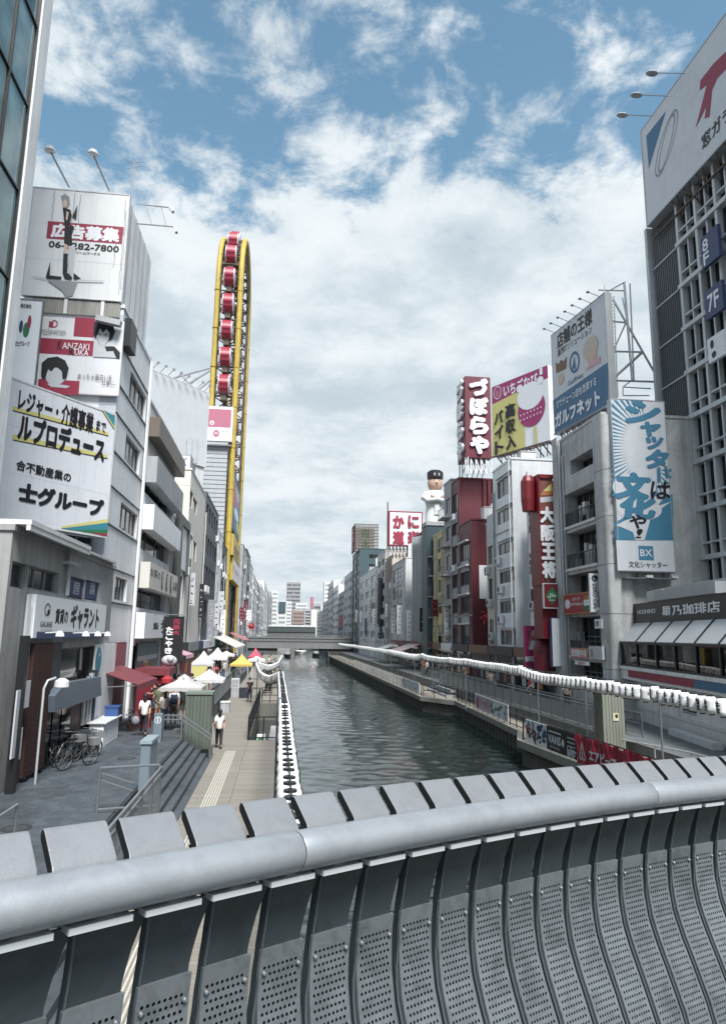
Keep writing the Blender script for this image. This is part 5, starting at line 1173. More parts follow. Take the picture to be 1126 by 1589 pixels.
s.poly(P_PINK, [(763, 601), (849, 566.5), (850, 586), (763, 628)]); s.poly(P_YEL, [(763, 628), (812, 603.5), (815, 694), (763, 711)])
s.text(P_WHITE, 'いちごなび', 781, 617, 833, 577, .03); s.ring(P_WHITE, 771.5, 609.5, 6, 10, .12); s.ell(P_ROSE, 771.5, 611, 3.5, 6); s.rect(P_WHITE, 836.5, 572, 841.5, 580.5)
s.ell(P_PINK, 824, 634, 22, 28); s.ell(P_WHITE, 822, 614, 21, 21); s.ell(P_WHITE, 806, 603, 5, 6); s.ell(P_WHITE, 838, 590, 5, 6)
for i in range(14): s.ell(P_WHITE, 808+(i % 7)*5.2, 645+(i//7)*8-(i % 7)*2.2, .8, 1.6)
s.poly(P_YEL, [(828, 662), (832, 660), (834, 688), (830, 689)]); s.vert(P_BLACK, 'バイト', 767, 639, 782.5, 704, .05); s.vert(P_BLACK, '高収入', 784, 628, 801.5, 696, .05)
m = M(); f_ = s.f
for i in range(9): m.beam(f_.pt(.3+i*(f_.w-.6)/8, 0, -.2), f_.pt(.3+i*(f_.w-.6)/8+.4, -1.0, -.8), .09); m.beam(f_.pt(.3+i*(f_.w-.6)/8, -1.0, -.8), f_.pt(.3+i*(f_.w-.6)/8+.5, 0, -.3), .07)
m.beam(f_.pt(0, -.1, .1), f_.pt(f_.w, -.1, .1), .12); s.T.part('under_truss', m, RUST)
m = M(); f_.box(m, 0, f_.w, 0, f_.h, -.9, -.5); s.T.part('backing', m, LGREY)
# ---- cream gap building, red eatery and its tower sign
T = rbuild('cream_gap_building', 'narrow cream building with wall boxes between the red eatery and the white building', 757, 768, (760, 812), mat('cream_pale', (.58, .54, .46), .65, streak=.2, var=.08), lambda fa, so: [fa.hole(.4, fa.w-.5, z, z+2.1, 2) for z in (3.5, 7, 10.3)], X=17.9)
s = Sign('blank_wall_box', 'blank pale sign box high on the narrow cream building', Face((17.75, YR(758, 17.75)), (17.75, YR(768, 17.75)), rz(763, 846, 17.75), rz(763, 797, 17.75)), P_LGREY, .3)
for i in range(3): ac_unit(T, T.fa, .3+.5*i, 9.5-2.8*i)
RT = building('red_eatery_tower', 'oxblood red eatery tower with grey window panels below the tall red sign', XRB, 25, YR(713.5), YR(702), rz(713, 741), REDW, 'R', lambda fa, so: [fa.hole(.5, fa.w-.5, rz(708, b)-ZP, rz(708, a)-ZP, 2) for a, b in ((765, 794), (803, 829), (848, 874), (888, 911), (926, 951), (974, 1000))], gm=MATS['pane_dark'])
for h in RT.fa.holes:
    m = M(); RT.fa.box(m, h[0], h[1], h[2]-1.15, h[2]-.1, .003, .06); RT.part('grey_panel', m, GREY)
for i in range(3): downpipe(RT, RT.so, 2.6+.5*i, 3, RT.so.h, .12, REDW)
RB_ = building('red_eatery_block', 'lower oxblood red eatery block with white sign strip and roof machines', XRB, 24, YR(733), YR(714), rz(722, 812), REDW, 'R', lambda fa, so: [fa.hole(.6, fa.w-.9, rz(724, b)-ZP, rz(724, a)-ZP, 3) for a, b in ((842, 868), (880, 907), (924, 951), (970, 1001))], gm=MATS['pane_dark'])
for h in RB_.fa.holes:
    m = M(); RB_.fa.box(m, h[0], h[1], h[2]-1.15, h[2]-.1, .003, .06); RB_.part('grey_panel', m, GREY)
    m = M(); RB_.fa.box(m, h[0]-.2, h[1]+.2, h[3]+.05, h[3]+.2, .003, .35); RB_.part('lamp_ledge', m, LGREY)
roof_gear(RB_, 6, 21); dress(RB_, 22, ac=.3, pipes=1); dress(RT, 23, ac=.3, pipes=2)
q = RB_.so; s = Sign('white_strip_sign', 'blank white vertical strip sign on the red eatery side wall', Face((q.o.x+.7, q.o.y-.03), (q.o.x+1.5, q.o.y-.03), PY(744, 929, q.o.y).z, PY(744, 877, q.o.y).z), P_WHITE, .1)
fU = faceS(YR(720)-.2, 721, 583.5, 762.4, 711)
s = Sign('eatery_tower_sign', 'tall box sign in dark red with raised white hiragana over the eatery', fU, mat('tower_red', (.125, .018, .034), .5, var=.08), 3.2)
s.vert(P_WHITE, 'づぼらや', 726.5, 586, 758, 707, .07, .22, .06)
wf = Face((fU.o.x-.02, fU.o.y+3.2), (fU.o.x-.02, fU.o.y), fU.o.z, fU.o.z+fU.h)
s2 = Sign('x', '', wf, root=s.T); h_ = wf.h/4
for i, c in enumerate('づぼらや'): s2.tuv(P_WHITE, c, .45, wf.h-h_*(i+1)+.1, wf.w-.45, wf.h-h_*i-.1, .07, .22, 'letter'); s2.k -= 1
m = M()
for i in range(6):
    u = fU.w*i/5; m.beam(fU.pt(u, 0, -.2), fU.pt(u, -1.7, -.2), .12)
    if i < 5: m.beam(fU.pt(u, 0, -.2), fU.pt(u+fU.w/5, -1.7, -.2), .1); m.beam(fU.pt(u, -1.7, -1.8), fU.pt(u+fU.w/5, 0, -1.8), .1)
for i in range(4): m.beam(wf.pt(wf.w*i/3, 0, -.2), wf.pt(wf.w*i/3, -1.7, -.2), .12)
m.tube([fU.pt(fU.w*.4, fU.h, -1), fU.pt(fU.w*.4, fU.h+2.2, -1)], .03, 4); s.T.part('truss', m, FRAMEW)
# ---- balcony flat, yellow building, statue
T = rbuild('grey_flats', 'narrow grey flats with stacked balconies beside the red eatery', 690, 701.5, (699, 745), GREY, lambda fa, so: fa.grid(1, 6, .5, 3.2, 1, fa.h-1, .7, .5))
for j in range(6): balcony(T, T.fa, .2, T.fa.w-.3, 1.2+j*(T.fa.h-2)/6, .8, 1.0, GREY)
def fy(fa, so):
    for y0_, y1_ in ((838, 858), (868, 888), (900, 920), (936, 952), (982, 1000)): fa.hole(fa.w*.62, fa.w*.86, rz(680, y1_)-ZP, rz(680, y0_)-ZP, 3); fa.hole(.3, fa.w*.34, rz(672, y1_+6)-ZP, rz(672, y0_)-ZP, 2)
T = rbuild('yellow_building', 'pale yellow building with small balconies and a yellow poster near the ground', 665, 689.5, (684, 826), YELW, fy)
for h in T.fa.holes[1::2]: balcony(T, T.fa, h[0]-.1, h[1]+.1, h[2]+.05, .55, .9, GREY, n=10)
downpipe(T, T.fa, T.fa.w*.56, 0, T.fa.h, .08); downpipe(T, T.fa, T.fa.w*.93, 0, T.fa.h, .08, YELW)
s = Sign('yellow_poster', 'yellow poster with a dark figure on the yellow building', faceR(XRB-.06, 671, 973, 680, 998), P_YEL, .05, P_BLACK, .05, cat='poster'); s.ell(P_GREY, 675.5, 985, 2, 7); s.ell(P_GREY, 675.5, 976.5, 1.2, 2)
T = rbuild('silver_ribbed_building', 'dark building behind tall silver vertical ribs', 641, 664.5, (655, 826), NAVY, None, X=17.9)
for i in range(9):
    m = M(); u = T.fa.w*(.12+.1*i); T.fa.box(m, u, u+.32, 0, T.fa.h-.1*i, .003, .4); T.part('rib', m, mat('silver_rib', (.44, .47, .50), .4, metal=.3, var=.08))
for i in range(8):
    m = M(); T.fa.box(m, .15+(i % 2)*.5, .6+(i % 2)*.5, 3+1.5*i, 4.1+1.5*i, .003, .12); T.part('neon_panel', m, random.Random(i).choice([P_NAVY, P_BLUE, P_LGREY, P_GREY]))
Ys = 80; xsn = (679-434)/1075*Ys; pz = lambda y: PY(677, y, Ys).z
T = Thing('statue_base', 'blue grey rooftop plinth of the giant chef statue', 'plinth', (xsn, Ys, pz(1000)))
m = M(); m.box(xsn-1.3, xsn+1.6, Ys-1.2, Ys+1.5, ZP, pz(818)); T.part('block', m, TEALW); m = M(); m.box(xsn-1.4, xsn+1.7, Ys-1.3, Ys+1.6, pz(818), pz(812)); T.part('cap', m, GREY)
COATM = mat('statue_white', (.66, .67, .67), .5, var=.06); SKM = mat('statue_skin', (.50, .33, .25), .5, var=.06)
T = Thing('chef_statue', 'giant rooftop statue of a chef in a white coat and black cap with folded arms', 'statue', (xsn, Ys, pz(812)))
zb_, zt2 = pz(812), pz(731); H_ = zt2-zb_; P_ = lambda x, y, f: V(xsn+x, Ys+y, zb_+H_*f)
m = M(); m.lathe((xsn, Ys, 0), [(1.25, zb_), (1.22, zb_+H_*.15), (1.12, zb_+H_*.28), (1.3, zb_+H_*.42), (1.32, zb_+H_*.52), (.95, zb_+H_*.60), (.5, zb_+H_*.63)], 20, sx=1, sy=.72)
T.part('coat', m, COATM, smooth=True)
m = M(); m.box(xsn-.28, xsn+.28, Ys-1.0, Ys-.86, zb_+H_*.14, zb_+H_*.36); T.part('apron_panel', m, LGREY)
for sg in (-1, 1):
    m = M(); m.tube([P_(sg*1.05, -.1, .56), P_(sg*1.4, -.3, .46), P_(sg*1.05, -.85, .40), P_(0, -1.15, .43), P_(-sg*.35, -1.15, .46)], [.40, .42, .37, .32, .26], 10); T.part('arm', m, COATM, smooth=True)
    m = M(); m.ball(P_(-sg*.5, -1.15, .47), .26, .2, .2); 
    for f in range(4): m.tube([P_(-sg*.55, -1.25, .445+.016*f), P_(-sg*.82, -1.15, .445+.016*f)], .055, 5)
    T.part('hand', m, SKM, smooth=True)
m = M(); m.ball(P_(0, -.05, .75), .93, .84, 1.1, 18, 12); m.lathe((xsn, Ys, 0), [(.42, zb_+H_*.6), (.42, zb_+H_*.67)], 12); T.part('head', m, SKM, smooth=True)
m = M(); m.ball(P_(0, -.86, .755), .15, .16, .2); m.ball(P_(-.86, 0, .76), .1, .16, .22); m.ball(P_(.86, 0, .76), .1, .16, .22); T.part('nose_and_ears', m, SKM, smooth=True, kind='stuff')
for sg in (-1, 1):
    m = M(); m.ball(P_(sg*.3, -.75, .80), .14, .07, .09); T.part('eye', m, FRAMEW, smooth=True); m = M(); m.ball(P_(sg*.3, -.83, .80), .06, .03, .06); T.part('pupil', m, BLACK)
    m = M(); m.beam(P_(sg*.14, -.82, .825), P_(sg*.5, -.72, .842), .10); T.part('eyebrow', m, BLACK)
m = M(); m.ball(P_(0, -.74, .695), .28, .1, .10); T.part('mouth', m, P_DRED, smooth=True); m = M(); m.tube([P_(-.32, -.74, .715), P_(0, -.86, .73), P_(.32, -.74, .715)], .06, 6); T.part('moustache', m, BLACK)
m = M(); m.lathe((xsn, Ys-.03, 0), [(.96, zb_+H_*.84), (1.0, zb_+H_*.90), (.98, zb_+H_*.965), (.72, zb_+H_*1.0)], 18); T.part('cap', m, BLACK, smooth=True)
m = M(); m.box(xsn-.35, xsn+.35, Ys-1.0, Ys-.93, zb_+H_*.88, zb_+H_*.93); T.part('cap_badge', m, P_LGREY)
# ---- crab restaurant board and the buildings beyond
T = rbuild('grid_window_building', 'pale building with large gridded windows under the crab restaurant board', 608, 629, (626, 868), LGREY, lambda fa, so: [fa.hole(1, fa.w*.78, rz(618, b)-ZP, rz(618, a)-ZP, 4, 3) for a, b in ((882, 902), (910, 930), (937, 958), (970, 980))], gm=MATS['pane_pale']); roof_gear(T, 5, 31, 1.3); dress(T, 42, ac=.4, pipes=3)
s = Sign('crab_restaurant_board', 'white rooftop board with four crimson characters and a crimson frame', faceS(YR(629)+1, 605, 794.5, 653.5, 846), P_WHITE, .9, P_RED, .18, cat='billboard')
for c, x, y in (('か', 609, 800), ('に', 632, 800), ('道', 609, 824), ('楽', 632, 824)):
    a = s.f.uv(x, y+20); b = s.f.uv(x+18, y); s.tuv(P_RED, c, a[0], a[1], b[0], b[1], .06, .1, 'letter')
m = M(); f_ = s.f
for i in range(10): m.beam(f_.pt(f_.w*i/9, -.2, -.4), f_.pt(f_.w*i/9, -2.0, -.4), .14); m.beam(f_.pt(f_.w*i/9, -.2, -.4), f_.pt(f_.w*(i+1)/9 if i < 9 else f_.w, -2.0, -.4), .1)
m.tube([f_.pt(-.3, -2, -.4), f_.pt(-.3, f_.h+1.5, -.4)], .1, 5); s.T.part('truss', m, RUST)
def gw(c, rw, fu=.62, fv=.5): return lambda fa, so: (fa.grid(c, rw, .5, fa.w-.5, 3, fa.h-.6, fu, fv, 2), so.grid(2, rw, .5, so.w-.5, 3, so.h-.6, .4, .45, 2))
T = rbuild('brown_topped_building', 'narrow beige building with a brown top storey', 598, 607.7, (606, 864), BEIGE, gw(1, 5)); roof_gear(T, 3, 33); dress(T, 43, ac=.7)
m = M(); T.fa.box(m, .1, T.fa.w-.1, T.fa.h-3.6, T.fa.h-.3, .003, .08); T.part('top_storey_panel', m, mat('dusty_brown', (.24, .15, .13), .6, var=.1))
T = rbuild('pale_slim_building', 'slim pale grey building with a dark vertical sign', 584, 597.5, (594, 858), OFFW, gw(2, 7)); roof_gear(T, 4, 34); dress(T, 44, ac=.6)
m = M(); T.fa.box(m, T.fa.w*.6, T.fa.w*.6+1, 6, 14, .003, .8); T.part('vertical_sign', m, DARK)
T = rbuild('rounded_white_building', 'low white building with a plain side wall below the teal tower', 557, 583.5, (575, 886), WHITE, gw(3, 5)); roof_gear(T, 6, 35, 1.5); dress(T, 45, ac=.5, pipes=4)
T = rbuild('teal_tower', 'dark teal block carrying a rooftop lattice sign', 545, 556, (553, 857), TEALW, gw(2, 9), depth=12, gm=MATS['pane_dark']); dress(T, 46, ac=.5)
fL_ = faceS(YR(556)+.3, 551, 813, 587, 856); T = Thing('lattice_sign', 'rooftop lattice sign tower with crimson and green characters', 'sign', fL_.pt(3, 0))
m = M()
for i in range(8):
    for j in range(9):
        u0_, v0_2 = fL_.w*i/8, fL_.h*j/9; u1_, v1_2 = fL_.w*(i+1)/8, fL_.h*(j+1)/9
        for dd in (0, -7.0): m.beam(fL_.pt(u0_, v0_2, dd), fL_.pt(u1_, v1_2, dd), .12); m.beam(fL_.pt(u1_, v0_2, dd), fL_.pt(u0_, v1_2, dd), .12); m.beam(fL_.pt(u0_, v1_2, dd), fL_.pt(u1_, v1_2, dd), .14)
for j in range(10):
    for k in range(5): m.beam(fL_.pt(0, fL_.h*j/9, -7*k/5), fL_.pt(0, fL_.h*min(9, j+1)/9, -7*(k+1)/5), .12); m.beam(fL_.pt(0, fL_.h*min(9, j+1)/9, -7*k/5), fL_.pt(0, fL_.h*j/9, -7*(k+1)/5), .12)
T.part('lattice', m, RUST, kind='stuff'); s = Sign('x', '', fL_, root=T); s.vert(P_GREEN, '青木', 560, 820, 574, 853, .08); wf = Face((fL_.o.x-.1, fL_.o.y+6.8), (fL_.o.x-.1, fL_.o.y), fL_.o.z, fL_.o.z+fL_.h); s = Sign('x', '', wf, root=T)
for i, c in enumerate('金龍亭'): s.tuv(P_RED, c, 1, wf.h*(1-(i+1)/3.2)-.3, wf.w-1, wf.h*(1-i/3.2)-.4, .07)
fm2 = [LGREY, WHITE, OFFW, GREY, BEIGE, CREAM, WHITE2]
for i, (a, b, yt, lab) in enumerate(((533, 544.5, 893, 'grey block with stepped top just before the teal tower'), (524, 532.7, 921, 'white block with a red vertical sign panel'), (516, 523.7, 912, 'pale block with rooftop cabin beyond the red sign panel'), (508, 515.7, 906, 'tall pale block at the right end of the canal view'), (500, 507.7, 935, 'lower grey block at the far right end of the canal'), (492, 499.7, 950, 'beige block closing the right bank far away'))):
    T = rbuild('far_building', lab, a, b, ((a+b)/2, yt), fm2[(i*3) % 7], gw(3, 7, .6, .45), depth=14, split=False); roof_gear(T, 4, 50+i, 2); dress(T, 60+i, ac=.3, pipes=3)
    if i == 1: s = Sign('red_panel_sign', 'red vertical sign panel on a distant white block', faceR(XRB-.3, 525.5, 956, 531, 973), P_BRED, .3)
# ================================================================== FAR END OF THE CANAL
XL_ = -7.4
for i, (a, b, yt, lab) in enumerate(((371.3, 377.5, 838, 'slim grey block right behind the yellow wheel'), (377.8, 383.6, 846, 'dark narrow block with a flat roof after the wheel'), (383.9, 388.7, 868, 'pale narrow block under a small roof cabin on the left bank'), (389, 395.5, 889, 'white narrow block level with the small bridge on the left'), (395.8, 401.5, 902, 'grey narrow block just past the small bridge on the left'), (401.8, 407.3, 906, 'off white block in the middle of the far left row'), (407.6, 412.5, 899, 'tallest pale block of the far left row'), (412.7, 417.5, 915, 'beige block near the end of the far left row'), (417.7, 421.7, 917, 'last grey block of the far left row'))):
    y0, y1 = YW(a, XL_), YW(b, XL_)
    T = building('far_building', lab, -22, XL_, y0, y1, PX((a+b)/2, yt, XL_).z, [GREY, DARK, LGREY, OFFW, GREY, LGREY, OFFW, BEIGE, GREY][i], 'L', lambda fa, so: (fa.grid(3, 6, 1, fa.w-1, 3, fa.h-1, .55, .5), so.grid(3, 6, so.w-9, so.w-.5, 3, so.h-1, .5, .5)), split=False); roof_gear(T, 5, 70+i, 2); dress(T, 80+i, ac=.25, pipes=3)
def far_block(name, label, a, b, yt, D, mt_, c, rw, fu=.6, fv=.5, dep=20, **k):
    p, q = PY(a, yt, D), PY(b, yt, D)
    T = building(name, label, p.x, q.x, D, D+dep, p.z, mt_, 'R', lambda fa, so: so.grid(c, rw, .8, so.w-.8, 4, so.h-1.5, fu, fv) if c else None, rec=.5, split=False, fw=.12, **k); return T
far_block('far_building', 'white block beside the green topped building at the end of the canal', 422, 431.7, 916, 600, LGREY, 4, 10)
T = far_block('far_building', 'far building with a dark green top band', 432, 444, 932, 640, LGREY, 3, 7); m = M(); so = T.so; so.box(m, .3, so.w-.3, so.h-11, so.h-1, .01, .6); T.part('green_band', m, TEALW)
far_block('tower_block', 'tall grey lilac tower block rising alone above the far end of the canal', 445.2, 466.6, 903.5, 1150, mat('tower_lilac', (.27, .265, .285), .6, var=.1), 7, 13, .7, .5, 30)
far_block('far_building', 'slim white block left of the flat brown building', 444.4, 452.6, 933, 700, LGREY, 2, 9)
far_block('far_building', 'grey block with dark roof storey behind the flat brown building', 459, 476.5, 935.5, 800, LGREY, 5, 9)
far_block('far_building', 'flat brown building with a pale roof line closing the canal view', 453, 472.5, 947, 640, mat('far_brown', (.27, .21, .19), .7, var=.1), 8, 6, .6, .5, cap=WHITE)
far_block('far_building', 'grey floors building between the brown and cream ones', 472.8, 482.5, 945, 690, GREY, 2, 8, .9, .55)
far_block('far_building', 'narrow cream building with a blank side', 483, 491.5, 946, 660, CREAM, 0, 0)
far_block('far_building', 'brownish building right of the narrow cream one', 491.8, 497.5, 946, 700, BEIGE, 2, 7)
far_block('far_building', 'grey building with dark windows above the cream one', 486, 497, 937, 800, GREY, 4, 6, .8)
far_block('sign_tower', 'slim pink sign tower standing up at the far end', 482.6, 486.6, 926.5, 900, P_ROSE, 0, 0)
far_block('far_building', 'pale stepped block at the right of the far view', 498, 505, 940, 560, OFFW, 3, 8)
far_block('far_building', 'large pale block with rooftop plant at the right of the far view', 503.5, 522, 903, 760, OFFW, 6, 12)
# next bridge, far
T = Thing('far_bridge', 'distant dark bridge with a pale parapet', 'bridge', (6, 430, 0)); m = M(); m.box(-8, 22, 430.02, 436, 3.0, 9.6); T.part('deck', m, DCONC); m = M(); m.box(-8, 22, 429.6, 430, 7.0, 10.2); T.part('parapet', m, mat('dark_parapet', (.05, .065, .065), .7)); m = M(); m.box(-7, 22, 429.3, 429.6, 10.2, 11.2); T.part('sign_band', m, LGREY)
# small bridge in front of it
BY = 166.
T = Thing('canal_bridge', 'low grey girder bridge crossing the canal with a long railing', 'bridge', (6, BY, 0))
m = M(); m.box(-7.6, 17.4, BY, BY+6, 3.25, 3.95); T.part('deck', m, mat('bridge_deck_grey', (.16, .165, .165), .8, var=.2)); m = M(); m.box(-7.6, 17.4, BY-.15, BY-.005, 2.55, 3.6); T.part('girder', m, mat('girder_grey', (.19, .20, .205), .6, streak=.3, var=.15))
for x in (-7.6+.25*0, ): pass
m = M()
for i in range(26): m.box(-7.5+i, -7.42+i, BY-.1, BY, 3.95, 5.65)
T.part('posts', m, FRAME, kind='stuff')
for z in (4.2, 4.9, 5.6):
    m = M(); m.box(-7.6, 17.4, BY-.13, BY-.03, z, z+.14); T.part('rail', m, FRAME)
m = M(); m.box(-7.6, 17.4, BY+.02, BY+.05, 4.0, 5.3); T.part('mesh_panel', m, mat('bridge_panel', (.15, .16, .165), .6, var=.3, sc=3))
for a, b in ((-7.6, -.4), (11.6, 17.4)):
    m = M(); m.box(a, b, BY+.3, BY+5.7, -1, 3.25); T.part('abutment', m, DCONC)
m = M(); m.box(9.6, 11.6, BY+.3, BY+5.7, 1.9, 3.25); T.part('haunch', m, DCONC)
def boat(label, x, y, L, wd, cabin, mt_):
    T = Thing('tour_boat' if cabin else 'small_boat', label, 'boat', (x, y, 0)); m = M()
    q = [(-wd/2, 0), (-wd/2*.95, L*.7), (0, L), (wd/2*.95, L*.7), (wd/2, 0)]
    m.add([V(x+a*.85, y+L-b, -.2) for a, b in q]+[V(x+a, y+L-b, .75) for a, b in q], [tuple(range(5))[::-1], tuple(range(5, 10))]+[(i, (i+1) % 5, 5+(i+1) % 5, 5+i) for i in range(5)]); T.part('hull', m, mt_)
    if cabin:
        m = M(); m.box(x-wd*.42, x+wd*.42, y+L*.25, y+L*.85, .75, 1.0); T.part('seating', m, OFFW)
        for i in range(4):
            for sx in (-1, 1): m = M(); m.box(x+sx*wd*.4-.04, x+sx*wd*.4+.04, y+L*.25+i*L*.19, y+L*.25+i*L*.19+.08, 1.0, 1.75); T.part('post', m, FRAMEW)
        m = M(); m.box(x-wd*.45, x+wd*.45, y+L*.22, y+L*.88, 1.75, 1.85); T.part('roof', m, WHITE)
        m = M(); m.box(x-.4, x+.4, y+L*.3, y+L*.3+.1, 1.0, 1.7); T.part('windscreen', m, MATS['pane_dark'])
    else:
        m = M(); m.box(x-wd*.3, x+wd*.3, y+L*.3, y+L*.6, .75, 1.3); T.part('cabin', m, GREY)
boat('flat white tour boat passing under the low girder bridge', 6.6, 212, 14, 3.6, True, OFFW)
boat('small dark boat moored at the left beside the low bridge', 2.2, 180, 7, 1.9, False, DARK)
boat('small dark boat moored at the right beyond the low bridge', 10.2, 190, 8, 2.0, False, DARK)
# ================================================================== FENCES, BANNERS, PILLARS
def fence(name, label, pts, h, sp, mt_, rails=(1.,), panel=None, bal=0, cat='fence', pr=.03, group=None):
    T = Thing(name, label, cat, pts[0], group); P = [Vector(p) for p in pts]
    for a, b in zip(P, P[1:]):
        n = max(1, round((b-a).length/sp)); up = Z*h
        for i in range(n+1):
            if i == n and b is not P[-1]: continue
            c = a+(b-a)*i/n; m = M(); m.tube([c, c+up], pr, 6); T.part('post', m, mt_)
        for f in rails:
            m = M(); m.tube([a+up*f, b+up*f], pr*.9, 6); T.part('rail', m, mt_)
        if panel:
            for i in range(n):
                c, d = a+(b-a)*(i+.06)/n, a+(b-a)*(i+.94)/n; m = M(); m.beam((c+d)/2*0+c+Z*h*.48, d+Z*h*.48, .025, h*.72); T.part('panel', m, panel)
        if bal:
            m = M(); k = int((b-a).length/bal)
            for i in range(k): c = a+(b-a)*(i+.5)/k; m.beam(c+Z*.08, c+up*max(rails), .014)
            T.part('balusters', m, mt_, kind='stuff')
    return T
FM = mat('fence_grey', (.17, .185, .195), .45, metal=.4, var=.15); PNM = mat('fence_panel', (.24, .27, .29), .3, var=.12)
fence('promenade_fence', 'long grey panelled fence along the upper right promenade', [(14.45, 29.5, ZP), (14.45, 62, ZP)], 1.05, 1.6, FM, (1., .06), PNM)
fence('promenade_fence', 'low dark rail below the panelled fence on the right promenade', [(14.2, 28, ZB), (14.2, 60, ZB)], .75, 2.4, FM, (1., .5))
fence('quay_rail', 'dark rail along the stepped back stretch of the right quay', [(13.65, 52.4, ZB), (12.95, 36.2, ZB), (11.85, 33.2, ZB)], 1.05, 1.25, BLACK, (1., .55, .12))
fence('quay_rail', 'dark rail along the jutting near stretch of the right quay', [(11.82, 33.1, ZB), (12.15, 27, ZB), (12.5, 10, ZB)], 1.05, 1.5, BLACK, (1., .1))
fence('quay_rail', 'dark rail along the far straight stretch of the right quay', [(11.75, 57, ZB), (11.75, 162, ZB)], 1.05, 2.0, BLACK, (1., .1))
fence('quay_rail', 'short dark rail across the notch of the right quay', [(11.75, 56.2, ZB), (13.65, 52.5, ZB)], 1.05, 1.2, BLACK, (1., .5))
fence('plaza_rail', 'steel rail beside the concrete pillar on the right promenade', [(13.4, 26.4, ZB), (14.4, 23.4, ZB), (14.7, 18, ZB)], 1.0, 1.3, GALV, (1., .5))
T = Thing('promenade_steps', 'grey steps from the right boardwalk up to the promenade near the pink banner', 'steps', (14, 58, ZB))
for i in range(4): m = M(); m.box(13.5+.22*i, 14.42, 55.8, 63, ZB+.008 if i == 0 else ZB+.19*i+.001, ZB+.19*(i+1)-.012*(i == 3)); T.part('step', m, CURB if i % 2 else GREY)
fence('stair_railing', 'sloping handrail on the right promenade steps', [(13.4, 59.5, ZB), (14.5, 59.5, ZP)], .95, .6, FM, (1., .5), cat='handrail')
fence('promenade_fence', 'dark sloping rail of the ramp behind the panelled fence on the right', [(15.4, 28.5, ZP-.0), (15.4, 46, ZP+.0)], 1.0, 1.5, FM, (1., .55), None, .13)
fence('promenade_fence', 'grey rail set back on the right promenade beyond the steps', [(15.2, 48, ZP), (15.2, 74, ZP)], 1.0, 1.6, FM, (1., .5), PNM)
T = Thing('board_fence', 'row of pale upright boards along the far right quay rail', 'fence', (11.7, 66, ZB)); r = random.Random(4)
for i in range(46):
    y = 66+i*.95; m = M(); m.box(11.66, 11.70, y, y+.50, ZB+.12, ZB+1.0); T.part('board', m, mat('pale_board', (.62, .62, .60), .6, var=.15, rand=.12))
def brush(s, mt_, n, seed, u0=.05, u1=.95, v0=.15, v1=.85, t=.03):
    r = random.Random(seed); w_, h = s.f.w, s.f.h
    for i in range(n):
        u = u0+(u1-u0)*(i+r.random()*.6)/n
        for k in range(3):
            a = (w_*(u+r.uniform(-.3, .3)/n), h*r.uniform(v0, v1)); ang = r.choice((0, 1.57, .8, 2.3)); L = h*r.uniform(.15, .4)
            dx_, dy_ = math.cos(ang)*L/2, math.sin(ang)*L/2; nx_, ny_ = -math.sin(ang)*h*t, math.cos(ang)*h*t
            s.poly(mt_, [(a[0]-dx_-nx_, min(h, max(0, a[1]-dy_-ny_))), (a[0]+dx_-nx_, min(h, max(0, a[1]+dy_-ny_))), (a[0]+dx_+nx_, min(h, max(0, a[1]+dy_+ny_))), (a[0]-dx_+nx_, min(h, max(0, a[1]-dy_+ny_)))], uv=True); s.k -= 1
    s.k += 1
s = Sign('quay_banner', 'long white banner with black brush marks on the far right quay rail', Face((11.62, 65.6), (11.62, 57.2), ZB+.15, ZB+1.0), P_WHITE, .03, cat='banner'); brush(s, P_BLACK, 9, 5, t=.06)
fN = Face((13.60, 52.4), (12.88, 36.2), ZB, ZB+1.1)
def sub(f, px0, px1, v0, v1, d=.05, py=1100):
    a = f.uv(px0, py)[0]; b = f.uv(px1, py)[0]; p, q = f.pt(a, 0, d), f.pt(b, 0, d); return Face(p[:2], q[:2], f.o.z+v0, f.o.z+v1)
s = Sign('quay_banner', 'white and pink banner with a round emblem on the right quay rail', sub(fN, 738, 789, .12, 1.08), P_WHITE, .03, cat='banner')
s.ruv(mat('print_pale_rose', (.60, .46, .50), .5), .02, .5, .05, .95); s.ell(P_RED, s.f.w*.09, s.f.h*.5, .32, .36, uv=True); s.ell(P_ROSE, s.f.w*.09, s.f.h*.5, .2, .22, uv=True); brush(s, P_ROSE, 8, 3, .18, .5, .3, .8, .025); brush(s, P_BLACK, 4, 9, .74, .98, .15, .9, .05); brush(s, P_GREEN, 3, 10, .52, .74, .2, .9, .08)
fV = Face((11.70, 33.25), (12.42, 14), ZB, ZB+1.1)
s = Sign('quay_banner', 'graffiti style white and red banner at the corner of the near right quay', sub(fV, 817, 849, .1, 1.08, py=1140), P_WHITE, .03, cat='banner'); brush(s, P_BLACK, 7, 12, .02, .95, .1, .9, .07); brush(s, P_RED, 3, 14, .02, .4, .2, .8, .05); brush(s, P_BLUE, 3, 13, .6, .98, .2, .9, .10)
s = Sign('quay_banner', 'black banner with white skate shoe lettering on the near right quay', sub(fV, 849.5, 879, .1, 1.08, py=1150), P_BLACK, .03, cat='banner')
s.tuv(P_WHITE, 'VANS', s.f.w*.08, s.f.h*.30, s.f.w*.74, s.f.h*.68, .05); s.tuv(P_WHITE, '"OFF THE WALL"', s.f.w*.15, s.f.h*.12, s.f.w*.7, s.f.h*.22, .02); s.ruv(P_WHITE, .1, .78, .78, .84); s.ell(P_WHITE, s.f.w*.86, s.f.h*.48, .12, .16, uv=True)
s = Sign('quay_banner', 'black banner with lines of small white lettering on the near right quay', sub(fV, 879.5, 896, .1, 1.08, py=1156), P_BLACK, .03, cat='banner')
for v in (.75, .58, .42, .25): s.ruv(P_LGREY, .12, .85, v, v+.06); 
brush(s, P_WHITE, 5, 15, .1, .9, .08, .3, .03)
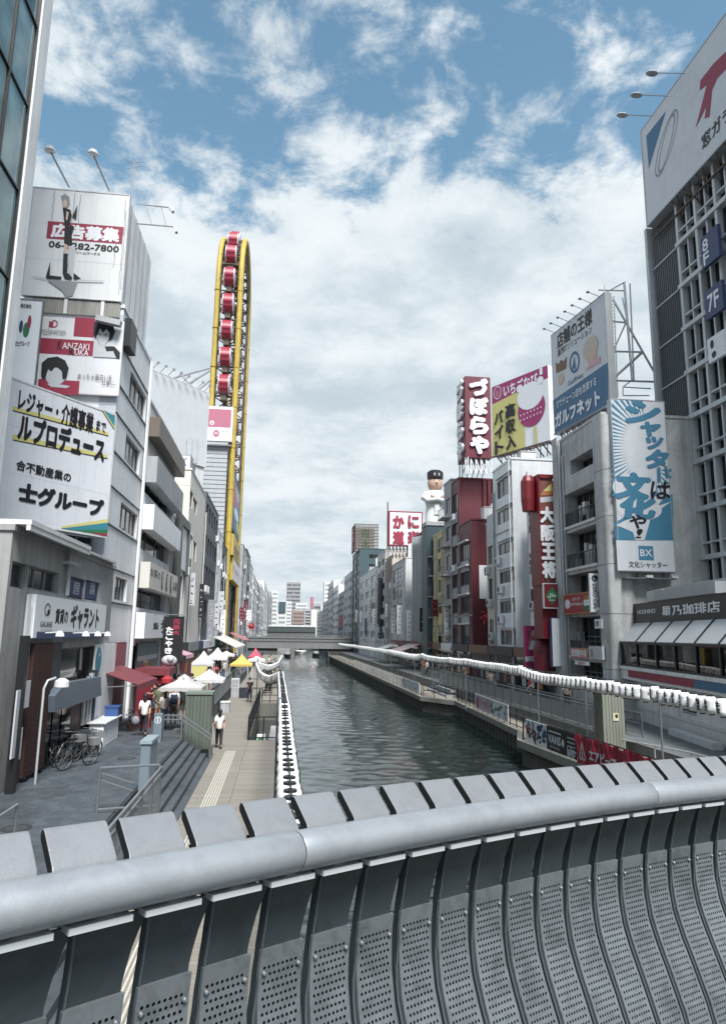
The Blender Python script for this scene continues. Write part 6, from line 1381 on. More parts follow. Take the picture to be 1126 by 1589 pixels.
fR = sub(fV, 897, 1012, .02, 1.1, py=1168)
T = Thing('quay_banner', 'crumpled crimson banner with a white loop emblem on the near right quay', 'banner', fR.pt(fR.w/2, 0)); nu, nv = 90, 10; r = random.Random(6)
wv = lambda u, v: .035*math.sin(u*5.3+v*2)+.022*math.sin(u*13.1-v*5)+.015*math.sin(u*23+v*9)+.01*math.sin(v*14)
m = M(); m.add([fR.pt(fR.w*i/nu, fR.h*j/nv+(.05*math.sin(i*.5) if j == nv else 0), .02+wv(fR.w*i/nu, fR.h*j/nv)) for i in range(nu+1) for j in range(nv+1)], [(i*(nv+1)+j, (i+1)*(nv+1)+j, (i+1)*(nv+1)+j+1, i*(nv+1)+j+1) for i in range(nu) for j in range(nv)])
T.part('cloth', m, mat('banner_crimson', (.36, .03, .055), .45, var=.1), smooth=True)
s = Sign('x', '', Face(fR.pt(0, 0, .085)[:2], fR.pt(fR.w, 0, .085)[:2], fR.o.z, fR.o.z+fR.h), root=T)
for p0_, p1_ in (((.35, .3), (.6, .85)), ((.6, .85), (.85, .3)), ((.35, .3), (.5, .2)), ((.85, .3), (.7, .2)), ((.5, .2), (.66, .5)), ((.7, .2), (.54, .5))):
    a, b = Vector((p0_[0], p0_[1])), Vector((p1_[0], p1_[1])); n_ = Vector((-(b-a).y, (b-a).x)).normalized()*.025; s.poly(P_WHITE, [tuple(a-n_), tuple(b-n_), tuple(b+n_), tuple(a+n_)], uv=True); s.k -= 1
s.k += 1; s.ruv(P_WHITE, .118, .122, .2, .85); s.tuv(P_WHITE, 'エアビーで、旅しよう', 1.15, .28, 5.2, .72, .04)
# concrete pillar with notice
p = PZ(953, 1152, ZP); x, y = p.x, p.y
T = Thing('concrete_pillar', 'square grey green concrete pillar with a small notice on the right promenade', 'pillar', (x, y, ZP))
GC = mat('green_concrete', (.20, .22, .18), .75, streak=.35, var=.22)
m = M(); m.box(x-.42, x+.42, y, y+.8, ZB, ZP+1.98); T.part('core', m, GC)
for i in range(7):
    m = M(); m.box(x-.46+.132*i, x-.46+.132*i+.118, y-.045, y-.002, ZB, ZP+2.0); T.part('panel', m, GC)
    m = M(); m.box(x-.465, x-.422, y+.005+.114*i, y+.005+.114*i+.1, ZB, ZP+2.0); T.part('panel', m, GC)
m = M(); m.box(x-.05, x+.19, y-.075, y-.05, ZP+.85, ZP+1.15); T.part('notice', m, mat('notice', (.55, .52, .36), .5)); m = M(); m.box(x+.04, x+.15, y-.085, y-.077, ZP+.97, ZP+1.1); T.part('print', m, P_BLACK)
# ================================================================== LANTERN STRINGS
LANM = mat('lantern_paper', (.78, .79, .80), .55, var=.07, sc=4, rand=.09); LB = .0
bodym = M(); R0, H0 = .175, .50
bodym.lathe((0, 0, 0), [(.085, 0), (.13, -.025), (.158, -.075)]+[(R0*(1 if k % 2 else .965), -.11-.028*k) for k in range(11)]+[(.158, -.425), (.13, -.475), (.085, -.50)], 14)
capm = M(); capm.lathe((0, 0, 0), [(.082, -.01), (.088, .0), (.088, .03), (.05, .034)], 12); cap2 = M(); cap2.lathe((0, 0, 0), [(.06, -.54), (.086, -.53), (.088, -.50), (.08, -.49)], 12)
lan_me = [mk_mesh('body', bodym, LANM, smooth=True), mk_mesh('top_ring', capm, BLACK, smooth=True), mk_mesh('bottom_ring', cap2, BLACK, smooth=True)]
let_me = []
for k in range(6):
    r = random.Random(k); m = M()
    for sgn in (0, math.pi):
        for j in range(4):
            zc_ = -.12-.085*j
            for q in range(3):
                an = sgn+r.uniform(-.22, .22); hw, hh_ = r.choice(((.045, .013), (.013, .042), (.034, .014)))
                zz_ = zc_+r.uniform(-.02, .02); c = V(math.cos(an), math.sin(an), 0); t = V(-math.sin(an), math.cos(an), 0); o_ = c*(R0+.004)+Z*zz_
                m.obox(o_, t*hw, c*.003, Z*hh_)
    let_me.append(mk_mesh('lettering', m, P_BLACK))
wire_me = None
lanM = M()
for prof_ in ([(.085, .03), (.09, 0), (.14, -.03), (R0, -.13), (R0, -.37), (.14, -.47), (.088, -.50), (.086, -.54)],): lanM.lathe((0, 0, 0), prof_, 8)
simple_me = mk_mesh('lantern', lanM, LANM, smooth=True)
def lantern(p, rz, label, group, k, full=True):
    if full:
        T = new('lantern', None, None, p); T.rotation_euler = (random.gauss(0, .025), random.gauss(0, .025), rz)
        for nm, me in zip(('body', 'top_ring', 'bottom_ring'), lan_me): new(nm, me, T)
        new('lettering', let_me[k % 6], T)
    else: T = new('lantern', simple_me, None, p); T.rotation_euler = (0, 0, rz)
    T['label'] = label; T['category'] = 'lantern'; T['group'] = group
def string(path, label, group, step=.42, jit=.03, full_to=60, one_to=1e9, wire='cord', facing=0., wl_=''):
    P = [Vector(p) for p in path]; L = 0; out = []
    for a, b in zip(P, P[1:]):
        n = max(1, int((b-a).length/step))
        for i in range(n): out.append(a+(b-a)*(i+random.uniform(-.04, .04))/n+Z*(-.04*math.sin(math.pi*i/n)+random.uniform(-.012, .012)))
    out.append(P[-1]); k = 0; rest = M()
    m = M(); m.tube([p+Z*.05 for p in P], .012, 4); single('festoon_wire', m, BLACK, wl_, 'cord')
    for p in out:
        k += 1; rz = facing+random.uniform(-.35, .35)
        if p.y < one_to: lantern(p, rz, label, group, k, p.y < full_to)
        else: rest.lathe(p, [(.09, 0), (R0, -.13), (R0, -.37), (.09, -.5)], 6)
    if rest.v:
        o = struct('lantern_string_end', rest, LANM, kind='stuff'); o['label'] = 'tiny far lanterns of the long right string near the bridge'; o['category'] = 'lanterns'
rp = [(1118, 1083), (1101, 1080), (1048, 1070), (1015, 1065), (986.8, 1062), (946, 1056), (905, 1050), (864, 1046.5), (831.5, 1042), (807, 1033), (782.5, 1030), (721, 1021.5), (700, 1020), (670.5, 1018), (656, 1014), (642, 1015.5), (624, 1012), (606.6, 1008.5), (588.8, 1006), (571, 1003.5), (549.7, 1000.6), (526.6, 998)]
string([PX(a, b, 12.6) for a, b in rp], 'white paper lantern with black writing hung on the long string over the right quay', 'lanterns on the right string', full_to=62, one_to=80, wl_='long black cord carrying the lanterns above the right quay', facing=math.pi)
string([(.2, 7.2, 4.12), (.2, 13, 4.0), (.2, 19.8, 4.08), (.18, 28, 3.98), (.12, 37, 4.05)], 'white paper lantern with a black ring top in the row above the left quay edge', 'lanterns along the left quay', step=.47, wl_='cord carrying the row of lanterns above the left quay edge')
string([(.1, 37.4, 4.05), (-.5, 42, 3.55), (-1.1, 47, 3.55), (-1.5, 50.5, 3.95)], 'white paper lantern on the sagging string crossing toward the boardwalk', 'lanterns on the nearer sagging string', wl_='sagging cord crossing from the quay edge to the boardwalk post', full_to=90)
string([(-1.5, 52, 3.95), (-.9, 57, 3.5), (-.2, 63, 3.5), (.2, 68, 3.95)], 'white paper lantern on the second sagging string farther down the boardwalk', 'lanterns on the farther sagging string', wl_='second sagging cord farther down the boardwalk', full_to=90)
def pole(x, y, z0, z1, label, r_=.035):
    T = Thing('lantern_pole', label, 'pole', (x, y, z0)); m = M(); m.tube([(x, y, z0), (x, y, z1)], r_, 8); T.part('shaft', m, FM, smooth=True); m = M(); m.lathe((x, y, 0), [(.09, z0), (.09, z0+.02), (.04, z0+.06)], 8); T.part('base_plate', m, FM); m = M(); m.beam((x, y, z1), (x-.35 if x > 5 else x+.1, y, z1), .04); T.part('arm', m, FM)
for px, w_ in ((1018, 'nearest lantern pole on the right quay, by the crimson banner'), (905, 'lantern pole on the right quay above the black skate banner'), (832, 'lantern pole near the two people on the right quay'), (721, 'lantern pole at the left end of the pink banner'), (670, 'lantern pole below the yellow building'), (642, 'lantern pole over the far brush banner'), (606, 'lantern pole halfway along the far right quay'), (571, 'farthest lantern pole on the right quay')):
    y = PX(px, 1050, 12.9).y; pole(12.95, y, ZB, 4.25, w_)
for x, y, w_ in ((.02, 20, 'lantern pole standing in the row above the left quay edge'), (.02, 37.2, 'lantern pole where the left quay row turns inward'), (-1.5, 51.2, 'lantern pole at the boardwalk side of the sagging strings'), (.02, 68.3, 'far lantern pole at the end of the second sagging string')): pole(x, y, ZB, 4.2, w_)
# ================================================================== LEFT PLAZA FURNITURE
fence('boardwalk_fence', 'dark rail guarding the near side of the gangway opening', [(-1.25, 33.4, ZB), (.05, 33.4, ZB)], 1.05, .7, BLACK, (1., .12))
fence('boardwalk_fence', 'dark rail along the long side of the gangway opening', [(-1.3, 33.6, ZB), (-1.25, 51, ZB)], 1.05, 1.6, BLACK, (1., .5, .12))
fence('boardwalk_fence', 'dark rail at the far side of the gangway opening', [(-1.1, 51.1, ZB), (.05, 51.1, ZB)], 1.05, .6, BLACK, (1., .5, .12))
fence('plaza_fence', 'grey baluster fence along the left plaza edge behind the green box', [(-3.60, 30.3, ZP), (-3.60, 62, ZP)], 1.1, 1.8, FM, (1., .08), None, .16)
fence('stair_railing', 'double steel handrail going down the steps in front of the green box', [(-4.4, 28.55, ZP), (-3.7, 28.55, ZP), (-2.55, 28.55, ZB)], .92, 1.2, STEEL, (1., .82), cat='handrail')
fence('stair_railing', 'steel railing running along the steps toward the bridge', [(-2.72, 17.7, ZP-.5), (-2.68, 10.5, ZP-.5)], 1.45, 1.2, STEEL, (1., .9, .12), None, .14, cat='handrail')
fence('stair_railing', 'steel railing across the plaza beside the blue grey slab post', [(-4.05, 17.35, ZP), (-2.76, 17.7, ZP)], 1.0, 1.25, STEEL, (1., .08), cat='handrail')
m = M(); m.tube([(-4.0, 17.36, ZP+.88), (-3.3, 17.5, ZP+.62)], .02, 6); m.tube([(-4.0, 17.36, ZP+.72), (-3.3, 17.5, ZP+.45)], .02, 6); single('stair_brace', m, STEEL, 'pair of sloping steel bars between the railing and the slab post', 'bars')
fence('corner_railing', 'steel railing at the near left corner of the plaza', [(-4.66, 13.9, ZP), (-4.66, 6, ZP)], 1.0, 1.6, STEEL, (1.,), cat='handrail')
SLB = mat('slab_blue_grey', (.17, .22, .26), .45, var=.12, streak=.15)
p = PZ(221, 1243, ZP)
T = Thing('slab_post', 'tall blue grey slab post standing among the steel railings on the plaza', 'post', p)
m = M(); m.box(p.x-.12, p.x+.12, p.y, p.y+1.0, ZP, ZP+1.36); T.part('body', m, SLB); m = M(); m.box(p.x-.15, p.x+.15, p.y-.04, p.y+1.05, ZP+1.36, ZP+1.44); T.part('coping', m, mat('slab_cap', (.27, .33, .37), .4))
p = PZ(243, 1152, ZP)
T = Thing('compass_post', 'slim blue grey post with a round white emblem near the queue', 'post', p)
m = M(); m.box(p.x-.15, p.x+.15, p.y, p.y+.3, ZP, ZP+1.05); T.part('body', m, SLB)
f = Face((p.x-.15, p.y-.004), (p.x+.15, p.y-.004), ZP, ZP+1.05); s = Sign('x', '', f, root=T); s.ell(P_WHITE, .15, .82, .12, .13, uv=True); s.ell(SLB, .15, .82, .095, .105, uv=True); s.ell(P_WHITE, .15, .82, .02, .1, uv=True)
x0, y0 = -3.68, 29.1
T = Thing('green_box', 'tall ribbed green grey box standing at the top of the boardwalk steps', 'box', (x0+.53, y0+.5, ZB))
GB = mat('green_panel', (.115, .138, .115), .4, var=.2, streak=.25)
m = M(); m.box(x0+.03, x0+1.03, y0+.03, y0+.97, ZB+.25, ZB+2.42); T.part('core', m, GB)
for i in range(7):
    m = M(); m.box(x0+.04+.143*i, x0+.04+.143*i+.125, y0-.02, y0+.028, ZB+.3, ZB+2.36); T.part('panel', m, GB)
for a in (0, 1.0):
    m = M(); m.box(x0+a, x0+a+.06, y0-.03, y0+.05, ZB, ZB+2.45); T.part('post', m, DCONC)
m = M(); m.box(x0-.02, x0+1.08, y0-.05, y0+1.0, ZB+2.42, ZB+2.52); T.part('top', m, mat('green_top', (.17, .20, .175), .5)); m = M(); m.box(x0-.02, x0+1.08, y0-.02, y0+.98, ZB, ZB+.25); T.part('base', m, BLACK)
# cabinets, crates on the boardwalk
for lab, a in (('grey lower cabinet under the yellow tent', (-3.55, -2.95, 54.6, 55.2, ZB, ZB+.75)), ('dark lower cabinet next to the grey one under the yellow tent', (-2.92, -2.3, 54.6, 55.2, ZB, ZB+.75)), ('pale upper cabinet stacked on the grey one under the yellow tent', (-3.55, -2.95, 54.6, 55.2, ZB+.76, ZB+1.45))):
    T = Thing('cabinet', lab, 'cabinet', ((a[0]+a[1])/2, 54.9, a[4])); m = M(); m.box(*a); T.part('body', m, DARK if 'dark' in lab else GREY if 'lower' in lab else LGREY); m = M(); m.box(a[0]+.05, a[1]-.05, a[2]-.02, a[2]-.002, a[4]+.08, a[5]-.08); T.part('door', m, DARK if 'dark' in lab else GREY)
T = Thing('wire_crate', 'small grey crate against the fence on the boardwalk', 'crate', (-3.2, 45, ZB)); m = M(); m.box(-3.5, -2.95, 44.6, 45.3, ZB, ZB+.6); T.part('box', m, GREY); m = M(); m.box(-3.53, -2.92, 44.57, 45.33, ZB+.6, ZB+.66); T.part('lid', m, LGREY)
T = Thing('ticket_machine', 'white and green machine standing in the gangway opening', 'machine', (-.75, 36, -.2)); m = M(); m.box(-.95, -.55, 35.8, 36.2, -.2, 1.0); T.part('body', m, WHITE); m = M(); m.box(-.9, -.6, 35.77, 35.797, .55, .9); T.part('screen', m, P_GREEN); m = M(); m.box(-.9, -.6, 35.77, 35.797, .2, .4); T.part('panel', m, P_BLACK)
m = M(); m.prism([(-.35, 33.6, 1.05), (.0, 33.6, 1.05), (.0, 46, .1), (-.35, 46, .1)], (0, 0, .06)); single('gangway', m, GREY, 'sloping grey gangway down to the water in the boardwalk opening', 'gangway')
m = M(); m.box(-1.22, -.0, 33.5, 51, -.3, -.15); struct('landing_stage', m, DCONC)
# tents and parasols
TW = mat('tent_white', (.60, .61, .625), .75, var=.1, sc=3, stain=.25, ssc=1.5, bump=.3, bsc=5); 
def tp(px, py, z):
    p = PZ(px, py, z); return p.x, p.y
def tent(name, label, x, y, z, hw, ze, za, mt_, poles=True, valance=.18, cat='tent'):
    y = y+hw; T = Thing(name, label, cat, (x, y, z)); m = M()
    c = [V(x-hw, y-hw, ze), V(x+hw, y-hw, ze), V(x+hw, y+hw, ze), V(x-hw, y+hw, ze)]; mid = [V(x-hw*.45, y-hw*.45, ze+(za-ze)*.42), V(x+hw*.45, y-hw*.45, ze+(za-ze)*.42), V(x+hw*.45, y+hw*.45, ze+(za-ze)*.42), V(x-hw*.45, y+hw*.45, ze+(za-ze)*.42)]
    m.add(c+mid+[V(x, y, za)], [(i, (i+1) % 4, 4+(i+1) % 4, 4+i) for i in range(4)]+[(4+i, 4+(i+1) % 4, 8) for i in range(4)]); T.part('canopy', m, mt_)
    m = M()
    for i in range(4):
        a, b = c[i], c[(i+1) % 4]; n = 6
        for j in range(n):
            p, q = a+(b-a)*j/n, a+(b-a)*(j+1)/n; m.add([p, q, q-Z*valance*.8, (p+q)/2-Z*valance, p-Z*valance*.8], [(0, 1, 2, 3, 4)])
    T.part('valance', m, mt_)
    if poles:
        for q in c: m = M(); m.tube([V(q.x*.97+x*.03, q.y*.97+y*.03, z), V(q.x*.97+x*.03, q.y*.97+y*.03, ze)], .022, 6); T.part('leg', m, FRAMEW)
    else:
        m = M(); m.tube([V(x, y, z), V(x, y, za)], .03, 6); T.part('pole', m, FRAMEW)
        m = M(); m.box(x-.3, x+.3, y-.3, y+.3, z, z+.1); T.part('base', m, DCONC)
    return T
T = tent('parasol', 'large pale grey market parasol over the queue on the plaza', *tp(281, 1067, 3.72), ZP, .86, 3.72, 4.18, mat('parasol_grey', (.46, .45, .445), .75, var=.1, sc=3, stain=.2, ssc=1.5, bump=.3, bsc=5), False)
m = M(); m.lathe((T.loc.x, T.loc.y, 0), [(.28, 4.04), (.22, 4.10), (.03, 4.22)], 4); T.part('vent', m, MATS['parasol_grey'])
tent('parasol', 'white parasol just behind the grey one', *tp(322, 1055, 3.5), ZP, .85, 3.5, 4.03, TW, False)
tent('market_tent', 'white peaked tent with a yellow side wall', *tp(314, 1029, 3.95), ZP, .72, 3.95, 4.77, TW); q_ = tp(314, 1029, 3.95); m = M(); m.box(q_[0]-.7, q_[0]+.35, q_[1]+.02, q_[1]+.05, ZP+.8, 3.9); single('yellow_cloth', m, P_YEL, 'yellow cloth wall hanging under the white peaked tent', 'cloth')
tent('market_tent', 'white peaked tent behind the one with the yellow wall', *tp(336, 1021, 4.2), ZP, .75, 4.2, 4.94, TW)
tent('market_tent', 'yellow tent above the cabinets on the boardwalk', *tp(374, 1031, 3.55), ZB, .88, 3.55, 4.33, mat('tent_yellow', (.50, .38, .10), .7, var=.06))
tent('market_tent', 'crimson pointed tent far along the plaza', *tp(396, 1019, 3.55), ZP, .7, 3.55, 4.49, mat('tent_crimson', (.42, .06, .10), .7, var=.06))
tent('market_tent', 'low white canopy beside the yellow tent', *tp(398, 1024, 3.7), ZB, .75, 3.7, 4.03, TW); tent('parasol', 'small white parasol between the tents far back', *tp(350, 1016, 4.0), ZP, .8, 4.0, 4.33, TW, False)
# shop clutter on the left
AW = mat('awning_crimson', (.17, .035, .045), .65, var=.15, sc=3, stain=.25, ssc=2, bump=.25, bsc=6)
def awning(label, X, y0, y1, d, zt_, ze, mt_, ribs=True):
    T = Thing('shop_awning', label, 'awning', (X, (y0+y1)/2, ze)); m = M()
    m.prism([(X, y0, zt_), (X, y1, zt_), (X+d, y1, ze), (X+d, y0, ze)], (0, 0, .03)); T.part('cloth', m, mt_); m = M(); sg = .02 if d > 0 else -.02
    m.add([(X+d, y0, ze), (X+d, y1, ze), (X+d+sg, y1, ze-.2), (X+d+sg, y0, ze-.2)], [(0, 1, 2, 3)]); T.part('valance', m, mt_)
    for y in (y0+.05, y1-.05): m = M(); m.tube([(X, y, ze-.1), (X+d, y, ze)], .02, 5); T.part('arm', m, FRAME)
awning('crimson sloping shop awning left of the queue', -7.25, 29.3, 33.6, 1.65, 4.42, 3.85, AW)
awning('pink awning beside the takoyaki sign', -7.25, 46, 50, 1.3, 4.9, 4.5, mat('awning_pink', (.48, .28, .33), .6)); awning('pale long awning in front of the wheel store', -7.2, 76, 96, 2.6, 5.6, 4.4, mat('awning_pale', (.52, .50, .47), .6)); awning('dusty red awning in front of the slatted tower', -7.0, 98, 112, 2.2, 6.0, 5.0, mat('awning_dusty', (.36, .14, .15), .6))
s = Sign('shop_poster', 'crimson shop poster beside the white pier', faceL(-7.32, 167, 998, 194, 1037), P_DRED, .06, cat='poster'); s.ruv(mat('poster_red', (.30, .07, .09), .5, var=.4, sc=5), .25, .95, .05, .95)
s = Sign('food_poster', 'food photograph poster with a teal top above the shop counter', faceL(-7.2, 214, 999, 243, 1040), mat('poster_teal', (.07, .15, .18), .5, var=.3), .06, DARK, .04, cat='poster')
w_, h = s.f.w, s.f.h; s.ruv(P_LGREY, .02, .98, .45, .6)
for u, v, a, b, mt_ in ((.3, .3, .35, .2, P_RED), (.5, .28, .3, .22, P_ORANGE), (.7, .3, .35, .18, P_BROWN), (.4, .4, .2, .1, P_SKIN)): s.ell(mt_, w_*u, h*v, w_*a*.5, h*b*.6, uv=True)
s = Sign('takoyaki_sign', 'black hanging sign with white hiragana and red characters', faceS(38.2, 255.5, 957, 281, 1018), P_BLACK, .25, BLACK, .03); s.vert(P_WHITE, 'たこやき', 258, 972, 267, 1015, .05); s.vert(P_RED, '元祖大', 269, 960, 279, 986, .06)
m = M(); m.tube([(-7.3, 38.3, s.f.o.z+s.f.h+.12), (s.f.o.x+s.f.w, 38.3, s.f.o.z+s.f.h+.12)], .03, 5); s.T.part('bracket', m, FRAME)
m = M(); c = s.f.pt(.4, -.25, .1); m.ball(c, .42, .3, .3, 12, 8); m.ball(c+V(.1, -.2, .1), .2, .2, .2); s.T.part('octopus_model', m, P_LGREY, smooth=True)
T = Thing('pink_shop', 'pink shop front panel and pillar next to the black hanging sign', 'shop', (-7.2, 46, ZP)); m = M(); m.box(-7.3, -6.95, 44.5, 45.6, ZP, 6.6); T.part('pillar', m, P_ROSE); m = M(); m.box(-7.29, -7.1, 45.61, 50, 5.2, 6.6); T.part('fascia', m, mat('fascia_pink', (.50, .25, .32), .5))
T = Thing('red_stall', 'dark red food stall with a rounded red lantern roof', 'stall', (-6.3, 37, ZP)); m = M(); m.box(-7.0, -5.7, 36.2, 38, ZP, ZP+1.9); T.part('body', m, P_DRED); m = M(); m.box(-7.1, -5.4, 36.0, 38.1, ZP+2.0, ZP+2.35); T.part('roof', m, AW); m = M(); m.lathe((-5.5, 35.9, ZP+1.75), [(.1, -.25), (.3, -.1), (.3, .1), (.1, .25)], 10); T.part('red_lamp', m, P_BRED, smooth=True)
m = M(); a = PZ(169, 1146, ZP); m.box(-6.75, -6.25, 26.8, 29.2, ZP, ZP+.82); single('white_counter', m, WHITE, 'white counter panel at the mouth of the crimson awning shop', 'counter')
m = M(); m.box(-6.85, -6.15, 26.7, 29.3, ZP+.822, ZP+.86); single('counter_board', m, LGREY, 'thin grey top board lying on the white counter', 'board')
T = Thing('blue_crate', 'bright blue crate on the counter under the crimson awning', 'crate', (-6.45, 28.9, ZP+.86)); m = M(); m.box(-6.7, -6.2, 28.7, 29.2, ZP+.862, ZP+1.2); T.part('box', m, mat('crate_blue', (.035, .085, .24), .5)); m = M(); m.box(-6.73, -6.17, 28.67, 29.23, ZP+1.2, ZP+1.25); T.part('rim', m, MATS['crate_blue'])
T = Thing('rack', 'upright rack of grey boards leaning by the white pier', 'rack', (-6.8, 27.6, ZP))
for i in range(4): m = M(); m.box(-6.98+.0, -6.9+.03*i, 26.4+.33*i, 26.62+.33*i, ZP+.8, ZP+2.4+.1*i); T.part('board', m, [LGREY, GREY, PIPE, DARK][i])
s = Sign('fish_sign', 'teal fish shaped sign on the white pier', Face((-6.85, 27.2), (-6.85, 28.2), ZP+2.3, ZP+3.6), None); s.ell(P_TEAL, .5, .75, .45, .5, uv=True); s.poly(P_TEAL, [(.2, .4), (.0, -.05), (.5, .2)], uv=True); s.ell(P_SKY, .45, .85, .2, .22, uv=True); s.ell(P_WHITE, .6, .95, .06, .06, uv=True)
T = Thing('utility_pole', 'black square pole with small boards in front of the rental agency shop', 'pole', (-6.75, 19.5, ZP)); m = M(); m.box(-6.85, -6.65, 19.4, 19.6, ZP, ZP+4.0); T.part('shaft', m, BLACK)
for a, b, z0_, z1_ in ((19.15, 19.38, .9, 2.6), (19.7, 20.05, 2.1, 2.8), (19.62, 19.8, .8, 1.6)): m = M(); m.box(-6.72, -6.68, a, b, ZP+z0_, ZP+z1_); T.part('board', m, P_LGREY)
T = Thing('wall_lamp', 'white street lamp on a thin post beside the black square pole', 'lamp', (-6.5, 20.6, ZP)); m = M(); m.tube([(-6.5, 20.6, ZP), (-6.5, 20.6, ZP+2.55), (-6.45, 20.7, ZP+2.75), (-6.3, 20.9, ZP+2.82)], .035, 8); T.part('post', m, GALV, smooth=True); m = M(); m.lathe((-6.15, 21.0, ZP+2.7), [(.08, .1), (.2, .02), (.21, -.14), (.19, -.16)], 12); T.part('head', m, FRAMEW, smooth=True)
for i, (px, lab) in enumerate(((108, 'orange and white stained shutter strip by the maroon shop front'),)):
    pass
r = random.Random(17)
cl = ['stack of black crates beside the bicycles', 'dark covered trolley behind the bicycles', 'black plastic bin near the white counter']
for i, lab in enumerate(cl):
    y = 24.6+i*.75; T = Thing(('crate_stack', 'trolley', 'bin')[i], lab, ('crates', 'trolley', 'bin')[i], (-6.6, y, ZP)); m = M(); m.box(-6.85, -6.3, y, y+.6, ZP+.08, ZP+.55); T.part('body', m, BLACK); m = M(); m.box(-6.88, -6.27, y-.03, y+.63, ZP+.55, ZP+.62+.12*(i % 2)); T.part('lid', m, DARK)
    for dx_ in (-.8, -.35): m = M(); m.lathe((-6+dx_, y+.02, ZP+.05), [(.05, -.02), (.05, .02)], 8, 'y'); T.part('caster', m, BLACK)
def bicycle(label, x, y, ang, mt_):
    T = Thing('bicycle', label, 'bicycle', (x, y, ZP)); ca, sa = math.cos(ang), math.sin(ang)
    P = lambda u, w_, z: V(x+ca*u-sa*w_, y+sa*u+ca*w_, ZP+z)
    for u in (-.5, .5):
        m = M(); m.tube([P(u+.31*math.cos(a), 0, .32+.31*math.sin(a)) for a in [i*math.pi/10 for i in range(20)]], .018, 6, True); wl_ = T.part('wheel', m, BLACK)
        m = M()
        for i in range(10): a = i*math.pi/5; m.tube([P(u, 0, .32), P(u+.3*math.cos(a), 0, .32+.3*math.sin(a))], .004, 3)
        m.tube([P(u+.285*math.cos(a), 0, .32+.285*math.sin(a)) for a in [i*math.pi/8 for i in range(16)]], .01, 4, True); T.part('rim', m, STEEL, wl_, kind='stuff')
    m = M()
    for a, b in (((-.5, .32), (-.12, .3)), ((-.12, .3), (.36, .62)), ((-.12, .3), (-.22, .74)), ((-.22, .66), (.36, .72)), ((-.5, .32), (-.22, .66)), ((.5, .32), (.36, .72)), ((.36, .72), (.33, .92))): m.tube([P(a[0], 0, a[1]), P(b[0], 0, b[1])], .017, 6)
    T.part('frame', m, mt_)
    m = M(); m.tube([P(.22, .27, .95), P(.34, .1, .94), P(.34, -.1, .94), P(.22, -.27, .95)], .013, 6); T.part('handlebar', m, STEEL)
    m = M(); m.tube([P(-.22, 0, .74), P(-.23, 0, .84)], .014, 5); m.obox(P(-.24, 0, .87), (ca*.13, sa*.13, 0), (-sa*.07, ca*.07, 0), (0, 0, .03)); T.part('saddle', m, BLACK)
    m = M(); c = P(.58, 0, .72); m.obox(c, (ca*.15, sa*.15, 0), (-sa*.17, ca*.17, 0), (0, 0, .11)); T.part('basket', m, mat('basket', (.30, .31, .32), .5, metal=.4))
    m = M(); m.tube([P(-.1, .1, .22), P(-.1, .1, .36), P(-.1, -.1, .36)], .01, 4); T.part('crank', m, STEEL)
bicycle('black bicycle parked nearest on the plaza with a pale basket', -6.05, 22.9, 1.0, BLACK); bicycle('dark bicycle leaning behind the nearest one by the maroon wall', -6.55, 23.5, 1.25, mat('bike_dark', (.03, .04, .05), .4)); bicycle('third bicycle half hidden by the black crates', -6.35, 24.4, .9, mat('bike_silver', (.3, .31, .32), .35, metal=.6))
# ground floor shop fronts further along both banks
r = random.Random(23)
def shop_row(side, y0, y1, X, seed, labels):
    r = random.Random(seed); y = y0; i = 0
    while y < y1 and i < len(labels):
        w_ = r.uniform(4, 6.5); ye = min(y+w_, y1); sg = 1 if side == 'L' else -1
        T = Thing('small_shop', labels[i], 'shop', (X, (y+ye)/2, ZP)); xa, xb = (X+.01, X+.12) if sg > 0 else (X-.12, X-.01)
        m = M(); m.box(xa, xb, y+.1, ye-.1, ZP, ZP+2.7); T.part('opening', m, r.choice([DARK, BLACK, MATS['pane_dark'], BROWN]))  # solid slab, its dark colour stands for the shade inside the shop
        m = M(); m.box(xa-.25 if sg < 0 else xa, xb+.25 if sg > 0 else xb, y+.1, ye-.1, ZP+2.7, ZP+3.4); T.part('fascia', m, r.choice([P_DRED, P_NAVY, DARK, P_WHITE, P_GREY, P_TEAL, P_BROWN]))
        for k in range(3):
            yy = y+.4+(ye-y-.9)*k/3; m = M(); m.box(xb if sg > 0 else xa-.06, xb+.06 if sg > 0 else xa, yy, yy+r.uniform(.4, .9), ZP+.7, ZP+r.uniform(1.4, 2.5)); T.part('menu_board', m, r.choice([P_LGREY, P_RED, P_YEL, P_WHITE, P_SKIN, P_ORANGE, P_GREY]))
        y = ye+.05; i += 1
shop_row('L', 50.2, 92.5, -7.28, 3, ['shop front with dark opening under the navy building\'s first windows', 'shop front between the white tents and the navy building', 'shop front below the middle of the navy building', 'shop front at the far end of the navy building', 'shop front under the white annex', 'shop front between the annexes on the left plaza', 'shop front under the black annex', 'last shop front before the slatted tower'])
shop_row('R', 44.5, 108, 17.6, 5, ['shop front below the red blade sign', 'shop front at the foot of the white building', 'shop front under the narrow cream building', 'shop front under the lower oxblood block', 'shop front under the oxblood tower', 'shop front under the grey flats', 'shop front under the yellow building', 'shop front under the silver ribs', 'shop front under the dark end of the silver ribs', 'shop front before the gridded window building', 'shop front under the gridded window building', 'shop front far along under the brown topped building'])
awning('pale pink awning over a terrace on the right bank', 17.5, 84, 92, -3.2, 5.0, 3.9, mat('awning_peach', (.42, .32, .31), .6)); awning('grey canvas awning further along the right bank', 17.5, 100, 108, -2.4, 4.8, 4.0, GREY)

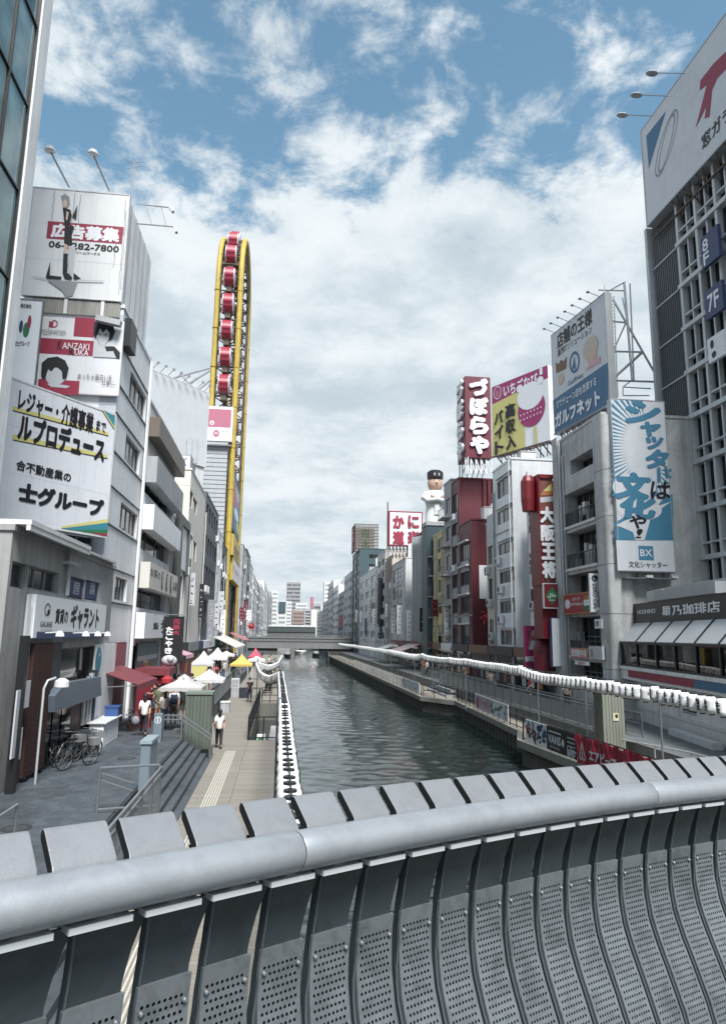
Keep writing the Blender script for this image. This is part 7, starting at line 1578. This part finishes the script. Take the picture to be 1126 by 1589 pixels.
# blade signs down both rows, far and small
r = random.Random(77); PAL = [(P_WHITE, 'white'), (P_LGREY, 'pale grey'), (P_WHITE, 'white'), (P_BLACK, 'black'), (P_NAVY, 'navy'), (P_WHITE, 'white'), (P_DRED, 'dark red'), (P_GREY, 'grey')]
for side, X, sg, ys in (('left', -7.35, 1, [56, 63, 71, 77, 82, 87, 126, 133, 140, 147, 154, 160]), ('right', 17.55, -1, [71, 76, 83, 92, 99, 105, 112, 119, 126, 133, 140, 148, 156])):
    for i, y in enumerate(ys):
        z0 = r.uniform(4.6, 9); h = r.uniform(1.8, 4.2); w_ = r.uniform(.4, .75); x0, x1 = sorted((X, X+sg*w_)); f = Face((x0, y), (x1, y), z0, z0+h); mt_, cn = PAL[r.randrange(len(PAL))]
        T = Thing('blade_sign', 'small %s projecting sign on the %s bank, %s one counted from the bridge railing' % (cn, side, ORD[i].replace('lowest', 'first')), 'sign', ((x0+x1)/2, y, z0), 'blade signs along the %s bank' % side); m = M(); f.box(m, 0, f.w, 0, f.h, -.2, 0); T.part('board', m, mt_)
        s = Sign('x', '', f, root=T); c = P_BLACK if 'white' in cn or 'pale' in cn else P_LGREY
        for j in range(int(h/.6)):
            for q in range(3): u, v = r.uniform(.25, .55)*f.w, f.h-.4-.6*j-r.uniform(0, .3); s.poly(c, [(u, v), (u+.28*f.w, v), (u+.28*f.w, v+.06), (u, v+.06)], uv=True); s.k -= 1
def red_cluster(label, c, R_, n, seed):
    r = random.Random(seed); T = Thing('red_shop_ornament', label, 'ornament', c); m = M(); m.ball(c, R_*.55, R_*.4, R_*.5, 12, 8); T.part('centre', m, P_BRED, smooth=True)
    for i in range(n):
        a = 2*math.pi*i/n; m = M(); p = Vector(c)+V(math.cos(a)*R_*.5, 0, math.sin(a)*R_*.5); q = Vector(c)+V(math.cos(a+.2)*R_, -R_*.2, math.sin(a+.2)*R_); m.tube([p, (p+q)/2+V(0, -.1*R_, .05), q], [R_*.16, R_*.14, R_*.05], 6); T.part('leg', m, P_BRED, smooth=True)
red_cluster('red crab like ornament on the corner of the oxblood eatery', PY(757, 958, YR(738)-.4), .85, 8, 1)
red_cluster('red star like ornament over the left plaza past the wheel', PY(390, 972, 118), .75, 9, 2)

# more street clutter along the left facades: boxes, flower pots, menu stands, stools
r = random.Random(91); kinds = []
for i in range(26):
    y = 29.5+30*(i+r.random())/26; x = -7.1+r.uniform(0, .9); k = i % 4; nth = ORD[min(19, i//4)].replace('lowest', 'first'); where = '(%s of its kind from the bridge) ' % nth+('near the crimson awning', 'by the red stall', 'under the black hanging sign', 'by the pink shop', 'below the navy building')[min(4, int((y-29.5)/6.2))]
    if k == 0:
        c = r.choice(((P_BLUE, 'blue'), (P_GREY, 'grey'), (P_BROWN, 'brown'), (P_LGREY, 'pale'))); h = r.uniform(.25, .8); m = M(); m.box(x, x+.42, y, y+.5, ZP+.004, ZP+h); T = Thing('storage_box', '%s storage box %s' % (c[1], where), 'box', (x, y, ZP)); T.part('box', m, c[0]); m = M(); m.box(x-.02, x+.44, y-.02, y+.52, ZP+h, ZP+h+.05); T.part('lid', m, c[0])
    elif k == 1:
        T = Thing('potted_plant', 'small potted plant %s' % where, 'plant', (x, y, ZP)); m = M(); m.lathe((x+.2, y, ZP), [(.12, .004), (.17, .3)], 10); T.part('pot', m, P_BROWN)
        m = M()
        for j in range(70):
            a, b_ = r.uniform(0, 6.28), r.uniform(0, 1); c = V(x+.2+.22*math.cos(a)*b_, y+.22*math.sin(a)*b_, ZP+.35+r.uniform(0, .5)); d = V(r.uniform(-1, 1), r.uniform(-1, 1), r.uniform(-.3, 1)).normalized()*.09; e = d.cross(V(.3, .2, 1)).normalized()*.03; m.add([c, c+d*.5+e, c+d, c+d*.5-e], [(0, 1, 2, 3)])
        T.part('leaves', m, mat('leaf', (.045, .09, .035), .5, var=.3, sc=6), kind='stuff')
    elif k == 2:
        c = r.choice(((P_WHITE, 'white'), (P_BLACK, 'black'), (P_DRED, 'dark red'))); T = Thing('menu_stand', '%s folding menu stand %s' % (c[1], where), 'menu stand', (x+.5, y, ZP))
        for sg in (-1, 1): m = M(); m.prism([(x+.3, y+sg*.22, ZP), (x+.75, y+sg*.22, ZP), (x+.75, y, ZP+.95), (x+.3, y, ZP+.95)], (0, .02*sg, 0)); T.part('board', m, c[0])
    else:
        T = Thing('stool', 'round stool %s' % where, 'stool', (x+.4, y, ZP)); m = M(); m.lathe((x+.4, y, ZP), [(.16, .45), (.17, .5), (.15, .52)], 12); T.part('seat', m, r.choice((P_DRED, P_GREY, BLACK)))
        for j in range(4): a = .78+1.57*j; m = M(); m.tube([(x+.4+.17*math.cos(a), y+.17*math.sin(a), ZP), (x+.4+.11*math.cos(a), y+.11*math.sin(a), ZP+.46)], .014, 5); T.part('leg', m, STEEL)
# ================================================================== PEOPLE
def skin_mesh(nodes, edges, root=0, sub=1):
    me = bpy.data.meshes.new('skin'); me.from_pydata([n[:3] for n in nodes], edges, [])
    o = bpy.data.objects.new('skin', me); COL.objects.link(o); md = o.modifiers.new('s', 'SKIN'); md.use_smooth_shade = True
    for i, n in enumerate(nodes):
        d = me.skin_vertices[0].data[i]; d.radius = (n[3], n[4] if len(n) > 4 else n[3]); d.use_root = i == root
    sb = o.modifiers.new('u', 'SUBSURF'); sb.levels = sub; sb.render_levels = sub
    dg = bpy.context.evaluated_depsgraph_get(); out = bpy.data.meshes.new_from_object(o.evaluated_get(dg)); bpy.data.objects.remove(o)
    for p in out.polygons: p.use_smooth = True
    return out
def person_meshes(stride=.0, arm=.05, bend=0., lift=0.):
    s = stride; sh = lambda z: bend*(z-.9)
    N = [(0, 0, .95, .13, .095), (0, sh(1.12), 1.12, .135, .10), (0, sh(1.33), 1.33, .155, .11), (0, sh(1.46), 1.46, .06, .055), (0, sh(1.55)+.01, 1.55, .07, .08), (0, sh(1.66)+.01, 1.66, .085, .095),
         (-.175, sh(1.40), 1.40, .06), (-.22, -arm+sh(1.14), 1.13, .046), (-.21, arm*1.5+sh(.9)+lift, .90+lift, .034), (.175, sh(1.40), 1.40, .06), (.22, arm+sh(1.14), 1.13, .046), (.21, -arm+.06+sh(.9)+lift, .90+lift, .034),
         (-.085, 0, .86, .092), (-.09, s*.5+.02, .48, .062), (-.095, s*.9, .09, .042), (-.10, s*.9+.13, .035, .036), (.085, 0, .86, .092), (.09, -s*.35+.03, .48, .062), (.095, -s*.9, .09+abs(s)*.12, .042), (.10, -s*.9+.12, .035+abs(s)*.05, .036)]
    E = [(0, 1), (1, 2), (2, 3), (3, 4), (4, 5), (2, 6), (6, 7), (7, 8), (2, 9), (9, 10), (10, 11), (0, 12), (12, 13), (13, 14), (14, 15), (0, 16), (16, 17), (17, 18), (18, 19)]
    body = skin_mesh(N, E)
    bm = bmesh.new(); bm.from_mesh(body); ex = M()                  # fingers, thumb, nose, ears
    for w_, sg in ((8, -1), (11, 1)):
        x, y, z = N[w_][:3]; ex.obox((x, y, z-.06), (.016, 0, 0), (0, .036, 0), (0, 0, .045))
        for k, ln in enumerate((.065, .075, .07, .055)): q = y+.03-.02*k; ex.tube([(x, q, z-.10), (x+sg*-.004, q+.004, z-.10-ln*.6), (x+sg*-.018, q+.006, z-.10-ln)], [.009, .0085, .007], 5)
        ex.tube([(x, y+.035, z-.05), (x-sg*.008, y+.058, z-.085), (x-sg*.012, y+.056, z-.115)], [.011, .01, .008], 5)
    ex.ball((0, N[5][1]+.10, 1.60), .014, .022, .022, 6, 4)
    for sg in (-1, 1): ex.ball((sg*.088, N[5][1], 1.61), .012, .02, .032, 6, 4)
    b = [bm.verts.new(v) for v in ex.v]; bm.verts.ensure_lookup_table()
    for f in ex.f:
        try: bm.faces.new([b[i] for i in f])
        except ValueError: pass
    bm.to_mesh(body); bm.free()
    g = .014; sc = lambda i, q=g: tuple(N[i][:3])+tuple(r_+q for r_ in N[i][3:])
    S_ = [(0, 0, .80, .16, .125), sc(1, .025), sc(2), (0, sh(1.44), 1.43, .085, .075), sc(6), (lambda a, b: tuple(a[i]+(b[i]-a[i])*.75 for i in range(3))+(.062,))(N[6], N[7]), sc(9), (lambda a, b: tuple(a[i]+(b[i]-a[i])*.75 for i in range(3))+(.062,))(N[9], N[10])]
    shirt = skin_mesh(S_, [(0, 1), (1, 2), (2, 3), (2, 4), (4, 5), (2, 6), (6, 7)])
    Tn = [(0, 0, .99, .150, .112), sc(12, .016), sc(13, .018), tuple(N[14][:2])+(.12, .058), sc(16, .016), sc(17, .018), tuple(N[18][:2])+(N[18][2]+.03, .058)]
    tr_ = skin_mesh(Tn, [(0, 1), (1, 2), (2, 3), (0, 4), (4, 5), (5, 6)])
    Ts = [(0, 0, .99, .150, .112), sc(12, .018), sc(13, .024), sc(16, .018), sc(17, .024)]
    shorts = skin_mesh(Ts, [(0, 1), (1, 2), (0, 3), (3, 4)])
    hy = N[5][1]; h = M(); h.ball((0, hy-.012, 1.665), .100, .112, .098, 14, 9); hair = mk_mesh('hair', h, BLACK, smooth=True)
    h = M(); h.ball((0, hy-.012, 1.665), .102, .114, .10, 14, 9); h.ball((0, hy-.07, 1.52), .09, .05, .17, 12, 8); lhair = mk_mesh('hair', h, BLACK, smooth=True)
    fe = []
    for i in (15, 19): m = M(); p, a = N[i], N[i-1]; m.obox(((p[0]), (p[1]+a[1])/2, .045+max(0, p[2]-.035)), (.048, 0, 0), (0, .125, 0), (0, 0, .042)); fe.append(mk_mesh('shoe', m, BLACK))
    # face turned +Y: eyes and mouth
    fm_ = M()
    for sg in (-1, 1): fm_.ball((sg*.034, hy+.096, 1.635), .011, .008, .007, 6, 4)
    fm_.obox((0, hy+.098, 1.555), (.022, 0, 0), (0, .006, 0), (0, 0, .004)); face = mk_mesh('face_features', fm_, P_BROWN)
    for me in (body, shirt, tr_, shorts): me.materials.clear(); me.materials.append(SKM)
    return dict(body=body, shirt=shirt, trousers=tr_, shorts=shorts, hair=hair, lhair=lhair, shoes=fe, face=face)
POSE = [person_meshes(.0, .04), person_meshes(.28, .14), person_meshes(.12, .08, .12), person_meshes(.04, .05, .05, .28)]
SKIN = mat('person_skin', (.42, .27, .20), .55, var=.05)
def cm(n, c): return mat('cloth_'+n, c, .8, var=.12, sc=6)
C_ = dict(white=cm('white', (.68, .69, .70)), black=cm('black', (.014, .014, .018)), navy=cm('navy', (.03, .04, .08)), denim=cm('denim', (.10, .15, .22)), khaki=cm('khaki', (.23, .19, .14)), grey=cm('grey', (.22, .22, .23)), red=cm('red', (.35, .05, .05)), pale=cm('pale', (.55, .53, .50)), olive=cm('olive', (.10, .11, .07)), beige=cm('beige', (.42, .37, .30)))
def person(label, x, y, z, rz, pose, top, bot, long_hair=False, short=False, hgt=1., shoe='black', hairm=None, group=None):
    P = POSE[pose]; T = new('person', None, None, (x, y, z)); T.rotation_euler = (0, 0, rz); T.scale = (hgt/1.75*1.0,)*3; T['label'] = label; T['category'] = 'person'
    if group: T['group'] = group
    def add(nm, me, mt_, par=None):
        o = new(nm, me, par or T)
        o.material_slots[0].link = 'OBJECT'; o.material_slots[0].material = mt_; return o
    add('body', P['body'], SKIN); add('shirt', P['shirt'], C_[top]); add('shorts' if short else 'trousers', P['shorts' if short else 'trousers'], C_[bot]); add('hair', P['lhair' if long_hair else 'hair'], hairm or BLACK)
    for s_ in P['shoes']: add('shoe', s_, C_[shoe])
    add('face_features', P['face'], P_BROWN); return T
def pz(px, py, z): p = PZ(px, py, z); return p.x, p.y, z
def backpack(label, x, y, z, rz, mt_):
    c, s_ = math.cos(rz), math.sin(rz); T = Thing('backpack', label, 'backpack', (x, y, z)); b = V(x+s_*.20, y-c*.20, z+1.18); m = M()
    m.obox(b, (c*.15, s_*.15, 0), (-s_*.075, c*.075, 0), (0, 0, .21)); T.part('bag', m, mt_); m = M(); m.obox(b+V(s_*.085, -c*.085, -.06), (c*.11, s_*.11, 0), (-s_*.03, c*.03, 0), (0, 0, .1)); T.part('pocket', m, mt_)
    for sg in (-1, 1): m = M(); m.tube([b+V(c*.11*sg, s_*.11*sg, .2), b+V(c*.11*sg-s_*.2, s_*.11*sg+c*.2, .26), b+V(c*.12*sg-s_*.32, s_*.12*sg+c*.32, .02)], .016, 5); T.part('strap', m, mt_)
a = pz(268, 1127, ZP); person('person in a white tee and khaki shorts with a navy backpack in the queue', *a, .1, 0, 'white', 'khaki', short=True, shoe='white', hgt=1.74); backpack('navy backpack on the person in khaki shorts', *a, .1, C_['navy'])
a = pz(222, 1142, ZP); person('long haired person in a white top and dark trousers walking up to the queue', *a, .15, 1, 'white', 'black', True, hgt=1.66)
T = Thing('tote_bag', 'grey bag hanging beside the long haired person in white', 'bag', (a[0]-.33, a[1], ZP+.45)); m = M(); m.ball((a[0]-.33, a[1], ZP+.6), .16, .1, .18, 10, 7); T.part('bag', m, C_['grey'], smooth=True); m = M(); m.tube([(a[0]-.4, a[1], ZP+.72), (a[0]-.33, a[1], ZP+.98), (a[0]-.26, a[1], ZP+.72)], .012, 5); T.part('strap', m, C_['grey'])
person('person in an olive top with bare legs between the shop and the queue', *pz(244, 1118, ZP), .2, 0, 'olive', 'beige', short=True, hgt=1.7, shoe='white')
person('person in a beige top leaning toward the food stall', *pz(258, 1106, ZP), .8, 2, 'beige', 'denim', True, hgt=1.6)
a = pz(283, 1119, ZP); person('person all in black with a dark backpack at the right of the queue', *a, -.1, 0, 'black', 'olive', True, short=True, hgt=1.7); backpack('black backpack on the person all in black', *a, -.1, C_['black'])
person('person in a pale top standing behind the round emblem post', *pz(253, 1130, ZP), .4, 0, 'pale', 'denim', True, hgt=1.6)
person('person in a denim jacket further up the queue', *pz(251, 1112, ZP), -.3, 0, 'denim', 'black', hgt=1.74)
person('person in a red top beside the parasol pole', *pz(294, 1112, ZP), 2.6, 0, 'red', 'grey', hgt=1.62)
person('dark dressed person by the shop counter', *pz(238, 1112, ZP), 1.2, 3, 'black', 'navy', hgt=1.7)
person('person with a grey shirt at the food stall', *pz(231, 1104, ZP), 1.0, 0, 'grey', 'black', hgt=1.68)
person('person in a white top and black trousers walking on the boardwalk by the green box', *pz(339, 1161, ZB), .1, 1, 'white', 'black', True, hgt=1.62)
person('dark dressed person leaning on the boardwalk fence by the cabinets', *pz(387, 1089, ZB), .2, 2, 'black', 'navy', hgt=1.72)
person('dark figure standing past the gangway opening', *pz(419, 1072, ZB), 2.9, 0, 'navy', 'black', hgt=1.7)
person('person in grey at the right quay rail', *pz(797, 1110, ZB), 1.57, 2, 'grey', 'navy', hgt=1.72)
person('person in a black tee and pale trousers on the right quay', *pz(823, 1117, ZB), -.4, 0, 'black', 'grey', hgt=1.72)
r = random.Random(52)
for i in range(14):
    x_, y_, z_ = pz(r.uniform(252, 335), r.uniform(1090, 1112), ZP); tp_, bt_, lh_ = r.choice(list(C_)), r.choice(('black', 'navy', 'denim', 'grey', 'khaki', 'beige')), r.random() < .5
    if x_ > -3.9: continue
    person('%s person in %s top and %s %s in the queue behind the parasol' % ('long haired' if lh_ else 'short haired', tp_, bt_, 'shorts' if i % 3 == 0 else 'trousers'), x_, y_, z_, r.uniform(-.8, .8), r.choice((0, 1, 3)), tp_, bt_, lh_, i % 3 == 0, hgt=r.uniform(1.56, 1.8), group='queue behind the parasol')
r = random.Random(41); names = ['by the white tents', 'near the yellow wall', 'beside the fence', 'below the navy building', 'under the peaked tent', 'near the crimson tent']
for i in range(26):
    y = 40+i*1.9+r.uniform(-.6, .6); x = r.uniform(-6.6, -3.9)
    tp_, bt_, lh_ = r.choice(list(C_)), r.choice(('black', 'navy', 'denim', 'grey', 'khaki')), r.random() < .4
    person('%s person in %s top and %s trousers in the crowd %s' % ('long haired' if lh_ else 'short haired', tp_, bt_, names[i % 6]), x, y, ZP, r.uniform(0, 6.28), r.choice((0, 1, 1, 3)), tp_, bt_, lh_, hgt=r.uniform(1.58, 1.78), group='market crowd on the left plaza')
for i in range(9): person('person in a %s top walking on the far boardwalk' % (tq_ := r.choice(list(C_))), r.uniform(-3.2, -.4), 57+i*6+r.uniform(-2, 2), ZB, r.uniform(0, 6.28), r.choice((0, 1)), tq_, 'black', hgt=1.7, group='walkers on the far boardwalk')
for i in range(6): person('person in a %s top crossing the low girder bridge' % (tq_ := r.choice(list(C_))), 1+i*2.4+r.uniform(-1, 1), BY+2+r.uniform(0, 2), 3.95, 1.57, 1, tq_, 'black', hgt=1.7, group='people on the low bridge')
for i in range(8): person('person in a %s top strolling on the upper right promenade' % (tq_ := r.choice(list(C_))), r.uniform(15, 17), 40+i*6+r.uniform(-2, 2), ZP, r.uniform(0, 6.28), r.choice((0, 1)), tq_, 'black', hgt=1.7, group='strollers on the right promenade')
